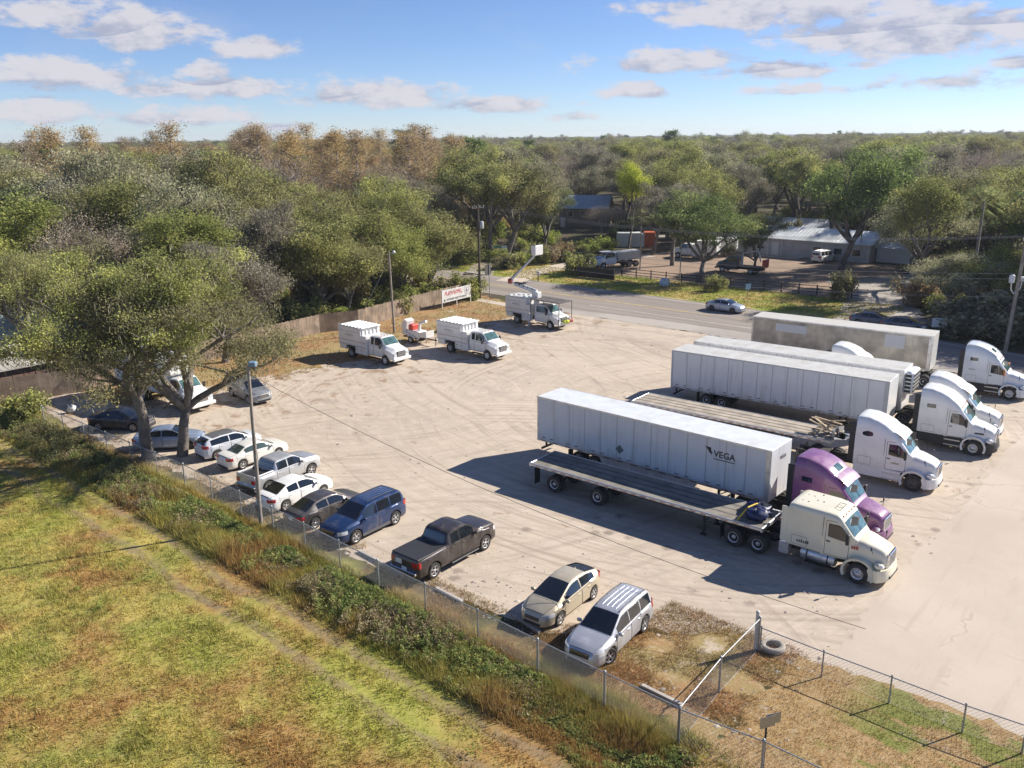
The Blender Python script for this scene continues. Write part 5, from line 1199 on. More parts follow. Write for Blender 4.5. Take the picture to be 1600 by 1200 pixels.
        g = MB(); g.bev(-2.9, 1.35, -1.1, 1.1, 3.0, 3.08, .02); cg = g.build('cab_guard', pm('weathered_dark_mesh', (.10, .09, .085), .8, var=.3, scale=2), root)
        g = MB()
        for y in (-1.05, 1.05): g.tube((1.28, y, 3.0), (1.28, y, .7), .035, n=6)
        for y in (-1.05, 1.05): g.tube((-2.85, y, 3.0), (-2.85, y, 1.2), .035, n=6)
        g.build('guard_post', BLK, cg)
        for sg in (1, -1):
            g = MB(); g.tube((-2.85, sg*1.0, 1.1), (-2.6, sg*1.75, .06), .075, .06, n=8); g.box(-2.85, -2.35, sg*1.75-.15, sg*1.75+.15, .0, .05); g.build('outrigger', ALU, root)
        g = MB()
        for (x, y, r) in ((1.45, .2, .22), (1.42, -.3, .2), (1.5, -.02, .24)):
            g.lathe([(0, -r*.7), (r*.8, -r*.5), (r, 0), (r*.7, r*.6), (0, r*.75)], c=(x, y, .95), axis='z', n=9)
        g.build('yellow_bag', pm('yellow_green_vinyl', (.55, .62, .03), .6), root)
        g = MB(); g.bev(1.32, 1.6, .35, 1.0, .75, 1.1, .06); g.build('front_winch', pm('dull_red_joint', (.3, .06, .05)), root)
        g = MB()
        for k in range(8):
            a = (k*1.3, k*.7); x = x0+.4+k*.4; y = -.8+(k*.37 % 1.5); g.lathe([(0, 0), (.28, .02), (.2, .09), (0, .12)], c=(x, y, 3.03), axis='z', n=7)
        g.build('tarp_bundle', pm('pale_tarp', (.55, .57, .58), .8), b)
    return root
def box_truck(name, label, loc, rz, L=7.3, group=None):
    root = empty(name, (loc[0], loc[1], .004), rz, label, 'box truck', group); pt = WHT()
    med_cab(root, pt, ext=False, P=variant(MED, x=(-1.95, 1.12), top=[(-1.95, 2.30), (-1.85, 2.42)] + MED['top'][2:], belt=[(-1.95, 1.62)]+MED['belt'][1:], w=[(-1.95, .99)]+MED['w'][1:], re=[(-1.95, .80)]+MED['re'][1:]), grille=CHR); med_chassis(root, 5.6, 2.9)
    g = MB(); g.bev(-2.15-L, -2.15, -1.24, 1.24, 1.15, 3.85, .03); b = g.build('cargo_box', paint('white_box_panel', (.62, .66, .70)), root)
    g = MB()
    for sg in (1, -1):
        y0, y1 = sorted((sg*1.235, sg*1.262)); g.box(-2.15-L, -2.13, y0, y1, 1.12, 1.25); g.box(-2.15-L, -2.13, y0, y1, 3.76, 3.87); g.box(-2.28, -2.13, y0, y1, 1.12, 3.87)
    g.build('corner_trim', ALU, b)
    g = MB(); g.bev(-2.2, -1.5, -1.1, 1.1, 2.6, 3.7, .2); g.build('wind_deflector', pt, root)
    return root

# ------------------------------------------------------------------ placement of vehicles
def place2(A, B, hw, rear_ax, side):
    """A rear contact, B front contact of the visible-side wheels -> centre-line origin at mid-wheelbase, heading.  side=+1 when the left side is seen"""
    h = math.atan2(B[1]-A[1], B[0]-A[0]); mx, my = (A[0]+B[0])/2, (A[1]+B[1])/2
    k = -side*(hw-0.08); return (mx - k*sin(h)*1.0, my + k*cos(h)*1.0), h
def at_rear(A, h, hw, wb, side):
    B = (A[0]+wb*cos(h), A[1]+wb*sin(h)); return place2(A, B, hw, None, side)[0], h
WPT = (.78, .78, .76)
# -- the row of cars along the chain-link fence
(l, h) = place2((-3.86, 36.99), (-1.45, 39.92), .985, 0, -1)
car('pickup_truck', 'dark grey-brown pickup truck with a flat black bed cover, backed up to the fence', 'pickup truck', (.045, .036, .034), variant(PICK, metal=.35, bedx=-.98), 'dark_brown_metallic', l, h, 'vehicles parked along the chain-link fence', extras=(add_bed(False), lambda r, b, p: antenna(r, b, p, -.2)))
(l, h) = place2((-6.42, 43.07), (-8.26, 40.71), .985, 0, 1)
car('parked_suv', 'dark blue sport utility vehicle with ribbed roof, nose to the fence', 'suv', (.010, .036, .115), variant(SUV, metal=.3), 'dark_blue_metallic', l, h, 'vehicles parked along the chain-link fence', cladding=pm('grey_plastic', (.10, .10, .105), .6), extras=(roof_rails, roof_ribs))
(l, h) = place2((5.58, 32.34), (3.69, 29.75), .915, 0, 1)
jn = car('parked_suv', 'silver crossover with roof rails and turned front wheels, nearest vehicle to the chain-link gate', 'suv', (.52, .53, .56), variant(JOURNEY, metal=.55), 'silver_metallic', l, h, 'vehicles parked along the chain-link fence', extras=(lambda r, b, p: roof_rails(r, b, p, BLK, .54), lambda r, b, p: roof_ribs(r, b, p, w=.32, n=4)))
for c_ in jn.children:
    if c_.name.startswith('wheel') and c_.location.x > 0: c_.rotation_euler = (0, 0, rad(-24)); c_.location.y *= .96
(l, h) = place2((3.63, 35.00), (1.88, 32.72), .875, 0, 1)
car('parked_car', 'pale gold hatchback with a black rear roof panel, next to the silver crossover', 'car', (.52, .45, .33), variant(PRIUS, metal=.35), 'gold_metallic', l, h, 'vehicles parked along the chain-link fence', extras=(lambda r, b, p: antenna(r, b, p, -1.0),))
hh = rad(51.5)
(l, h) = at_rear((-10.75, 42.60), hh, .895, 2.7, -1)
car('parked_car', 'dark grey sedan parked between the white sedan and the blue vehicle', 'car', (.075, .068, .068), variant(SEDAN, metal=.35), 'dark_grey_metallic', l, h, 'vehicles parked along the chain-link fence', extras=(lambda r, b, p: antenna(r, b, p, -.9),))
(l, h) = at_rear((-12.92, 44.97), hh, .895, 2.7, -1)
car('parked_car', 'white sedan with dark rear window beside the wooden light pole', 'car', WPT, SEDAN, 'white_car_paint', l, h, 'vehicles parked along the chain-link fence')
(l, h) = place2((-14.63, 47.38), (-12.57, 50.33), .94, 0, -1)
car('pickup_truck', 'silver crew cab pickup truck with open bed, behind the light pole', 'pickup truck', (.50, .51, .52), variant(PICK, metal=.5, bedx=-1.15, x=(-2.6, 2.65), axles=(-1.68, 1.68),
    top=[(-2.6, 1.02), (-2.58, 1.15), (-1.2, 1.2), (-1.1, 1.24), (-.95, 1.68), (-.8, 1.76), (.3, 1.78), (.6, 1.71), (1.3, 1.28), (1.7, 1.25), (2.3, 1.18), (2.55, 1.05), (2.65, .75)],
    belt=[(-2.6, .98), (-2.5, 1.1), (-.9, 1.15), (.5, 1.14), (1.3, 1.13), (2.1, 1.05), (2.5, .92), (2.65, .65)], w=[(-2.6, .84), (-2.5, .9), (-2, .93), (2.0, .94), (2.4, .88), (2.6, .76), (2.65, .68)],
    re=[(-2.6, .85), (-1.2, .86), (-1.1, .70), (.5, .68), (1.3, .82), (2.1, .8), (2.6, .66)], ws=(.62, 1.26), rw=(-1.09, -.96), sidewin=[(-.86, -.12, 0), (-.03, .92, 0)], doors=[(-.98, -.08), (-.06, 1.12)], hood=(1.34, 2.45), hl=(.84, 1.0, 2.3), grille=(.7, .96), tl=(.8, 1.06, -2.42), mirror=.95, wr=.39), 'silver_metallic_b', l, h, 'vehicles parked along the chain-link fence', extras=(add_bed(True),))
(l, h) = at_rear((-17.28, 51.44), rad(50), .895, 2.7, -1)
car('parked_car', 'older white sedan with clear windows, between the silver pickup and the white hatchback', 'car', (.72, .71, .66), variant(SEDAN, wsm=GLG, top=[(-2.28, .70), (-2.24, .92), (-2.1, .99), (-1.5, 1.03), (-.85, 1.34), (-.4, 1.40), (.1, 1.41), (.38, 1.36), (1.1, 1.0), (1.5, .95), (2.0, .86), (2.25, .74), (2.34, .50)], rw=(-1.52, -.9), boot=(-2.2, -1.56)), 'old_white_paint', l, h, 'vehicles parked along the chain-link fence', glass=pm('clear_glass', (.05, .075, .07), .08, coat=1.0))
(l, h) = at_rear((-19.50, 53.21), rad(47), .9, 2.64, -1)
car('parked_car', 'white hatchback with black roof and sloping tail, nearest the two oak trunks', 'car', (.60, .63, .68), HATCH, 'bluish_white_paint', l, h, 'vehicles parked along the chain-link fence', extras=(lambda r, b, p: patch([[b.top_pt(x, f) for f in np.linspace(-.95, .95, 9)] for x in np.linspace(-1.4, .3, 8)], .01, 'roof_panel', pm('grey_roof_film', (.12, .12, .12), .4, coat=.5), r, (0, 0, 1)),))
(l, h) = place2((-24.89, 54.82), (-22.08, 55.22), .895, 0, -1)
car('parked_car', 'silver blue sedan parked sideways behind the oak trunks', 'car', (.30, .37, .50), variant(SEDAN, metal=.5), 'silver_blue_metallic', l, h, 'vehicles parked along the chain-link fence', rim=RIMD)
car('parked_car', 'black sedan in deep shade left of the oak trunks, last in the row', 'car', (.012, .014, .022), variant(SEDAN, metal=.2), 'black_car_paint', (-28.69, 60.00), rad(-8), 'vehicles parked along the chain-link fence')
car('parked_suv', 'grey silver crossover standing under the overhanging oak branch in the lot', 'suv', (.30, .31, .32), variant(JOURNEY, metal=.5), 'grey_metallic', (-21.37, 67.11), rad(-47), extras=(roof_rails,))

# -- semi trucks and trailers
hT = rad(-40.6)
VS = pm('panel_seam_grey', (.42, .43, .44), .4, .3); 
def panel_mat(name, c, amt=.35):
    m = bpy.data.materials.new(name); m.use_nodes = True; t = NT(m.node_tree); b = t.n['Principled BSDF']; b.inputs['Roughness'].default_value = .42; b.inputs['Coat Weight'].default_value = .3
    v = t.new('ShaderNodeTexCoord').outputs['Object']; st = t.noise(t.new('ShaderNodeMapping', ins={0: v, 3: (2.2, 2.2, .18)}).outputs[0], 1.6, 7, .7); z = t.new('ShaderNodeSeparateXYZ', ins={0: v}).outputs[2]
    f = t.m('MULTIPLY', t.ramp(t.m('ADD', st, t.ramp(z, 2.2, 1.1, 0, .12)), .50, .72), amt); col = t.mix(f, c, (.33, .29, .24)); sc_ = t.noise(v, 1.1, 4, .5); col = t.mix(t.ramp(sc_, .35, .65, 0, .12), col, (.45, .46, .48)); t.l.new(col, b.inputs['Base Color'])
    bp = t.new('ShaderNodeBump'); bp.inputs['Strength'].default_value = .25; bp.inputs['Distance'].default_value = .03; t.l.new(t.noise(v, 1.5, 3), bp.inputs['Height']); t.l.new(bp.outputs[0], b.inputs['Normal']); return m
SV = panel_mat('white_trailer_panel', (.63, .65, .67)); SV2 = panel_mat('white_trailer_panel_b', (.70, .70, .69))
RF2 = pm('dirty_roof_sheet', (.50, .50, .48), .6, var=.08, scale=1.2, dirt=(.30, .28, .25), dscale=.7, damt=.6)
RF = pm('trailer_roof_sheet', (.62, .65, .68), .5, .0, var=.06, scale=1.2, dirt=(.40, .38, .35), dscale=.8, damt=.5)
def rear_origin(P, h, hw=1.3, side=-1):      # P: rear corner on the visible right side
    return (P[0]-hw*sin(h)*(-side)*1.0, P[1]+hw*cos(h)*(-side)*1.0)
h1 = math.atan2((13.74, 42.71)[1]-(1.61, 53.26)[1], (13.74, 42.71)[0]-(1.61, 53.26)[0])
t1 = van_trailer('box_trailer', 'long pale grey box trailer lettered VEGA, coupled behind the purple truck', rear_origin((1.61, 53.26), h1), h1, 16.05, SV, RF, VS, 13, skirt=True, axles=(3.3, 4.55))
LOGO = pm('dark_logo_vinyl', (.035, .037, .04), .5)
for sg in (-1, 1):
    text_mesh('VEGA', .52, 'lettering', LOGO, t1, SIDE(sg, 13.35, sg*1.279, 3.02), .003, bold=.012)
    g = MB(); y0, y1 = sorted((sg*1.278, sg*1.284)); x = 12.1 if sg < 0 else 14.4
    for k in range(3): g.prism([(x+.10*k+.0, 3.52-.07*k), (x+.42, 3.50-.09*k), (x+.46+.05*k, 3.02+.08*k), (x+.36, 3.36-.1*k)], y0, y1)
    g.build('wing_logo', LOGO, t1)
    g = MB(); x = 12.7; g.box(x, x+1.3, y0, y1, 2.86, 2.91); g.build('logo_underline', LOGO, t1)
    g = MB(); g.prism([(6.15, 1.95), (6.45, 2.25), (6.75, 1.95), (6.45, 1.65)], y0, y1); g.build('diamond_placard', pm('placard_grey', (.13, .14, .14), .5), t1)
text_mesh('VEGA', .30, 'lettering', LOGO, t1, FRONT(16.075, .2, 3.3), .003, bold=.006)
h2 = rad(-39.4); DK = pm('weathered_deck_boards', (.20, .185, .155), .85, var=.3, scale=1.2, dirt=(.32, .27, .2), dscale=.5, damt=.6)
DK2 = pm('pale_deck_boards', (.36, .31, .25), .85, var=.25, scale=1.2)
t2 = flatbed('flatbed_trailer', 'long empty flatbed trailer with spread axles, coupled behind the cream truck', rear_origin((0.98, 48.16), h2), h2, 14.63, (1.75, 4.8), DK)
h3 = math.atan2((25.48, 55.59)[1]-(12.53, 65.19)[1], (25.48, 55.59)[0]-(12.53, 65.19)[0])
t3 = van_trailer('box_trailer', 'long plain white box trailer with dark tandem wheels, in front of the refrigerated trailer', rear_origin((12.53, 65.19), h3), h3, 16.1, SV2, RF2, VS, 14, axles=(3.0, 4.25), edge=pm('dull_white_rail', (.5, .5, .49), .5, dirt=(.28, .24, .18), dscale=3))
h4 = rad(-37.2); q = (14.83, 68.12)
t4 = van_trailer('box_trailer', 'refrigerated white trailer with cooling unit on its nose, only its roof showing', rear_origin(q, h4), h4, 16.1, SV2, RF2, VS, 14, reefer=True)
h5 = math.atan2((34.41, 68.99)[1]-(22.25, 77.76)[1], (34.41, 68.99)[0]-(22.25, 77.76)[0])
STL = pm('dull_stainless', (.40, .37, .32), .40, .5, var=.28, scale=.7, dirt=(.20, .16, .11), dscale=.4, damt=.8)
t5 = van_trailer('box_trailer', 'dull unpainted metal box trailer with pale patches on its side, farthest from the fence', rear_origin((22.25, 77.76), h5), h5, 15.3, STL, pm('dull_roof', (.50, .49, .46), .6, dirt=(.3, .27, .22), dscale=.6), pm('steel_seam', (.36, .33, .29), .5, .3), 12, style='post', frontm=paint('white_front_wall', (.66, .66, .64)))
for (a, b_) in ((2.2, 5.0), (11.6, 13.2)):
    g = MB(); g.box(a, b_, -1.292, -1.278, 2.75 if a > 5 else 3.0, 3.7 if a < 5 else 3.85); g.build('pale_patch', pm('pale_patch_paint', (.62, .62, .61), .5), t5)
h6 = math.atan2((20.23, 51.23)[1]-(8.75, 60.42)[1], (20.23, 51.23)[0]-(8.75, 60.42)[0])
t6 = flatbed('flatbed_trailer', 'pale wooden-deck flatbed trailer between the lettered trailer and the plain white trailer', rear_origin((8.75, 60.42), h6), h6, 14.6, (1.5, 4.4), DK2)

def from_front(P, h, side=-1, hw=1.17): return (P[0]-hw*sin(h)*(-side), P[1]+hw*cos(h)*(-side))
tractor('semi_truck', 'cream semi truck with a flat-roofed sleeper and bright round fuel tank, coupled to the flatbed', (.72, .68, .53), 'cream_truck_paint', from_front((16.00, 36.04), h2), h2, roof='mid', skirt=False, swin=None, tank=True,
        marks=[(-2.95, 1.30, .62, .16, pm('dark_marks', (.08, .07, .06))), (-.42, 1.62, .34, .18, pm('red_marks', (.35, .05, .04)))])
tractor('semi_truck', 'purple high-roof semi truck with a roof window, coupled to the lettered trailer', (.215, .075, .205), 'purple_truck_paint', ((19.33, 40.00)[0]-1.2*cos(h1)-.25, (19.33, 40.00)[1]-1.2*sin(h1)), h1, swin='rect', skylight=True, visor=True, skirt=True)
hc = rad(-36.5)
tractor('semi_truck', 'white high-roof semi truck with teardrop sleeper window, in front of the pale flatbed', WPT, 'white_truck_paint_b', from_front((23.39, 46.68), hc), hc, swin='tear', visor=True, rimf=RIMD, marks=[(-1.3, 1.45, .45, .12, pm('gold_marks', (.35, .27, .15)))])
tractor('semi_truck', 'white semi truck with black side skirts and hood vents, coupled to the plain white trailer', WPT, 'hv_white_truck_paint', from_front((29.86, 52.36), h3), h3, swin='rect', skirt='dark', dark_bumper=True, grm=CHR)
hd = rad(-37.2)
tractor('semi_truck', 'white semi truck squeezed between two others, only its roof and nose showing', WPT, 'white_truck_paint_c', (t4.location.x+21.2*cos(h4), t4.location.y+21.2*sin(h4)), hd, swin='tear', visor=True)
he = rad(-36)
tractor('semi_truck', 'white semi truck with orange mirror and bright wheels, nearest the road at the right edge', (.66, .71, .76), 'pale_white_truck_paint', from_front((38.88, 64.27), he), he, swin='rect', deflect=True, skirt='dark', tank=True, skylight=True, orange_mirror=True, marks=[(-3.05, 2.05, .5, .10, pm('grey_lettering', (.3, .29, .29)))])
# the lone high roof seen between the trailers
P_ = (28.24, 66.16)
tractor('semi_truck', 'white semi truck between the metal trailer and the refrigerated trailer, only its rounded roof showing', WPT, 'white_truck_paint_d', (P_[0]+1.0*cos(hd), P_[1]+1.0*sin(hd)), hd, swin='tear', visor=True)
# loads and loose gear
g = MB()
r2 = empty('tarp_roll', (0, 0, 0), 0, 'rolled dark blue tarps strapped down at the front of the near flatbed', 'tarp')
r2.location = Vector((t2.location.x, t2.location.y, 0)) + Vector((13.6*cos(h2), 13.6*sin(h2), 1.495)); r2.rotation_euler = (0, 0, h2)
bundle(.1, .4, 0, .75, .6, .5, seed=4); bundle(.35, -.35, 0, .6, .5, .55, seed=9); g.build('blue_tarp', pm('blue_tarp_vinyl', (.012, .022, .085), .45, var=.5, scale=3), r2)
g = MB(); g.path([(-.35, -1.3, -.1), (-.32, -1.0, .1), (-.1, -.5, .55), (0.05, .2, .55), (.1, .9, .3), (.1, 1.25, .0)], .045, 6); g.build('strap', YEL, r2)
rk = empty('dunnage_rack', (0, 0, 0), 0, 'heap of pale timber and metal racks piled on the nose of the pale flatbed', 'rack')
rk.location = Vector((t6.location.x, t6.location.y, 0)) + Vector((14.1*cos(h6), 14.1*sin(h6), 1.50)); rk.rotation_euler = (0, 0, h6)
g = MB(); rr = random.Random(8)
for k in range(9):
    M = Matrix.Translation((rr.uniform(-.5, .3), rr.uniform(-.5, .5), .1+.1*k)) @ Matrix.Rotation(rr.uniform(-.7, .7), 4, 'Z') @ Matrix.Rotation(rr.uniform(-.35, .35), 4, 'Y')
    g.box(-.9, .9, -.06, .06, 0, .07, M=M)
g.build('timber', pm('pale_timber', (.45, .36, .24), .8, var=.2), rk)
g = MB()
for k in range(5):
    M = Matrix.Translation((rr.uniform(.2, .9), rr.uniform(-.9, .9), .05)) @ Matrix.Rotation(rr.uniform(-1, 1), 4, 'Z'); g.box(-.4, .4, -.3, .3, 0, .05, M=M); g.box(-.4, -.35, -.3, .3, 0, .55, M=M)
g.build('metal_rack', ALU, rk)

# -- tree service trucks
h = rad(-42.1)
chip_truck('chip_truck', 'white chip box truck with crew cab and chrome-look grille, in front of the wood chipper', from_front((-2.27, 78.50), h, hw=.98), h)
chip_truck('chip_truck', 'white chip box truck nearest the oaks, its wheels in shadow', from_front((-11.66, 77.04), h, hw=.98), h)
h = rad(-44.5)
L0 = from_front((4.25, 91.52), h, hw=.98)
dx, dy = 2.85-L0[0], 95.6-L0[1]; BOOMTIP = (dx*cos(h)+dy*sin(h), -dx*sin(h)+dy*cos(h), 7.7)
chip_truck('bucket_truck', 'white bucket truck with its boom folded over the box and raised behind, beside the road', L0, h, boom=True)
box_truck('box_truck', 'white box truck parked behind the two oak trunks, its cab facing the lot', (-24.77, 64.16), rad(-38))
# wood chipper
wc = empty('wood_chipper', (*(-9.73, 86.46), .004), rad(-42), 'white towable wood chipper with a red housing, parked between the two chip trucks', 'wood chipper')
pt = WHT()
for sg in (1, -1): wheel(wc, 0, sg*.85, .36, .22, 'truck', sg, rim=RIMW)
g = MB(); g.bev(-.9, .9, -.6, .6, .5, 1.25, .06); g.prism([(.9, .7), (2.0, .75), (2.0, 1.45), (.9, 1.15)], -.55, .55); g.build('hopper', pt, wc)
g = MB(); g.bev(-1.5, -.4, -.75, .75, .75, 1.0, .03); g.prism([(-1.9, 1.5), (-1.5, 1.0), (-1.1, 1.0), (-.9, 2.1), (-1.3, 2.3)], -.5, .5); g.build('infeed_tray', pt, wc)
g = MB(); g.bev(-.75, -.1, -.55, .55, 1.2, 1.85, .12); g.build('engine_cover', pm('bright_red_paint', (.55, .05, .03), .4, coat=.5), wc)
g = MB(); g.tube((.4, 0, 1.2), (.5, 0, 2.0), .16, .13); g.tube((.5, 0, 2.0), (1.5, 0, 2.35), .14, .16); g.build('discharge_chute', pt, wc)
g = MB(); g.box(.9, 3.0, -.05, .05, .5, .6); g.tube((2.8, 0, .0), (2.8, 0, .9), .04); g.box(-1.6, 1.2, -.5, .5, .42, .52); g.build('drawbar', BLK, wc)
for sg in (1, -1):
    g = MB(); y0, y1 = sorted((sg*.72, sg*.98)); g.prism([(-.5, .6), (-.35, .8), (.35, .8), (.5, .6), (.45, .6), (.32, .75), (-.32, .75), (-.45, .6)], y0, y1); g.build('mud_guard', pt, wc)
# -- vehicles across the road
dt = empty('dump_truck', (*(14.20, 135.86), .004), rad(-157), 'blue and white dump truck behind the dark fence across the road', 'truck')
med_cab(dt, paint('white_blue_cab', (.62, .72, .80)), ext=False, grille=BLK); med_chassis(dt, 4.6, 1.3)
for sg in (1, -1): wheel(dt, -5.9, sg*1.05, .49, .24, 'truck', sg, dual=True, rim=RIMW)
g = MB(); g.prism([(-6.6, 1.2), (-2.6, 1.2), (-2.4, 2.4), (-6.8, 2.5)], -1.2, 1.2); g.build('tipper_body', pm('grey_white_body', (.45, .47, .48), .6, dirt=(.2, .17, .13), dscale=2), dt)
g = MB(); g.bev(-2.0, -.1, -.9, .9, 2.5, 2.58, .02); g.build('cab_canopy', pm('white_canopy', (.7, .7, .7), .5), dt)
g = MB(); g.bev(-.1, 1.05, -.7, .7, 1.7, 1.76, .02); g.build('bonnet_stripe', pm('blue_paint', (.05, .2, .5), .4), dt)
car('white_van', 'white van with a roof rack parked on the gravel before the long low building', 'van', (.74, .74, .72), variant(SUV, x=(-2.5, 2.5), top=[(-2.5, 1.0), (-2.46, 1.3), (-2.4, 1.85), (-2.3, 1.95), (0, 1.97), (.6, 1.88), (1.3, 1.3), (1.6, 1.2), (2.2, 1.1), (2.5, .7)], rw=(-2.47, -2.41)), 'white_van_paint', (51.07, 140.09), rad(38), extras=(lambda r, b, p: roof_rails(r, b, p, CHR, .5, -2.1, .2),))
car('moving_car', 'silver car driving along the road past the metal trailer', 'car', (.42, .46, .52), variant(SEDAN, metal=.5), 'road_silver', (25.46, 100.59), rad(-41.5), rim=RIMD)
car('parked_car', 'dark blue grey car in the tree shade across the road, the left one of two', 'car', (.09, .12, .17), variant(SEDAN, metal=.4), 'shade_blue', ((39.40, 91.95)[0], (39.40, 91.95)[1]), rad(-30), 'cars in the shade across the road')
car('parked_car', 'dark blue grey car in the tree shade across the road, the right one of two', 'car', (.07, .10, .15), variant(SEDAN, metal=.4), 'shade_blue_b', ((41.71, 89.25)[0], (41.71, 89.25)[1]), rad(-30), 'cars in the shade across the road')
cl = empty('crane_truck', (*(32.83, 131.13), .004), rad(140), 'dark truck with loader arm and red rear panel behind the round-crowned oak across the road', 'truck')
med_cab(cl, paint('dark_cab', (.05, .055, .07)), ext=False, grille=CHR); med_chassis(cl, 4.6, 1.6)
g = MB(); g.box(-6.3, -2.3, -1.2, 1.2, .95, 1.1); g.build('flat_deck', DRK, cl)
g = MB(); g.tube((-2.7, 0, 1.1), (-2.7, 0, 3.0), .16); g.tube((-2.7, 0, 3.0), (-5.2, 0, 3.5), .12); g.tube((-5.2, 0, 3.5), (-5.6, 0, 1.9), .1); g.build('loader_arm', pm('white_arm', (.6, .6, .6), .5), cl)
g = MB(); g.bev(-6.5, -6.3, -1.0, 1.0, 1.1, 2.3, .04); g.build('red_panel', pm('bright_red_paint', (.55, .05, .03)), cl)
for (u_, lab, rz_) in (((28.95, 147.29), 'white chip truck far behind the trees across the road, beside the container', 150), ((32.64, 150.27), 'white utility truck far behind the trees across the road, right of its neighbour', 160)):
    chip_truck('utility_truck', lab, u_, rad(rz_), group='trucks in the yard across the road')
# ------------------------------------------------------------------ vegetation
def leaf_mat(name, cols, transl=.30, hue=.04):
    m = bpy.data.materials.new(name); m.use_nodes = True; t = NT(m.node_tree); t.n.clear(); o = t.new('ShaderNodeOutputMaterial')
    at = t.new('ShaderNodeAttribute', attribute_name='tint').outputs['Fac']; oi = t.new('ShaderNodeObjectInfo').outputs['Random']
    cr = t.new('ShaderNodeValToRGB'); cr.color_ramp.elements[0].color = (*cols[0], 1); cr.color_ramp.elements[1].color = (*cols[-1], 1)
    for i, c in enumerate(cols[1:-1]): e = cr.color_ramp.elements.new((i+1)/(len(cols)-1)); e.color = (*c, 1)
    t.l.new(at, cr.inputs[0]); hs_ = t.new('ShaderNodeHueSaturation', ins={'Hue': t.m('ADD', .5-hue/2, t.m('MULTIPLY', oi, hue)), 'Saturation': t.m('ADD', .72, t.m('MULTIPLY', oi, .25)), 'Value': t.m('ADD', .90, t.m('MULTIPLY', oi, .48)), 'Color': cr.outputs[0]})
    d = t.new('ShaderNodeBsdfDiffuse', ins={0: hs_.outputs[0]}); tr = t.new('ShaderNodeBsdfTranslucent', ins={0: hs_.outputs[0]})
    mx = t.new('ShaderNodeMixShader', ins={0: min(.5, transl+.15), 1: d.outputs[0], 2: tr.outputs[0]}); t.l.new(mx.outputs[0], o.inputs[0]); return m
BARK = pm('oak_bark', (.155, .135, .12), .9, var=.4, scale=1.5, bump=.5); BARKG = pm('pale_bark', (.32, .29, .26), .9, var=.3, scale=1.2)
LOAK = leaf_mat('oak_leaves', [(0.102, 0.112, 0.039), (0.217, 0.220, 0.068), (0.345, 0.347, 0.095), (0.510, 0.496, 0.128)])
LMOSS = leaf_mat('mossy_leaves', [(0.105, 0.104, 0.061), (0.220, 0.214, 0.125), (0.346, 0.321, 0.197), (0.491, 0.447, 0.294)], .2)
LCYP = leaf_mat('cypress_leaves', [(0.195, 0.130, 0.058), (0.351, 0.234, 0.098), (0.468, 0.325, 0.143), (0.325, 0.312, 0.130)], .3, hue=0.015)
LBRT = leaf_mat('bright_leaves', [(0.108, 0.132, 0.030), (0.198, 0.230, 0.050), (0.300, 0.322, 0.065), (0.396, 0.380, 0.090)], .3)
LYEL = leaf_mat('yellow_leaves', [(.18, .21, .03), (.33, .37, .05), (.48, .49, .07), (.58, .54, .10)], .35, hue=.01)
LBARE = leaf_mat('dry_twigs', [(0.180, 0.134, 0.101), (0.300, 0.230, 0.184), (0.400, 0.317, 0.258), (0.340, 0.307, 0.184)], .1)
LPINE = leaf_mat('pine_needles', [(0.065, 0.095, 0.037), (0.128, 0.179, 0.061), (0.204, 0.262, 0.082), (0.255, 0.309, 0.102)], .15)
LPALM = leaf_mat('palm_fronds', [(0.065, 0.091, 0.026), (0.143, 0.169, 0.052), (0.260, 0.273, 0.117), (0.390, 0.364, 0.182)], .25)
def grow(seed, H, R_, trunk=.3, split=.26, nl=5, lv=4, up=.35, gs=1.0, r0=.35, lean=(0, 0)):
    """tapered trunk and limbs; returns tube segments and the tips of the twigs"""
    rr = random.Random(seed); segs = []; tips = []
    def br(p, d, L, r, k):
        q = p; n = 3 if k < 3 else 2
        for i in range(n):
            d2 = (d + Vector((rr.gauss(0, .16), rr.gauss(0, .16), rr.gauss(0, .10)+.05*(k < 2)))).normalized(); e = q+d2*L/n; r2 = r*(1-.28*(i+1)/n); segs.append((q, e, r*(1-.28*i/n), r2)); q, d = e, d2
            if k >= 2: tips.append(q.copy())
        if k >= lv: tips.append(q.copy()); return
        m = rr.choice((2, 3, 3)) if k else nl
        for i in range(m):
            a = 2*pi*(i+rr.random()*.7)/m; t = rr.uniform(.5, 1.0)*gs; h = Vector((cos(a), sin(a), 0))
            dd = (d*.55+h*t+Vector((0, 0, up*rr.uniform(.2, 1.1)))).normalized() if k else (h*t*1.0+Vector((0, 0, rr.uniform(.45, 1.1)))).normalized()
            br(q, dd, L*rr.uniform(.60, .82) if k else (R_*.52)*rr.uniform(.8, 1.15), r*.58 if k else r*.62, k+1)
    br(Vector((0, 0, 0)), Vector((lean[0], lean[1], 1)).normalized(), H*split, r0, 0)
    return segs, tips
def trunk_mesh(segs, name, n=6, rmin=.015, mat_=None):
    g = MB()
    for a, b, r, r2 in segs:
        d_ = (b-a)*.05; a, b = a-d_ if a.z > .1 else a, b+d_
        if r > rmin: g.tube(a, b, r, r2, n=n if r > .08 else 4, caps=False)
    me = g.mesh(name); me.materials.append(mat_ or BARK); return me
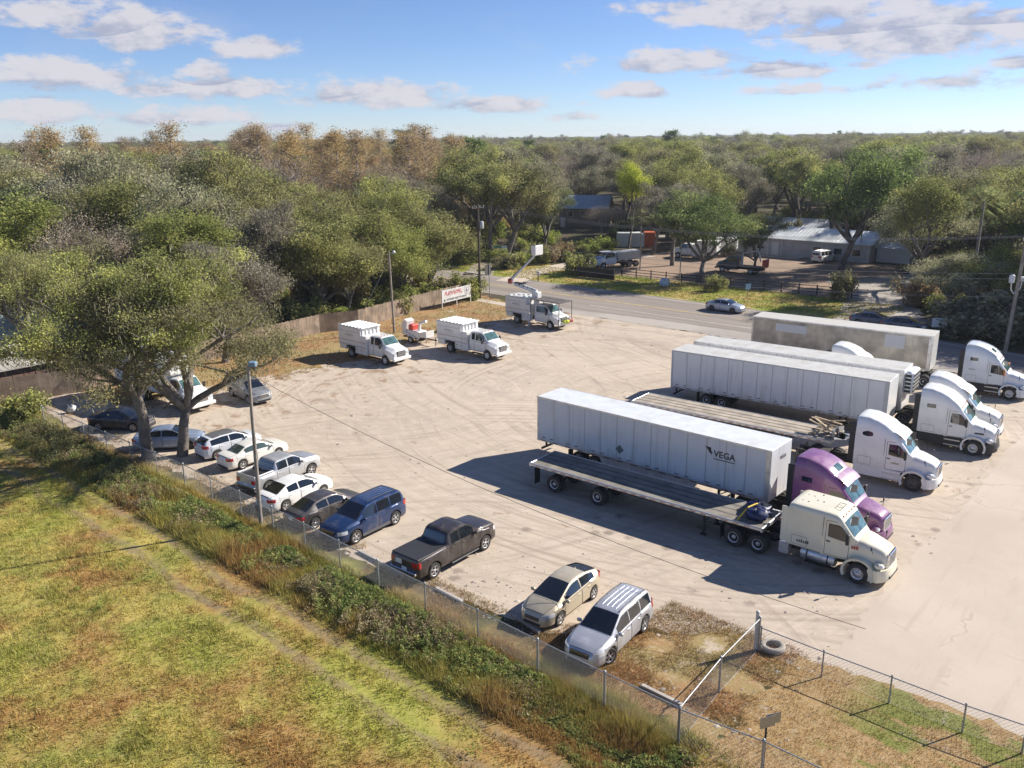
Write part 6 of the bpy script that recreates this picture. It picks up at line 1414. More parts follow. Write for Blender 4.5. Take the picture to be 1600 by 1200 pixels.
def leaf_cards(centers, tints, sizes, rg, name, mat_, aspect=.6, up=.5, droop=False):
    N = len(centers); nrm = rg.normal(size=(N, 3)); nrm[:, 2] = np.abs(nrm[:, 2])*.9+up; nrm /= np.linalg.norm(nrm, axis=1, keepdims=True)
    t = rg.normal(size=(N, 3)); 
    if droop: t = np.tile([0, 0, -1.0], (N, 1))+rg.normal(size=(N, 3))*.18; nrm = np.cross(t, rg.normal(size=(N, 3)))
    nrm /= np.linalg.norm(nrm, axis=1, keepdims=True)+1e-9
    t -= (t*nrm).sum(1, keepdims=True)*nrm; t /= np.linalg.norm(t, axis=1, keepdims=True)+1e-9; b = np.cross(nrm, t); s = sizes[:, None]
    V = np.stack([centers-t*s*.5, centers+b*s*.5*aspect+nrm*s*.08, centers+t*s*.5, centers-b*s*.5*aspect+nrm*s*.08], 1).reshape(-1, 3)
    Fq = np.arange(N*4).reshape(N, 4); me = mesh_np(name, V, Fq); fattr(me, 'tint', np.repeat(np.clip(tints, 0, 1), 4)); me.materials.append(mat_); return me
def crown(tips, seed, n, size, spread, name, mat_, flat=.7, droop=0.0, minz=1.5, tb=.5, tv=.28, moss=None):
    rg = np.random.default_rng(seed); T_ = np.array([tuple(t) for t in tips]); T_ = T_[T_[:, 2] > minz]
    wt = rg.gamma(.55, 1.0, len(T_))+.04; k = rg.choice(len(T_), n, p=wt/wt.sum()); cb = rg.normal(0, tv, len(T_)); zc = T_[:, 2].min(); off = rg.normal(size=(n, 3))*np.array([spread, spread, spread*flat])
    P = T_[k]+off; ti = tb+cb[k]+rg.normal(0, .12, n); me = leaf_cards(P, ti, size*rg.uniform(.6, 1.4, n), rg, name, mat_); return me
# one mesh pair per kind and variant
KIND = {}
def kind(name, cat, pairs): KIND[name] = (cat, pairs)
def mk_oak(sd, H, R_, n, size, m, spread=.75, **k):
    segs, tips = grow(sd, H, R_, **k); zmax = max(t.z for t in tips); rmax = sorted(math.hypot(t.x, t.y) for t in tips)[int(len(tips)*.95)]
    sz, sr = (H-.6)/zmax, (R_-.4)/rmax; segs = [(Vector((a.x*sr, a.y*sr, a.z*sz)), Vector((b.x*sr, b.y*sr, b.z*sz)), r, r2) for a, b, r, r2 in segs]; tips = [Vector((t.x*sr, t.y*sr, t.z*sz)) for t in tips]
    return segs, tips
def oak_pair(sd, H, R_, n, size, m, spread=.75, bark=None, moss=0, minz=None, tv=.28, rmin=.03, flat=.7, **k):
    segs, tips = mk_oak(sd, H, R_, n, size, m, spread, **k); tm = trunk_mesh(segs, 'trunk', rmin=rmin, mat_=bark); cm = crown(tips, sd, n, size, spread, 'crown', m, flat, minz=minz or H*.14, tv=tv)
    mm = None
    if moss:
        rg = np.random.default_rng(sd+9); T_ = np.array([tuple(t) for t in tips]); T_ = T_[T_[:, 2] > H*.25]; k_ = rg.integers(0, len(T_), moss); P = T_[k_]+rg.normal(size=(moss, 3))*[spread, spread, .3]; P[:, 2] -= rg.uniform(.0, .5, moss)
        mm = leaf_cards(P, rg.uniform(.2, .9, moss), max(size, .16)*rg.uniform(1.2, 3.0, moss), rg, 'moss', LMOSS, .15, droop=True)
    return tm, cm, mm
H0 = 14.0
kind('live_oak', 'tree', [oak_pair(20+i, H0, 6.6, 30000, .205, LOAK, .60, moss=900, nl=5, r0=.42) for i in range(4)])
kind('low_oak', 'tree', [oak_pair(30+i, H0, 6.6, 38000, .205, LOAK, .66, moss=700, nl=6, r0=.40, split=.15, minz=1.0, up=.2) for i in range(3)])
LGRN = leaf_mat('green_oak_leaves', [(.07, .095, .03), (.13, .17, .05), (.21, .26, .075), (.31, .33, .10)], .3)
kind('green_oak', 'tree', [oak_pair(35+i, H0, 6.6, 32000, .205, LGRN, .58, moss=400, nl=6, r0=.36, split=.18, minz=2.2, up=.3) for i in range(2)])
kind('mossy_oak', 'tree', [oak_pair(40+i, H0, 6.4, 22000, .205, LMOSS, .56, moss=3500, nl=5, r0=.45, tv=.24) for i in range(3)])
kind('bright_tree', 'tree', [oak_pair(60+i, H0, 4.8, 20000, .205, LBRT, .6, nl=4, r0=.26, up=.7, gs=.8) for i in range(2)])
kind('yellow_tree', 'tree', [oak_pair(66, H0, 3.6, 17000, .20, LYEL, .55, nl=4, r0=.2, up=1.0, gs=.7, split=.35)])
kind('bare_tree', 'tree', [oak_pair(70+i, H0, 5.4, 11000, .15, LBARE, .8, nl=5, r0=.30, bark=BARKG, lv=4, rmin=.02) for i in range(2)])
def conifer(sd, H, R_, n, size, m, spread, z0=.25, r0=.28, flat=.5, bark=None, shape=1.0, layers=22):
    rr = random.Random(sd); segs = [(Vector((0, 0, i*H/6)), Vector((rr.gauss(0, .06), 0, (i+1)*H/6)), r0*(1-i/6.5), r0*(1-(i+1)/6.5)) for i in range(6)]; tips = []
    for k in range(layers):
        f = z0+(1-z0)*(k/layers)**.9; z = f*H; rad_ = R_*(1-((f-z0)/(1-z0))**1.6*shape)*rr.uniform(.55, 1.1); a0 = rr.random()*6.28
        for j in range(rr.choice((2, 3, 4))):
            a = a0+j*2.1+rr.gauss(0, .3); e = Vector((rad_*cos(a), rad_*sin(a), z+rad_*rr.uniform(.05, .4))); s_ = Vector((0, 0, z-.2)); segs.append((s_, e, .07, .025))
            for q in (.45, .7, .9, 1.0): tips.append(s_.lerp(e, q)+Vector((rr.gauss(0, .3), rr.gauss(0, .3), 0)))
    tips.append(Vector((0, 0, H-.2))); tips.append(Vector((0, 0, H-.7))); return trunk_mesh(segs, 'trunk', rmin=.02, mat_=bark), crown(tips, sd, n, size, spread, 'crown', m, flat, minz=1, tv=.2), None
kind('cypress_tree', 'tree', [conifer(80+i, H0, 3.0, 6500, .185, LCYP, .50, .30, .30, bark=BARKG, shape=.75) for i in range(3)])
kind('pine_tree', 'tree', [conifer(90+i, H0, 2.6, 5000, .30, LPINE, .50, .55, .22, shape=.6, layers=12) for i in range(2)])
def palm(sd, H, n=26, L=1.9):
    rr = random.Random(sd); segs = [(Vector((0, 0, H*i/5)), Vector((0, 0, H*(i+1)/5)), .20, .19) for i in range(5)]; P, Fq, ti = [], [], []
    for k in range(n):
        a = rr.random()*6.28; e0 = rr.uniform(-.7, 1.25); d = Vector((cos(a)*cos(e0), sin(a)*cos(e0), sin(e0))); q = Vector((0, 0, H)); stem = q+d*L*.55
        for j in range(15):      # fan of blades
            b = (j-7)/7*1.25; side_ = d.cross(Vector((0, 0, 1))).normalized() if abs(d.z) < .98 else Vector((1, 0, 0)); dd = (d*cos(b)+side_*sin(b)).normalized(); e = stem+dd*L*.6+Vector((0, 0, -.25*L*abs(sin(b))-.15)); w_ = d.cross(dd); w_ = Vector((0, 0, .06))+side_*.05
            i0 = len(P); P += [stem-w_*.3, stem+w_*.3, e]; Fq.append((i0, i0+1, i0+2)); ti += [rr.uniform(.1, 1)]*3
        i0 = len(P); sd_ = Vector((-sin(a), cos(a), 0))*.03; P += [q-sd_, q+sd_, stem]; Fq.append((i0, i0+1, i0+2)); ti += [.8]*3
    me = mesh_np('crown', [tuple(p) for p in P], Fq); fattr(me, 'tint', ti); me.materials.append(LPALM); return trunk_mesh(segs, 'trunk', 8, mat_=BARKG), me, None
kind('palm_tree', 'palm', [palm(5, H0, 34, 3.4), palm(6, H0, 30, 3.6)])
def bush_pair(sd, m, n=2600, size=.17):
    rg = np.random.default_rng(sd); k = 26; c = rg.normal(size=(k, 3))*[.5, .5, .28]+[0, 0, .62]; i = rg.integers(0, k, n); P = c[i]+rg.normal(size=(n, 3))*.17; P[:, 2] = np.abs(P[:, 2])
    segs = [(Vector((0, 0, 0)), Vector(tuple(c[j]*[.8, .8, .9])), .03, .01) for j in range(0, k, 2)]; return trunk_mesh(segs, 'stem', 4, .005), leaf_cards(P, .5+rg.normal(0, .2, k)[i]+rg.normal(0, .12, n), size*rg.uniform(.6, 1.3, n), rg, 'foliage', m), None
kind('bush', 'bush', [bush_pair(101, LOAK), bush_pair(102, LBRT), bush_pair(103, LMOSS), bush_pair(104, LCYP)])
TC = {}
def tree(kd, P, h, r=None, label=None, group=None, var=None, rz=None):
    cat, pairs = KIND[kd]; i = var if var is not None else random.randrange(len(pairs)); tm, cm, mm = pairs[i]
    root = empty({'bright_tree': 'broadleaf_tree', 'yellow_tree': 'broadleaf_tree', 'low_oak': 'live_oak', 'green_oak': 'live_oak'}.get(kd, kd), (P[0], P[1], 0), random.random()*6.28 if rz is None else rz, label, cat, group); base = 1.0 if kd == 'bush' else H0
    if kd not in TC: TC[kd] = {}
    rb = {'live_oak': 6.6, 'low_oak': 6.6, 'green_oak': 6.6, 'mossy_oak': 6.4, 'bright_tree': 4.8, 'yellow_tree': 3.6, 'bare_tree': 5.4, 'cypress_tree': 3.6, 'pine_tree': 2.6, 'palm_tree': 14.0, 'bush': 1.0}[kd]; sz = h/base; sx = (r/rb) if r else sz
    root.scale = (sx, sx, sz); link('trunk' if kd != 'bush' else 'stem', tm, root); link('crown' if kd != 'bush' else 'foliage', cm, root)
    if mm: link('hanging_moss', mm, root)
    return root
# -- the two big oaks at the fence, built for themselves
def hero(P, label, sd, H, R_, n, size, lean, rz, **k):
    root = empty('live_oak', (P[0], P[1], 0), rz, label, 'tree', 'oaks at the left end of the chain-link fence'); tm, cm, mm = oak_pair(sd, H, R_, n, size, LOAK if k.get('m') is None else k['m'], .42, moss=k.get('moss', 5000), nl=k.get('nl', 5), r0=.42, lean=lean, lv=5, rmin=.012, minz=k.get('minz', 3.6), tv=.24, split=.33)
    link('trunk', tm, root); link('crown', cm, root); link('hanging_moss', mm, root); return root
hero((-24.27, 53.71), 'spreading live oak at the fence, its trunk the left one of the big pair', 311, 14.2, 7.6, 66000, .135, (-.10, .03), .6, minz=4.6)
hero((-22.11, 54.00), 'live oak hanging out over the lot, its trunk the right one of the big pair', 333, 13.2, 8.4, 66000, .135, (.30, .10), 0.0, minz=4.2, nl=6)
hero((-40.91, 72.04), 'dark-trunked oak over the tin roofed shed at the left edge', 352, 12.0, 5.6, 32000, .15, (-.05, 0), 2.0)
hero(((-40.91, 72.04)[0]-19, (-40.91, 72.04)[1]+7), 'oak with its trunk just outside the left edge, its branches over the sheds', 371, 13.5, 7.5, 36000, .16, (0, 0), 1.0)
named = [  # kind, ground point, height, crown radius, label
 ('low_oak', (-21.84, 98.01), 13.2, 6.8, 'round dense oak just behind the wooden fence, left of the slender light pole'),
 ('low_oak', (-19.17, 99.70), 11.0, 5.4, 'low dense oak crowding the back of the wooden fence, between two taller ones'), ('low_oak', (-13.77, 106.97), 11.5, 5.6, 'oak with low foliage behind the wooden fence, right of the slender light pole'), ('low_oak', (-17.14, 106.32), 13.5, 7.0, 'broad olive green oak behind the wooden fence, at the slender light pole'),
 ('low_oak', (-10.76, 113.09), 12.4, 6.4, 'oak overhanging the banner at the road end of the wooden fence'),
 ('mossy_oak', (-27.14, 78.90), 11.6, 5.6, 'grey mossy oak between the box truck and the wooden fence'), ('mossy_oak', (-27.49, 98.32), 13.5, 6.5, 'grey green oak behind the nearest chip truck, beyond the wooden fence'),
 ('green_oak', (26.90, 120.83), 12.6, 7.4, 'round-crowned oak on the verge by the dark rail fence across the road'),
 ('green_oak', (50.37, 131.12), 18.5, 9.8, 'largest spreading oak, in front of the long low building'),
 ('yellow_tree', (21.77, 159.16), 16.0, 3.6, 'slender yellow-green tree behind the white container'),
 ('bright_tree', (51.55, 105.59), 15.5, 4.6, 'tall yellow-green tree at the edge of the dark trees on the right'),
 ('palm_tree', (57.47, 106.10), 12.0, None, 'tall palm rising from the dark trees near the right edge'),
 ('palm_tree', (20.22, 134.05), 8.0, None, 'small palm leaning over the yard behind the rail fence'), ('palm_tree', (24.16, 122.13), 5.6, None, 'short palm beside the round-crowned oak'),
 ('live_oak', (-0.64, 148.13), 17.0, 8.6, 'dark-trunked spreading oak behind the street sign across the road'),
 ('live_oak', (-3.46, 145.99), 16.0, 6.5, 'dark-trunked oak beside the street sign, left of the spreading one'),
 ('green_oak', (6.36, 157.77), 12.0, 5.2, 'bushy green oak beyond the side road, right of the raised bucket'), ('bare_tree', (18.39, 176.99), 6.5, 4.0, 'leafless brown tree before the blue-roofed house'),
 ('bare_tree', (22.33, 183.70), 6.0, 3.6, 'lower leafless tree between the house and the yellow-green tree'), ('mossy_oak', (25.90, 137.74), 13.0, 5.5, 'grey mossy oak behind the fallen bundle across the road'), ('mossy_oak', (24.93, 150.92), 12.5, 5.0, 'grey mossy oak over the container yard'),
 ('green_oak', (36.98, 130.18), 9.5, 4.4, 'small pale oak at the left end of the gravel yard'), ('bush', (41.81, 107.06), 2.5, 1.4, 'dark shrub at the end of the rail fence by the shaded track'), ('bush', (10.41, 130.24), 2.6, 2.0, 'light green bush at the end of the slat fence'),
 ('mossy_oak', (48.73, 94.15), 7.5, 5.2, 'dark mossy oak behind the white sign near the right edge'), ('low_oak', (54.29, 93.84), 8.6, 5.6, 'dark oak behind the leaning utility pole'),
 ('low_oak', ((60.45, 100.91)[0]+6, (60.45, 100.91)[1]), 10.5, 6.5, 'dark oak just past the leaning utility pole, at the right edge'), ('live_oak', (69.96, 127.74), 14.5, 7.0, 'dark oak behind the tall palm'), ('mossy_oak', (54.51, 114.75), 14.0, 6.5, 'grey mossy oak between the yellow-green tree and the track'),
]
for i, (kd, P, h, r, lb) in enumerate(named): tree(kd, P, h, r, lb, var={'bush': 1 if 'light' in lb else 0}.get(kd))
# -- bushes under the trees and beside the fences
BG = [('shrubs growing at the foot of the wooden fence', [(-79+random.uniform(-2, 1), n) for n in np.arange(30, 84, 3.4)], 0, 1.6), ('dark undergrowth bushes beneath the trees at the right road edge', [(s, 94.5+random.uniform(0, 5)) for s in np.arange(-23, 14, 2.2)] + [(s, 99+random.uniform(0, 4)) for s in np.arange(-22, 14, 2.6)], 2, 2.6),
      ('shrubs along the side road across from the banner', [SN(*p) for p in ((-0.81, 136.32), (0.83, 138.27), (2.52, 140.27), (5.00, 142.28), (6.65, 143.64), (8.75, 146.57), (10.87, 150.44), (13.38, 153.61), (15.99, 156.92), (0.28, 158.30), (-4.60, 165.37), (4.08, 169.65), (6.66, 171.51))], 0, 1.7)]
for gname, pts, v, hh_ in BG:
    for k, (s_, n_) in enumerate(pts): tree('bush', W(s_, n_), hh_*random.uniform(.7, 1.4), hh_*random.uniform(.8, 1.5), {0: 'leafy green shrub in the line at the foot of the wooden fence', 2: 'dark undergrowth bush at the right road edge'}.get(v) if 'side road' not in gname else 'green shrub on the bank of the side road', gname, var=(v if random.random() < .7 else random.randrange(4)))
for (u_, lb, v, h, r) in (((-36.39, 61.45), 'dark round bush at the left end of the chain-link fence', 0, 1.7, 1.4), ((-5.30, 110.88), 'bright green bush between the banner and the dark utility pole', 1, 2.3, 1.6), (PX(1205+0,1000) if False else (27.42, 114.03), 'spiky green shrub at the foot of the round-crowned oak', 0, 1.5, 1.2)): tree('bush', u_, h, r, lb, var=v)
# -- the forest
def understory():
    r_ = np.random.default_rng(8); N = 900; y = r_.uniform(60, 210, N); x = r_.uniform(-.66, .66, N)*y; k = 0
    for a, b in zip(x, y):
        s_, n_ = SN(a, b)
        if not clear(a, b) or n_ < 26: continue
        if k < 240: tree('bush', (a, b), random.uniform(1.2, 3.2), random.uniform(1.2, 2.6), 'understory bush among the forest trunks '+ZN(a, b), 'understory bushes '+ZN(a, b)); k += 1
def clear(x, y):
    s_, n_ = SN(x, y)
    if s_ > -79.5 and n_ < 97 and s_ < 90: return False
    if 82 < n_ < 99.5: return False
    if -97 < s_ < -79 and 96 < n_ < 128: return False       # side road junction
    if -82 < s_ < -30.5 and 96 < n_ < 141: return False
    if -74 < s_ < -43 and 138 < n_ < 157: return False
    if n_ < 22 and s_ > -84: return False
    d = abs((x-8)*(178-131)-(y-131)*(29+4))/math.hypot(47, 33)
    if d < 5.0 and 128 < y < 182: return False
    if .045 < x/y < .12 and 155 < y < 206: return False
    if math.hypot(x-17, y-209) < 9 or (10 < x < 25 and 185 < y < 205): return False
    if math.hypot(x-23, y-163) < 7: return False
    if s_ < -79.5 and n_ < 22+0 and s_ > -97 and n_ > 12: return False
    if -92 < s_ < -79 and 17 < n_ < 34: return False
    return True
cand = []; rg = random.Random(77); grid = {}
def far_enough(x, y, d):
    c = 6.0; gx, gy = int(x//c), int(y//c); k = int(d//c)+1
    for i in range(gx-k, gx+k+1):
        for j in range(gy-k, gy+k+1):
            for (a, b) in grid.get((i, j), ()):
                if (a-x)**2+(b-y)**2 < d*d: return False
    grid.setdefault((gx, gy), []).append((x, y)); return True
for _, P, _, r, _ in named: grid.setdefault((int(P[0]//6), int(P[1]//6)), []).append((P[0], P[1]))
for _ in range(60000):
    y = 60+(1500-60)*rg.random()**1.7; x = rg.uniform(-1, 1)*(.64*y+14)
    if not clear(x, y): continue
    d = 7.6+max(0, y-150)*.016
    if far_enough(x, y, d): cand.append((x, y))
cand.sort(key=lambda p: p[1])
def pick(x, y):
    a = x/y; u_ = rg.random()
    s_, n_ = SN(x, y)
    if -92 < s_ < -79 and 24 < n_ < 84 and u_ < .7: return 'low_oak'
    if -.56 < a < -.05 and 150 < y < 300 and u_ < (.78 if a > -.4 else .45): return 'cypress_tree'
    if a > .08 and y > 165 and u_ < .16: return 'bare_tree'
    if a > .10: return 'mossy_oak' if u_ < .45 else ('live_oak' if u_ < .90 else ('bright_tree' if u_ < .97 else 'pine_tree'))
    if u_ < .34: return 'mossy_oak'
    if u_ < .76: return 'live_oak'
    if u_ < .85: return 'bright_tree'
    return 'bare_tree' if u_ < .96 else 'pine_tree'
def hgt(kd, x, y):
    b = {'live_oak': 18.0, 'low_oak': 15.0, 'mossy_oak': 18.0, 'bright_tree': 15.5, 'bare_tree': 17.5, 'cypress_tree': 21.5, 'pine_tree': 18.5}[kd]
    if kd != 'cypress_tree': b *= (1.0 if x < 0 else .94) if y < 240 else .95
    return b*(rg.uniform(.72, 1.10) if y < 220 or rg.random() < .93 or kd in ('live_oak', 'low_oak') else rg.uniform(1.10, 1.25))
ZN = lambda x, y: ('beyond the wooden fence' if SN(x, y)[1] < 84 else ('to the right of the gravel yard' if SN(x, y)[0] > -32 else 'on the far side of the road'))
KW = {'low_oak': 'low-branched live oak in the forest', 'live_oak': 'olive green live oak in the forest', 'mossy_oak': 'grey green mossy oak in the forest', 'bright_tree': 'yellow-green broadleaf tree in the forest', 'bare_tree': 'leafless grey-brown tree in the forest', 'cypress_tree': 'tall rust-brown cypress in the forest', 'pine_tree': 'tall dark pine standing above the forest'}
understory(); NI = 262; far_pts = []
for i, (x, y) in enumerate(cand):
    kd = pick(x, y); h = hgt(kd, x, y)
    if i < NI or (kd == 'cypress_tree' and i < 600 and x/y > -.36): 
        z = ZN(x, y); tree(kd, (x, y), h, None if kd in ('cypress_tree', 'pine_tree') else h*rg.uniform(.36, .50), KW[kd]+' '+z, KW[kd].replace(' in the forest', 's').replace(' standing above the forest', 's')+' '+z)
    else: far_pts.append((x, y, h/H0, rg.random()*6.28, ('live_oak', 'mossy_oak', 'bare_tree', 'bright_tree', 'pine_tree', 'cypress_tree', 'low_oak').index(kd)))
# the far forest reads as one mass: points that carry whole trees
fp = np.array(far_pts); me = bpy.data.meshes.new('far_forest'); me.from_pydata([(a, b, 0) for a, b in fp[:, :2]], [], [])
fattr(me, 'tscale', fp[:, 2]); fattr(me, 'trot', fp[:, 3]); a_ = me.attributes.new('tkind', 'INT', 'POINT'); a_.data.foreach_set('value', fp[:, 4].astype(np.int32))
ff = link('far_forest', me); tag(ff, 'distant unbroken forest stretching to the horizon', 'forest', kind='stuff')
ng = bpy.data.node_groups.new('far_forest', 'GeometryNodeTree'); ng.interface.new_socket('Geometry', in_out='INPUT', socket_type='NodeSocketGeometry'); ng.interface.new_socket('Geometry', in_out='OUTPUT', socket_type='NodeSocketGeometry')
gi = ng.nodes.new('NodeGroupInput'); go_ = ng.nodes.new('NodeGroupOutput'); gj = ng.nodes.new('GeometryNodeGeometryToInstance'); iop = ng.nodes.new('GeometryNodeInstanceOnPoints')
src_ = {}
for o in bpy.data.objects:
    if o.name.split('.')[0] in ('crown',) and o.parent and o.parent.get('category') == 'tree':
        for kd, (cat, pairs) in KIND.items():
            if o.data == pairs[0][1] and kd not in src_: src_[kd] = o
for kd in ('low_oak', 'cypress_tree', 'pine_tree', 'bright_tree', 'bare_tree', 'mossy_oak', 'live_oak'):
    oi = ng.nodes.new('GeometryNodeObjectInfo'); oi.transform_space = 'ORIGINAL'; oi.inputs['As Instance'].default_value = True
    oi.inputs['Object'].default_value = src_.get(kd, src_['live_oak']); ng.links.new(oi.outputs['Geometry'], gj.inputs[0])
def na(nm, ty): n = ng.nodes.new('GeometryNodeInputNamedAttribute'); n.data_type = ty; n.inputs[0].default_value = nm; return n.outputs[0]
ng.links.new(gi.outputs[0], iop.inputs['Points']); ng.links.new(gj.outputs[0], iop.inputs['Instance']); iop.inputs['Pick Instance'].default_value = True
ng.links.new(na('tkind', 'INT'), iop.inputs['Instance Index']); cx_ = ng.nodes.new('ShaderNodeCombineXYZ'); ng.links.new(na('trot', 'FLOAT'), cx_.inputs[2]); ng.links.new(cx_.outputs[0], iop.inputs['Rotation']); ng.links.new(na('tscale', 'FLOAT'), iop.inputs['Scale'])
ng.links.new(iop.outputs[0], go_.inputs[0]); ff.modifiers.new('trees', 'NODES').node_group = ng

# ------------------------------------------------------------------ grass and weeds
def grass_mat(name, fn, tr=.25):
    m = bpy.data.materials.new(name); m.use_nodes = True; t = NT(m.node_tree); t.n.clear(); o = t.new('ShaderNodeOutputMaterial'); v = sn_nodes(t); sp = t.new('ShaderNodeSeparateXYZ', ins={0: v}); v2 = t.new('ShaderNodeCombineXYZ', ins={0: sp.outputs[0], 1: sp.outputs[1]}).outputs[0]
    c = fn(t, v2); at = t.new('ShaderNodeAttribute', attribute_name='tint').outputs['Fac']; c = t.mix(t.m('MULTIPLY', at, .75), c, (.40, .34, .15)); hs_ = t.new('ShaderNodeHueSaturation', ins={'Value': t.m('ADD', .75, t.m('MULTIPLY', t.new('ShaderNodeAttribute', attribute_name='tint2').outputs['Fac'], .75)), 'Color': c})
    d = t.new('ShaderNodeBsdfDiffuse', ins={0: hs_.outputs[0]}); r_ = t.new('ShaderNodeBsdfTranslucent', ins={0: hs_.outputs[0]}); mx = t.new('ShaderNodeMixShader', ins={0: tr, 1: d.outputs[0], 2: r_.outputs[0]}); t.l.new(mx.outputs[0], o.inputs[0]); return m
def vnoise(x, y, s, seed):
    r_ = np.random.default_rng(seed); G_ = r_.random((64, 64)); fx, fy = x/s, y/s; ix, iy = np.floor(fx).astype(int), np.floor(fy).astype(int); u_, v_ = fx-ix, fy-iy; u_ = u_*u_*(3-2*u_); v_ = v_*v_*(3-2*v_); g = lambda i, j: G_[i % 64, j % 64]
    return g(ix, iy)*(1-u_)*(1-v_)+g(ix+1, iy)*u_*(1-v_)+g(ix, iy+1)*(1-u_)*v_+g(ix+1, iy+1)*u_*v_
def blades(s_, n_, h, w_, seed, name, mat_, label, cat='grass', lean=.5, per=5, spread=.10, dry=.35):
    r_ = np.random.default_rng(seed); s_ = np.repeat(s_, per)+r_.normal(0, spread, len(s_)*per); n_ = np.repeat(n_, per)+r_.normal(0, spread, len(n_)*per); h = np.repeat(h, per)*r_.uniform(.5, 1.2, len(s_)); N = len(s_)
    x = s_*UX+n_*NX; y = s_*UY+n_*NY; a = r_.uniform(0, 2*pi, N); w2 = w_*r_.uniform(.6, 1.4, N); B_ = np.stack([x, y, np.full(N, .0)], 1); side_ = np.stack([np.cos(a)*w2, np.sin(a)*w2, np.zeros(N)], 1); b = r_.uniform(0, 2*pi, N); l = np.abs(r_.normal(0, lean, N))*h
    tip = B_+np.stack([np.cos(b)*l, np.sin(b)*l, h], 1); V = np.stack([B_-side_, B_+side_, tip], 1).reshape(-1, 3); me = mesh_np(name, V, np.arange(N*3).reshape(N, 3)); 
    fattr(me, 'tint', np.repeat((r_.random(N) < dry)*r_.random(N), 3)); fattr(me, 'tint2', np.repeat(r_.random(N), 3)); me.materials.append(mat_); o = link(name, me); tag(o, label, cat, kind='stuff'); return o
GF = grass_mat('field_grass_blades', field_col)
def scatter(N, s0, s1_, n0, n1, seed, cull=True):
    r_ = np.random.default_rng(seed); s_ = r_.uniform(s0, s1_, N); n_ = r_.uniform(n0, n1, N); x = s_*UX+n_*NX; y = s_*UY+n_*NY
    k = (np.abs(x) < .66*y+4) & (y > 21); dist = np.hypot(x, y); k &= r_.random(N) < np.clip(34/dist, .15, 1)**1.6; return s_[k], n_[k]
s_, n_ = scatter(330000, -95, -8, -45, 23.4, 1)
ruts = np.minimum(np.abs(n_-17.2+(vnoise(s_, n_, 8, 9)-.5)*1.2), np.abs(n_-18.9+(vnoise(s_, n_, 8, 9)-.5)*1.2)); k = (ruts > .38) | (np.random.default_rng(2).random(len(s_)) < .18); s_, n_, rt = s_[k], n_[k], ruts[k]
dd = np.hypot(s_, n_); hN = vnoise(s_, n_, 2.2, 3)*.6+vnoise(s_, n_, .7, 4)*.4; blades(s_, n_, (.07+.26*hN**1.7)*np.clip(dd/34, 1, 1.7), .014, 11, 'field_grass', GF, 'rough yellow-green grass of the open field', per=5, spread=.12, lean=.75)
# leafy weeds: clumps that thicken into a hedge along the fence
WEED = leaf_mat('weed_leaves', [(0.107, 0.160, 0.031), (0.196, 0.271, 0.048), (0.332, 0.374, 0.068), (0.469, 0.411, 0.102)], .3, hue=0.0); WDRY = leaf_mat('dry_weed_leaves', [(.16, .10, .05), (.30, .21, .09), (.46, .37, .17), (.33, .32, .09)], .25, hue=0.0)
def weeds(name, label, cs, cn, rad_, hh_, per, size, mat_, seed, droop=False, up=.3):
    r_ = np.random.default_rng(seed); M_ = len(cs); i = np.repeat(np.arange(M_), per); N = len(i); a = r_.uniform(0, 6.283, N); q = np.sqrt(r_.random(N)); z = r_.random(N)**.8; rr_ = rad_[i]*q*(1-.35*z)
    s2 = cs[i]+rr_*np.cos(a); n2 = cn[i]+rr_*np.sin(a); P = np.stack([s2*UX+n2*NX, s2*UY+n2*NY, z*hh_[i]*(1-.5*q*q)+.02], 1); me = leaf_cards(P, .5+r_.normal(0, .22, M_)[i]+r_.normal(0, .13, N), size*r_.uniform(.5, 1.5, N), r_, name, mat_, .45, up)
    o = link(name, me); tag(o, label, 'weeds', kind='stuff')
r_ = np.random.default_rng(21)
M_ = 4200; cs = r_.uniform(-74, -11.5, M_); cn = 22.4-np.abs(r_.normal(0, 1.25, M_)); k = cn > 19.7; k &= vnoise(cs, cn, 1.8, 31) > .30; cs, cn = cs[k], cn[k]; fadeR = np.clip((-13-cs)/8, .35, 1); big = vnoise(cs, cn, 3, 33)
hh_ = (.18+.68*big*r_.uniform(.5, 1.2, len(cs)))*fadeR; col = vnoise(cs, cn, 2.6, 35)+r_.normal(0, .16, len(cs)); g_ = col > .40
weeds('weeds', 'tall leafy green weeds massed along the field side of the chain-link fence', cs[g_], cn[g_], 0.16+.26*r_.random(g_.sum()), hh_[g_], 80, .10, WEED, 41)
weeds('dry_weeds', 'brown and straw coloured weeds massed along the field side of the chain-link fence', cs[~g_], cn[~g_], 0.16+.26*r_.random((~g_).sum()), hh_[~g_], 70, .09, WDRY, 42)
M_ = 900; cs, cn = r_.uniform(-80, -14, M_), r_.uniform(-30, 19.3, M_); k = (vnoise(cs, cn, 5, 51) > .60) & (np.minimum(abs(cn-17.2), abs(cn-18.9)) > .5); cs, cn = cs[k], cn[k]
weeds('field_weeds', 'low bright green weed clumps scattered through the field', cs, cn, .2+.4*r_.random(len(cs)), .15+.25*r_.random(len(cs)), 80, .085, WEED, 43)
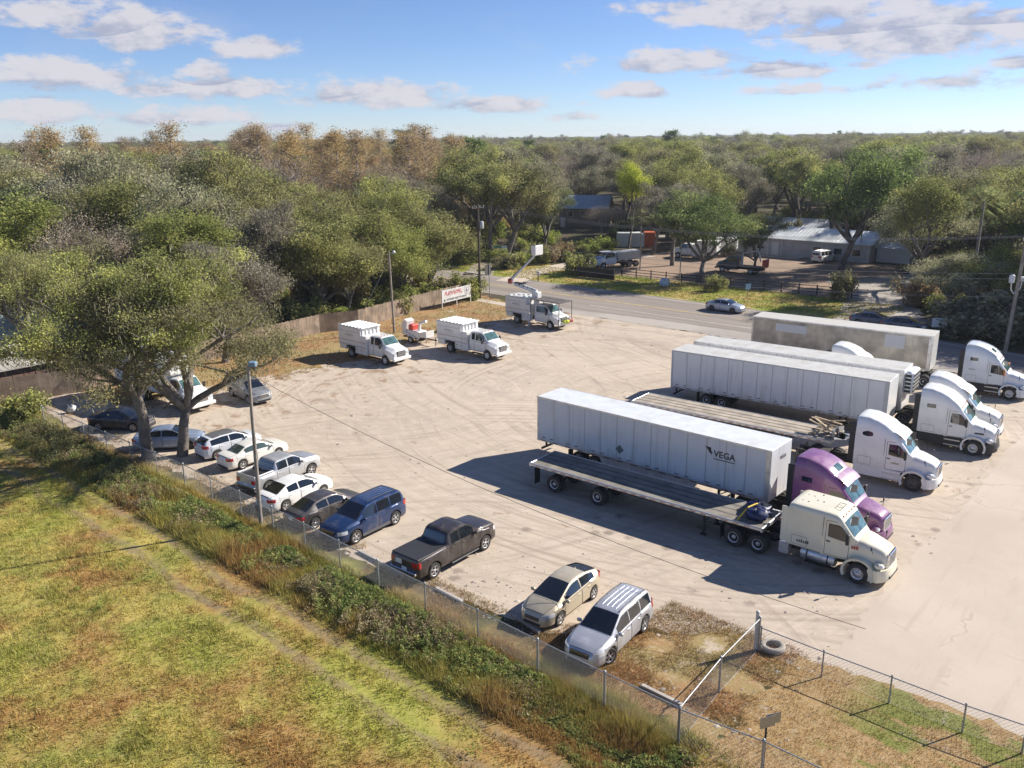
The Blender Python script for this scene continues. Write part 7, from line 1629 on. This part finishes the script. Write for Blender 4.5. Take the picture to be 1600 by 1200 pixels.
# tall grass and dark growth at the shaded left end of the fence
M_ = 330; cs, cn = r_.uniform(-71, -50, M_), 22.7-np.abs(r_.normal(0, 1.4, M_)); weeds('brush', 'dense brush in the shade of the oaks at the left end of the fence', cs, cn, .3+.4*r_.random(M_), .35+.7*r_.random(M_), 140, .10, LOAK, 44)
s_, n_ = scatter(38000, -74, -11.6, 19.6, 23.3, 15); blades(s_, n_, (.15+.65*vnoise(s_, n_, 1.7, 71)**1.5), .013, 19, 'tall_grass', GF, 'tall straw and green grass growing through the weeds along the fence', per=4, dry=.5, lean=.45)
GD = grass_mat('dry_grass_blades', c_dry); GC = grass_mat('corner_grass_blades', c_corner); GV = grass_mat('verge_grass_blades', c_verge)
s_, n_ = scatter(26000, -80, -11, 22.9, 25.4, 5); k = vnoise(s_, n_, 1.5, 61) > .42; blades(s_[k], n_[k], .05+.12*r_.random(k.sum()), .012, 12, 'dry_grass_tufts', GD, 'thin dry grass along the inside of the chain-link fence', per=4)
s_, n_ = scatter(16000, -21, -11.3, 23.2, 30.8, 6); k = (vnoise(s_, n_, 1.6, 63) > .33) & ~((n_ > 27) & (s_ < -17.5)); blades(s_[k], n_[k], .04+.10*r_.random(k.sum()), .012, 13, 'dry_grass_tufts', GD, 'dry brown grass patch between the silver crossover and the corner post', per=4)
s_, n_ = scatter(60000, -11.4, 30, 15, 30.6, 7); k = vnoise(s_, n_, 1.4, 65) > .2; blades(s_[k], n_[k], .04+.09*r_.random(k.sum()), .011, 14, 'corner_grass_tufts', GC, 'brown and green grass inside the fenced corner', per=4, dry=.2)
s_, n_ = scatter(40000, -79, -63, 28, 82, 8); k = vnoise(s_, n_, 2, 66) > .3; blades(s_[k], n_[k], .08+.14*r_.random(k.sum()), .03, 15, 'dry_grass_tufts', GD, 'orange brown leaf litter and grass beside the wooden fence', per=3)
s_, n_ = scatter(90000, -100, -31, 94.5, 108, 9); k = (n_ > 96.2); blades(s_[k], n_[k], .10+.15*r_.random(k.sum()), .04, 16, 'verge_grass_tufts', GV, 'green and straw grass of the verge across the road', per=3)

# ------------------------------------------------------------------ air
HZ = bpy.data.meshes.new('haze'); bm = bmesh.new(); bmesh.ops.create_cube(bm, size=1.0); bm.to_mesh(HZ); bm.free(); hz = link('haze', HZ); hz.scale = (4400, 4400, 40); hz.location = (0, 1500, 19); hz['kind'] = 'stuff'; hz['label'] = 'thin pale blue air in front of the distant forest'; hz['category'] = 'haze'
hm = bpy.data.materials.new('haze_air'); hm.use_nodes = True; t = NT(hm.node_tree); t.n.clear(); o = t.new('ShaderNodeOutputMaterial'); pv_ = t.new('ShaderNodeVolumePrincipled'); pv_.inputs['Color'].default_value = (.80, .88, 1, 1); pv_.inputs['Density'].default_value = .00014; pv_.inputs['Anisotropy'].default_value = .2; t.l.new(pv_.outputs[0], o.inputs['Volume']); HZ.materials.append(hm)
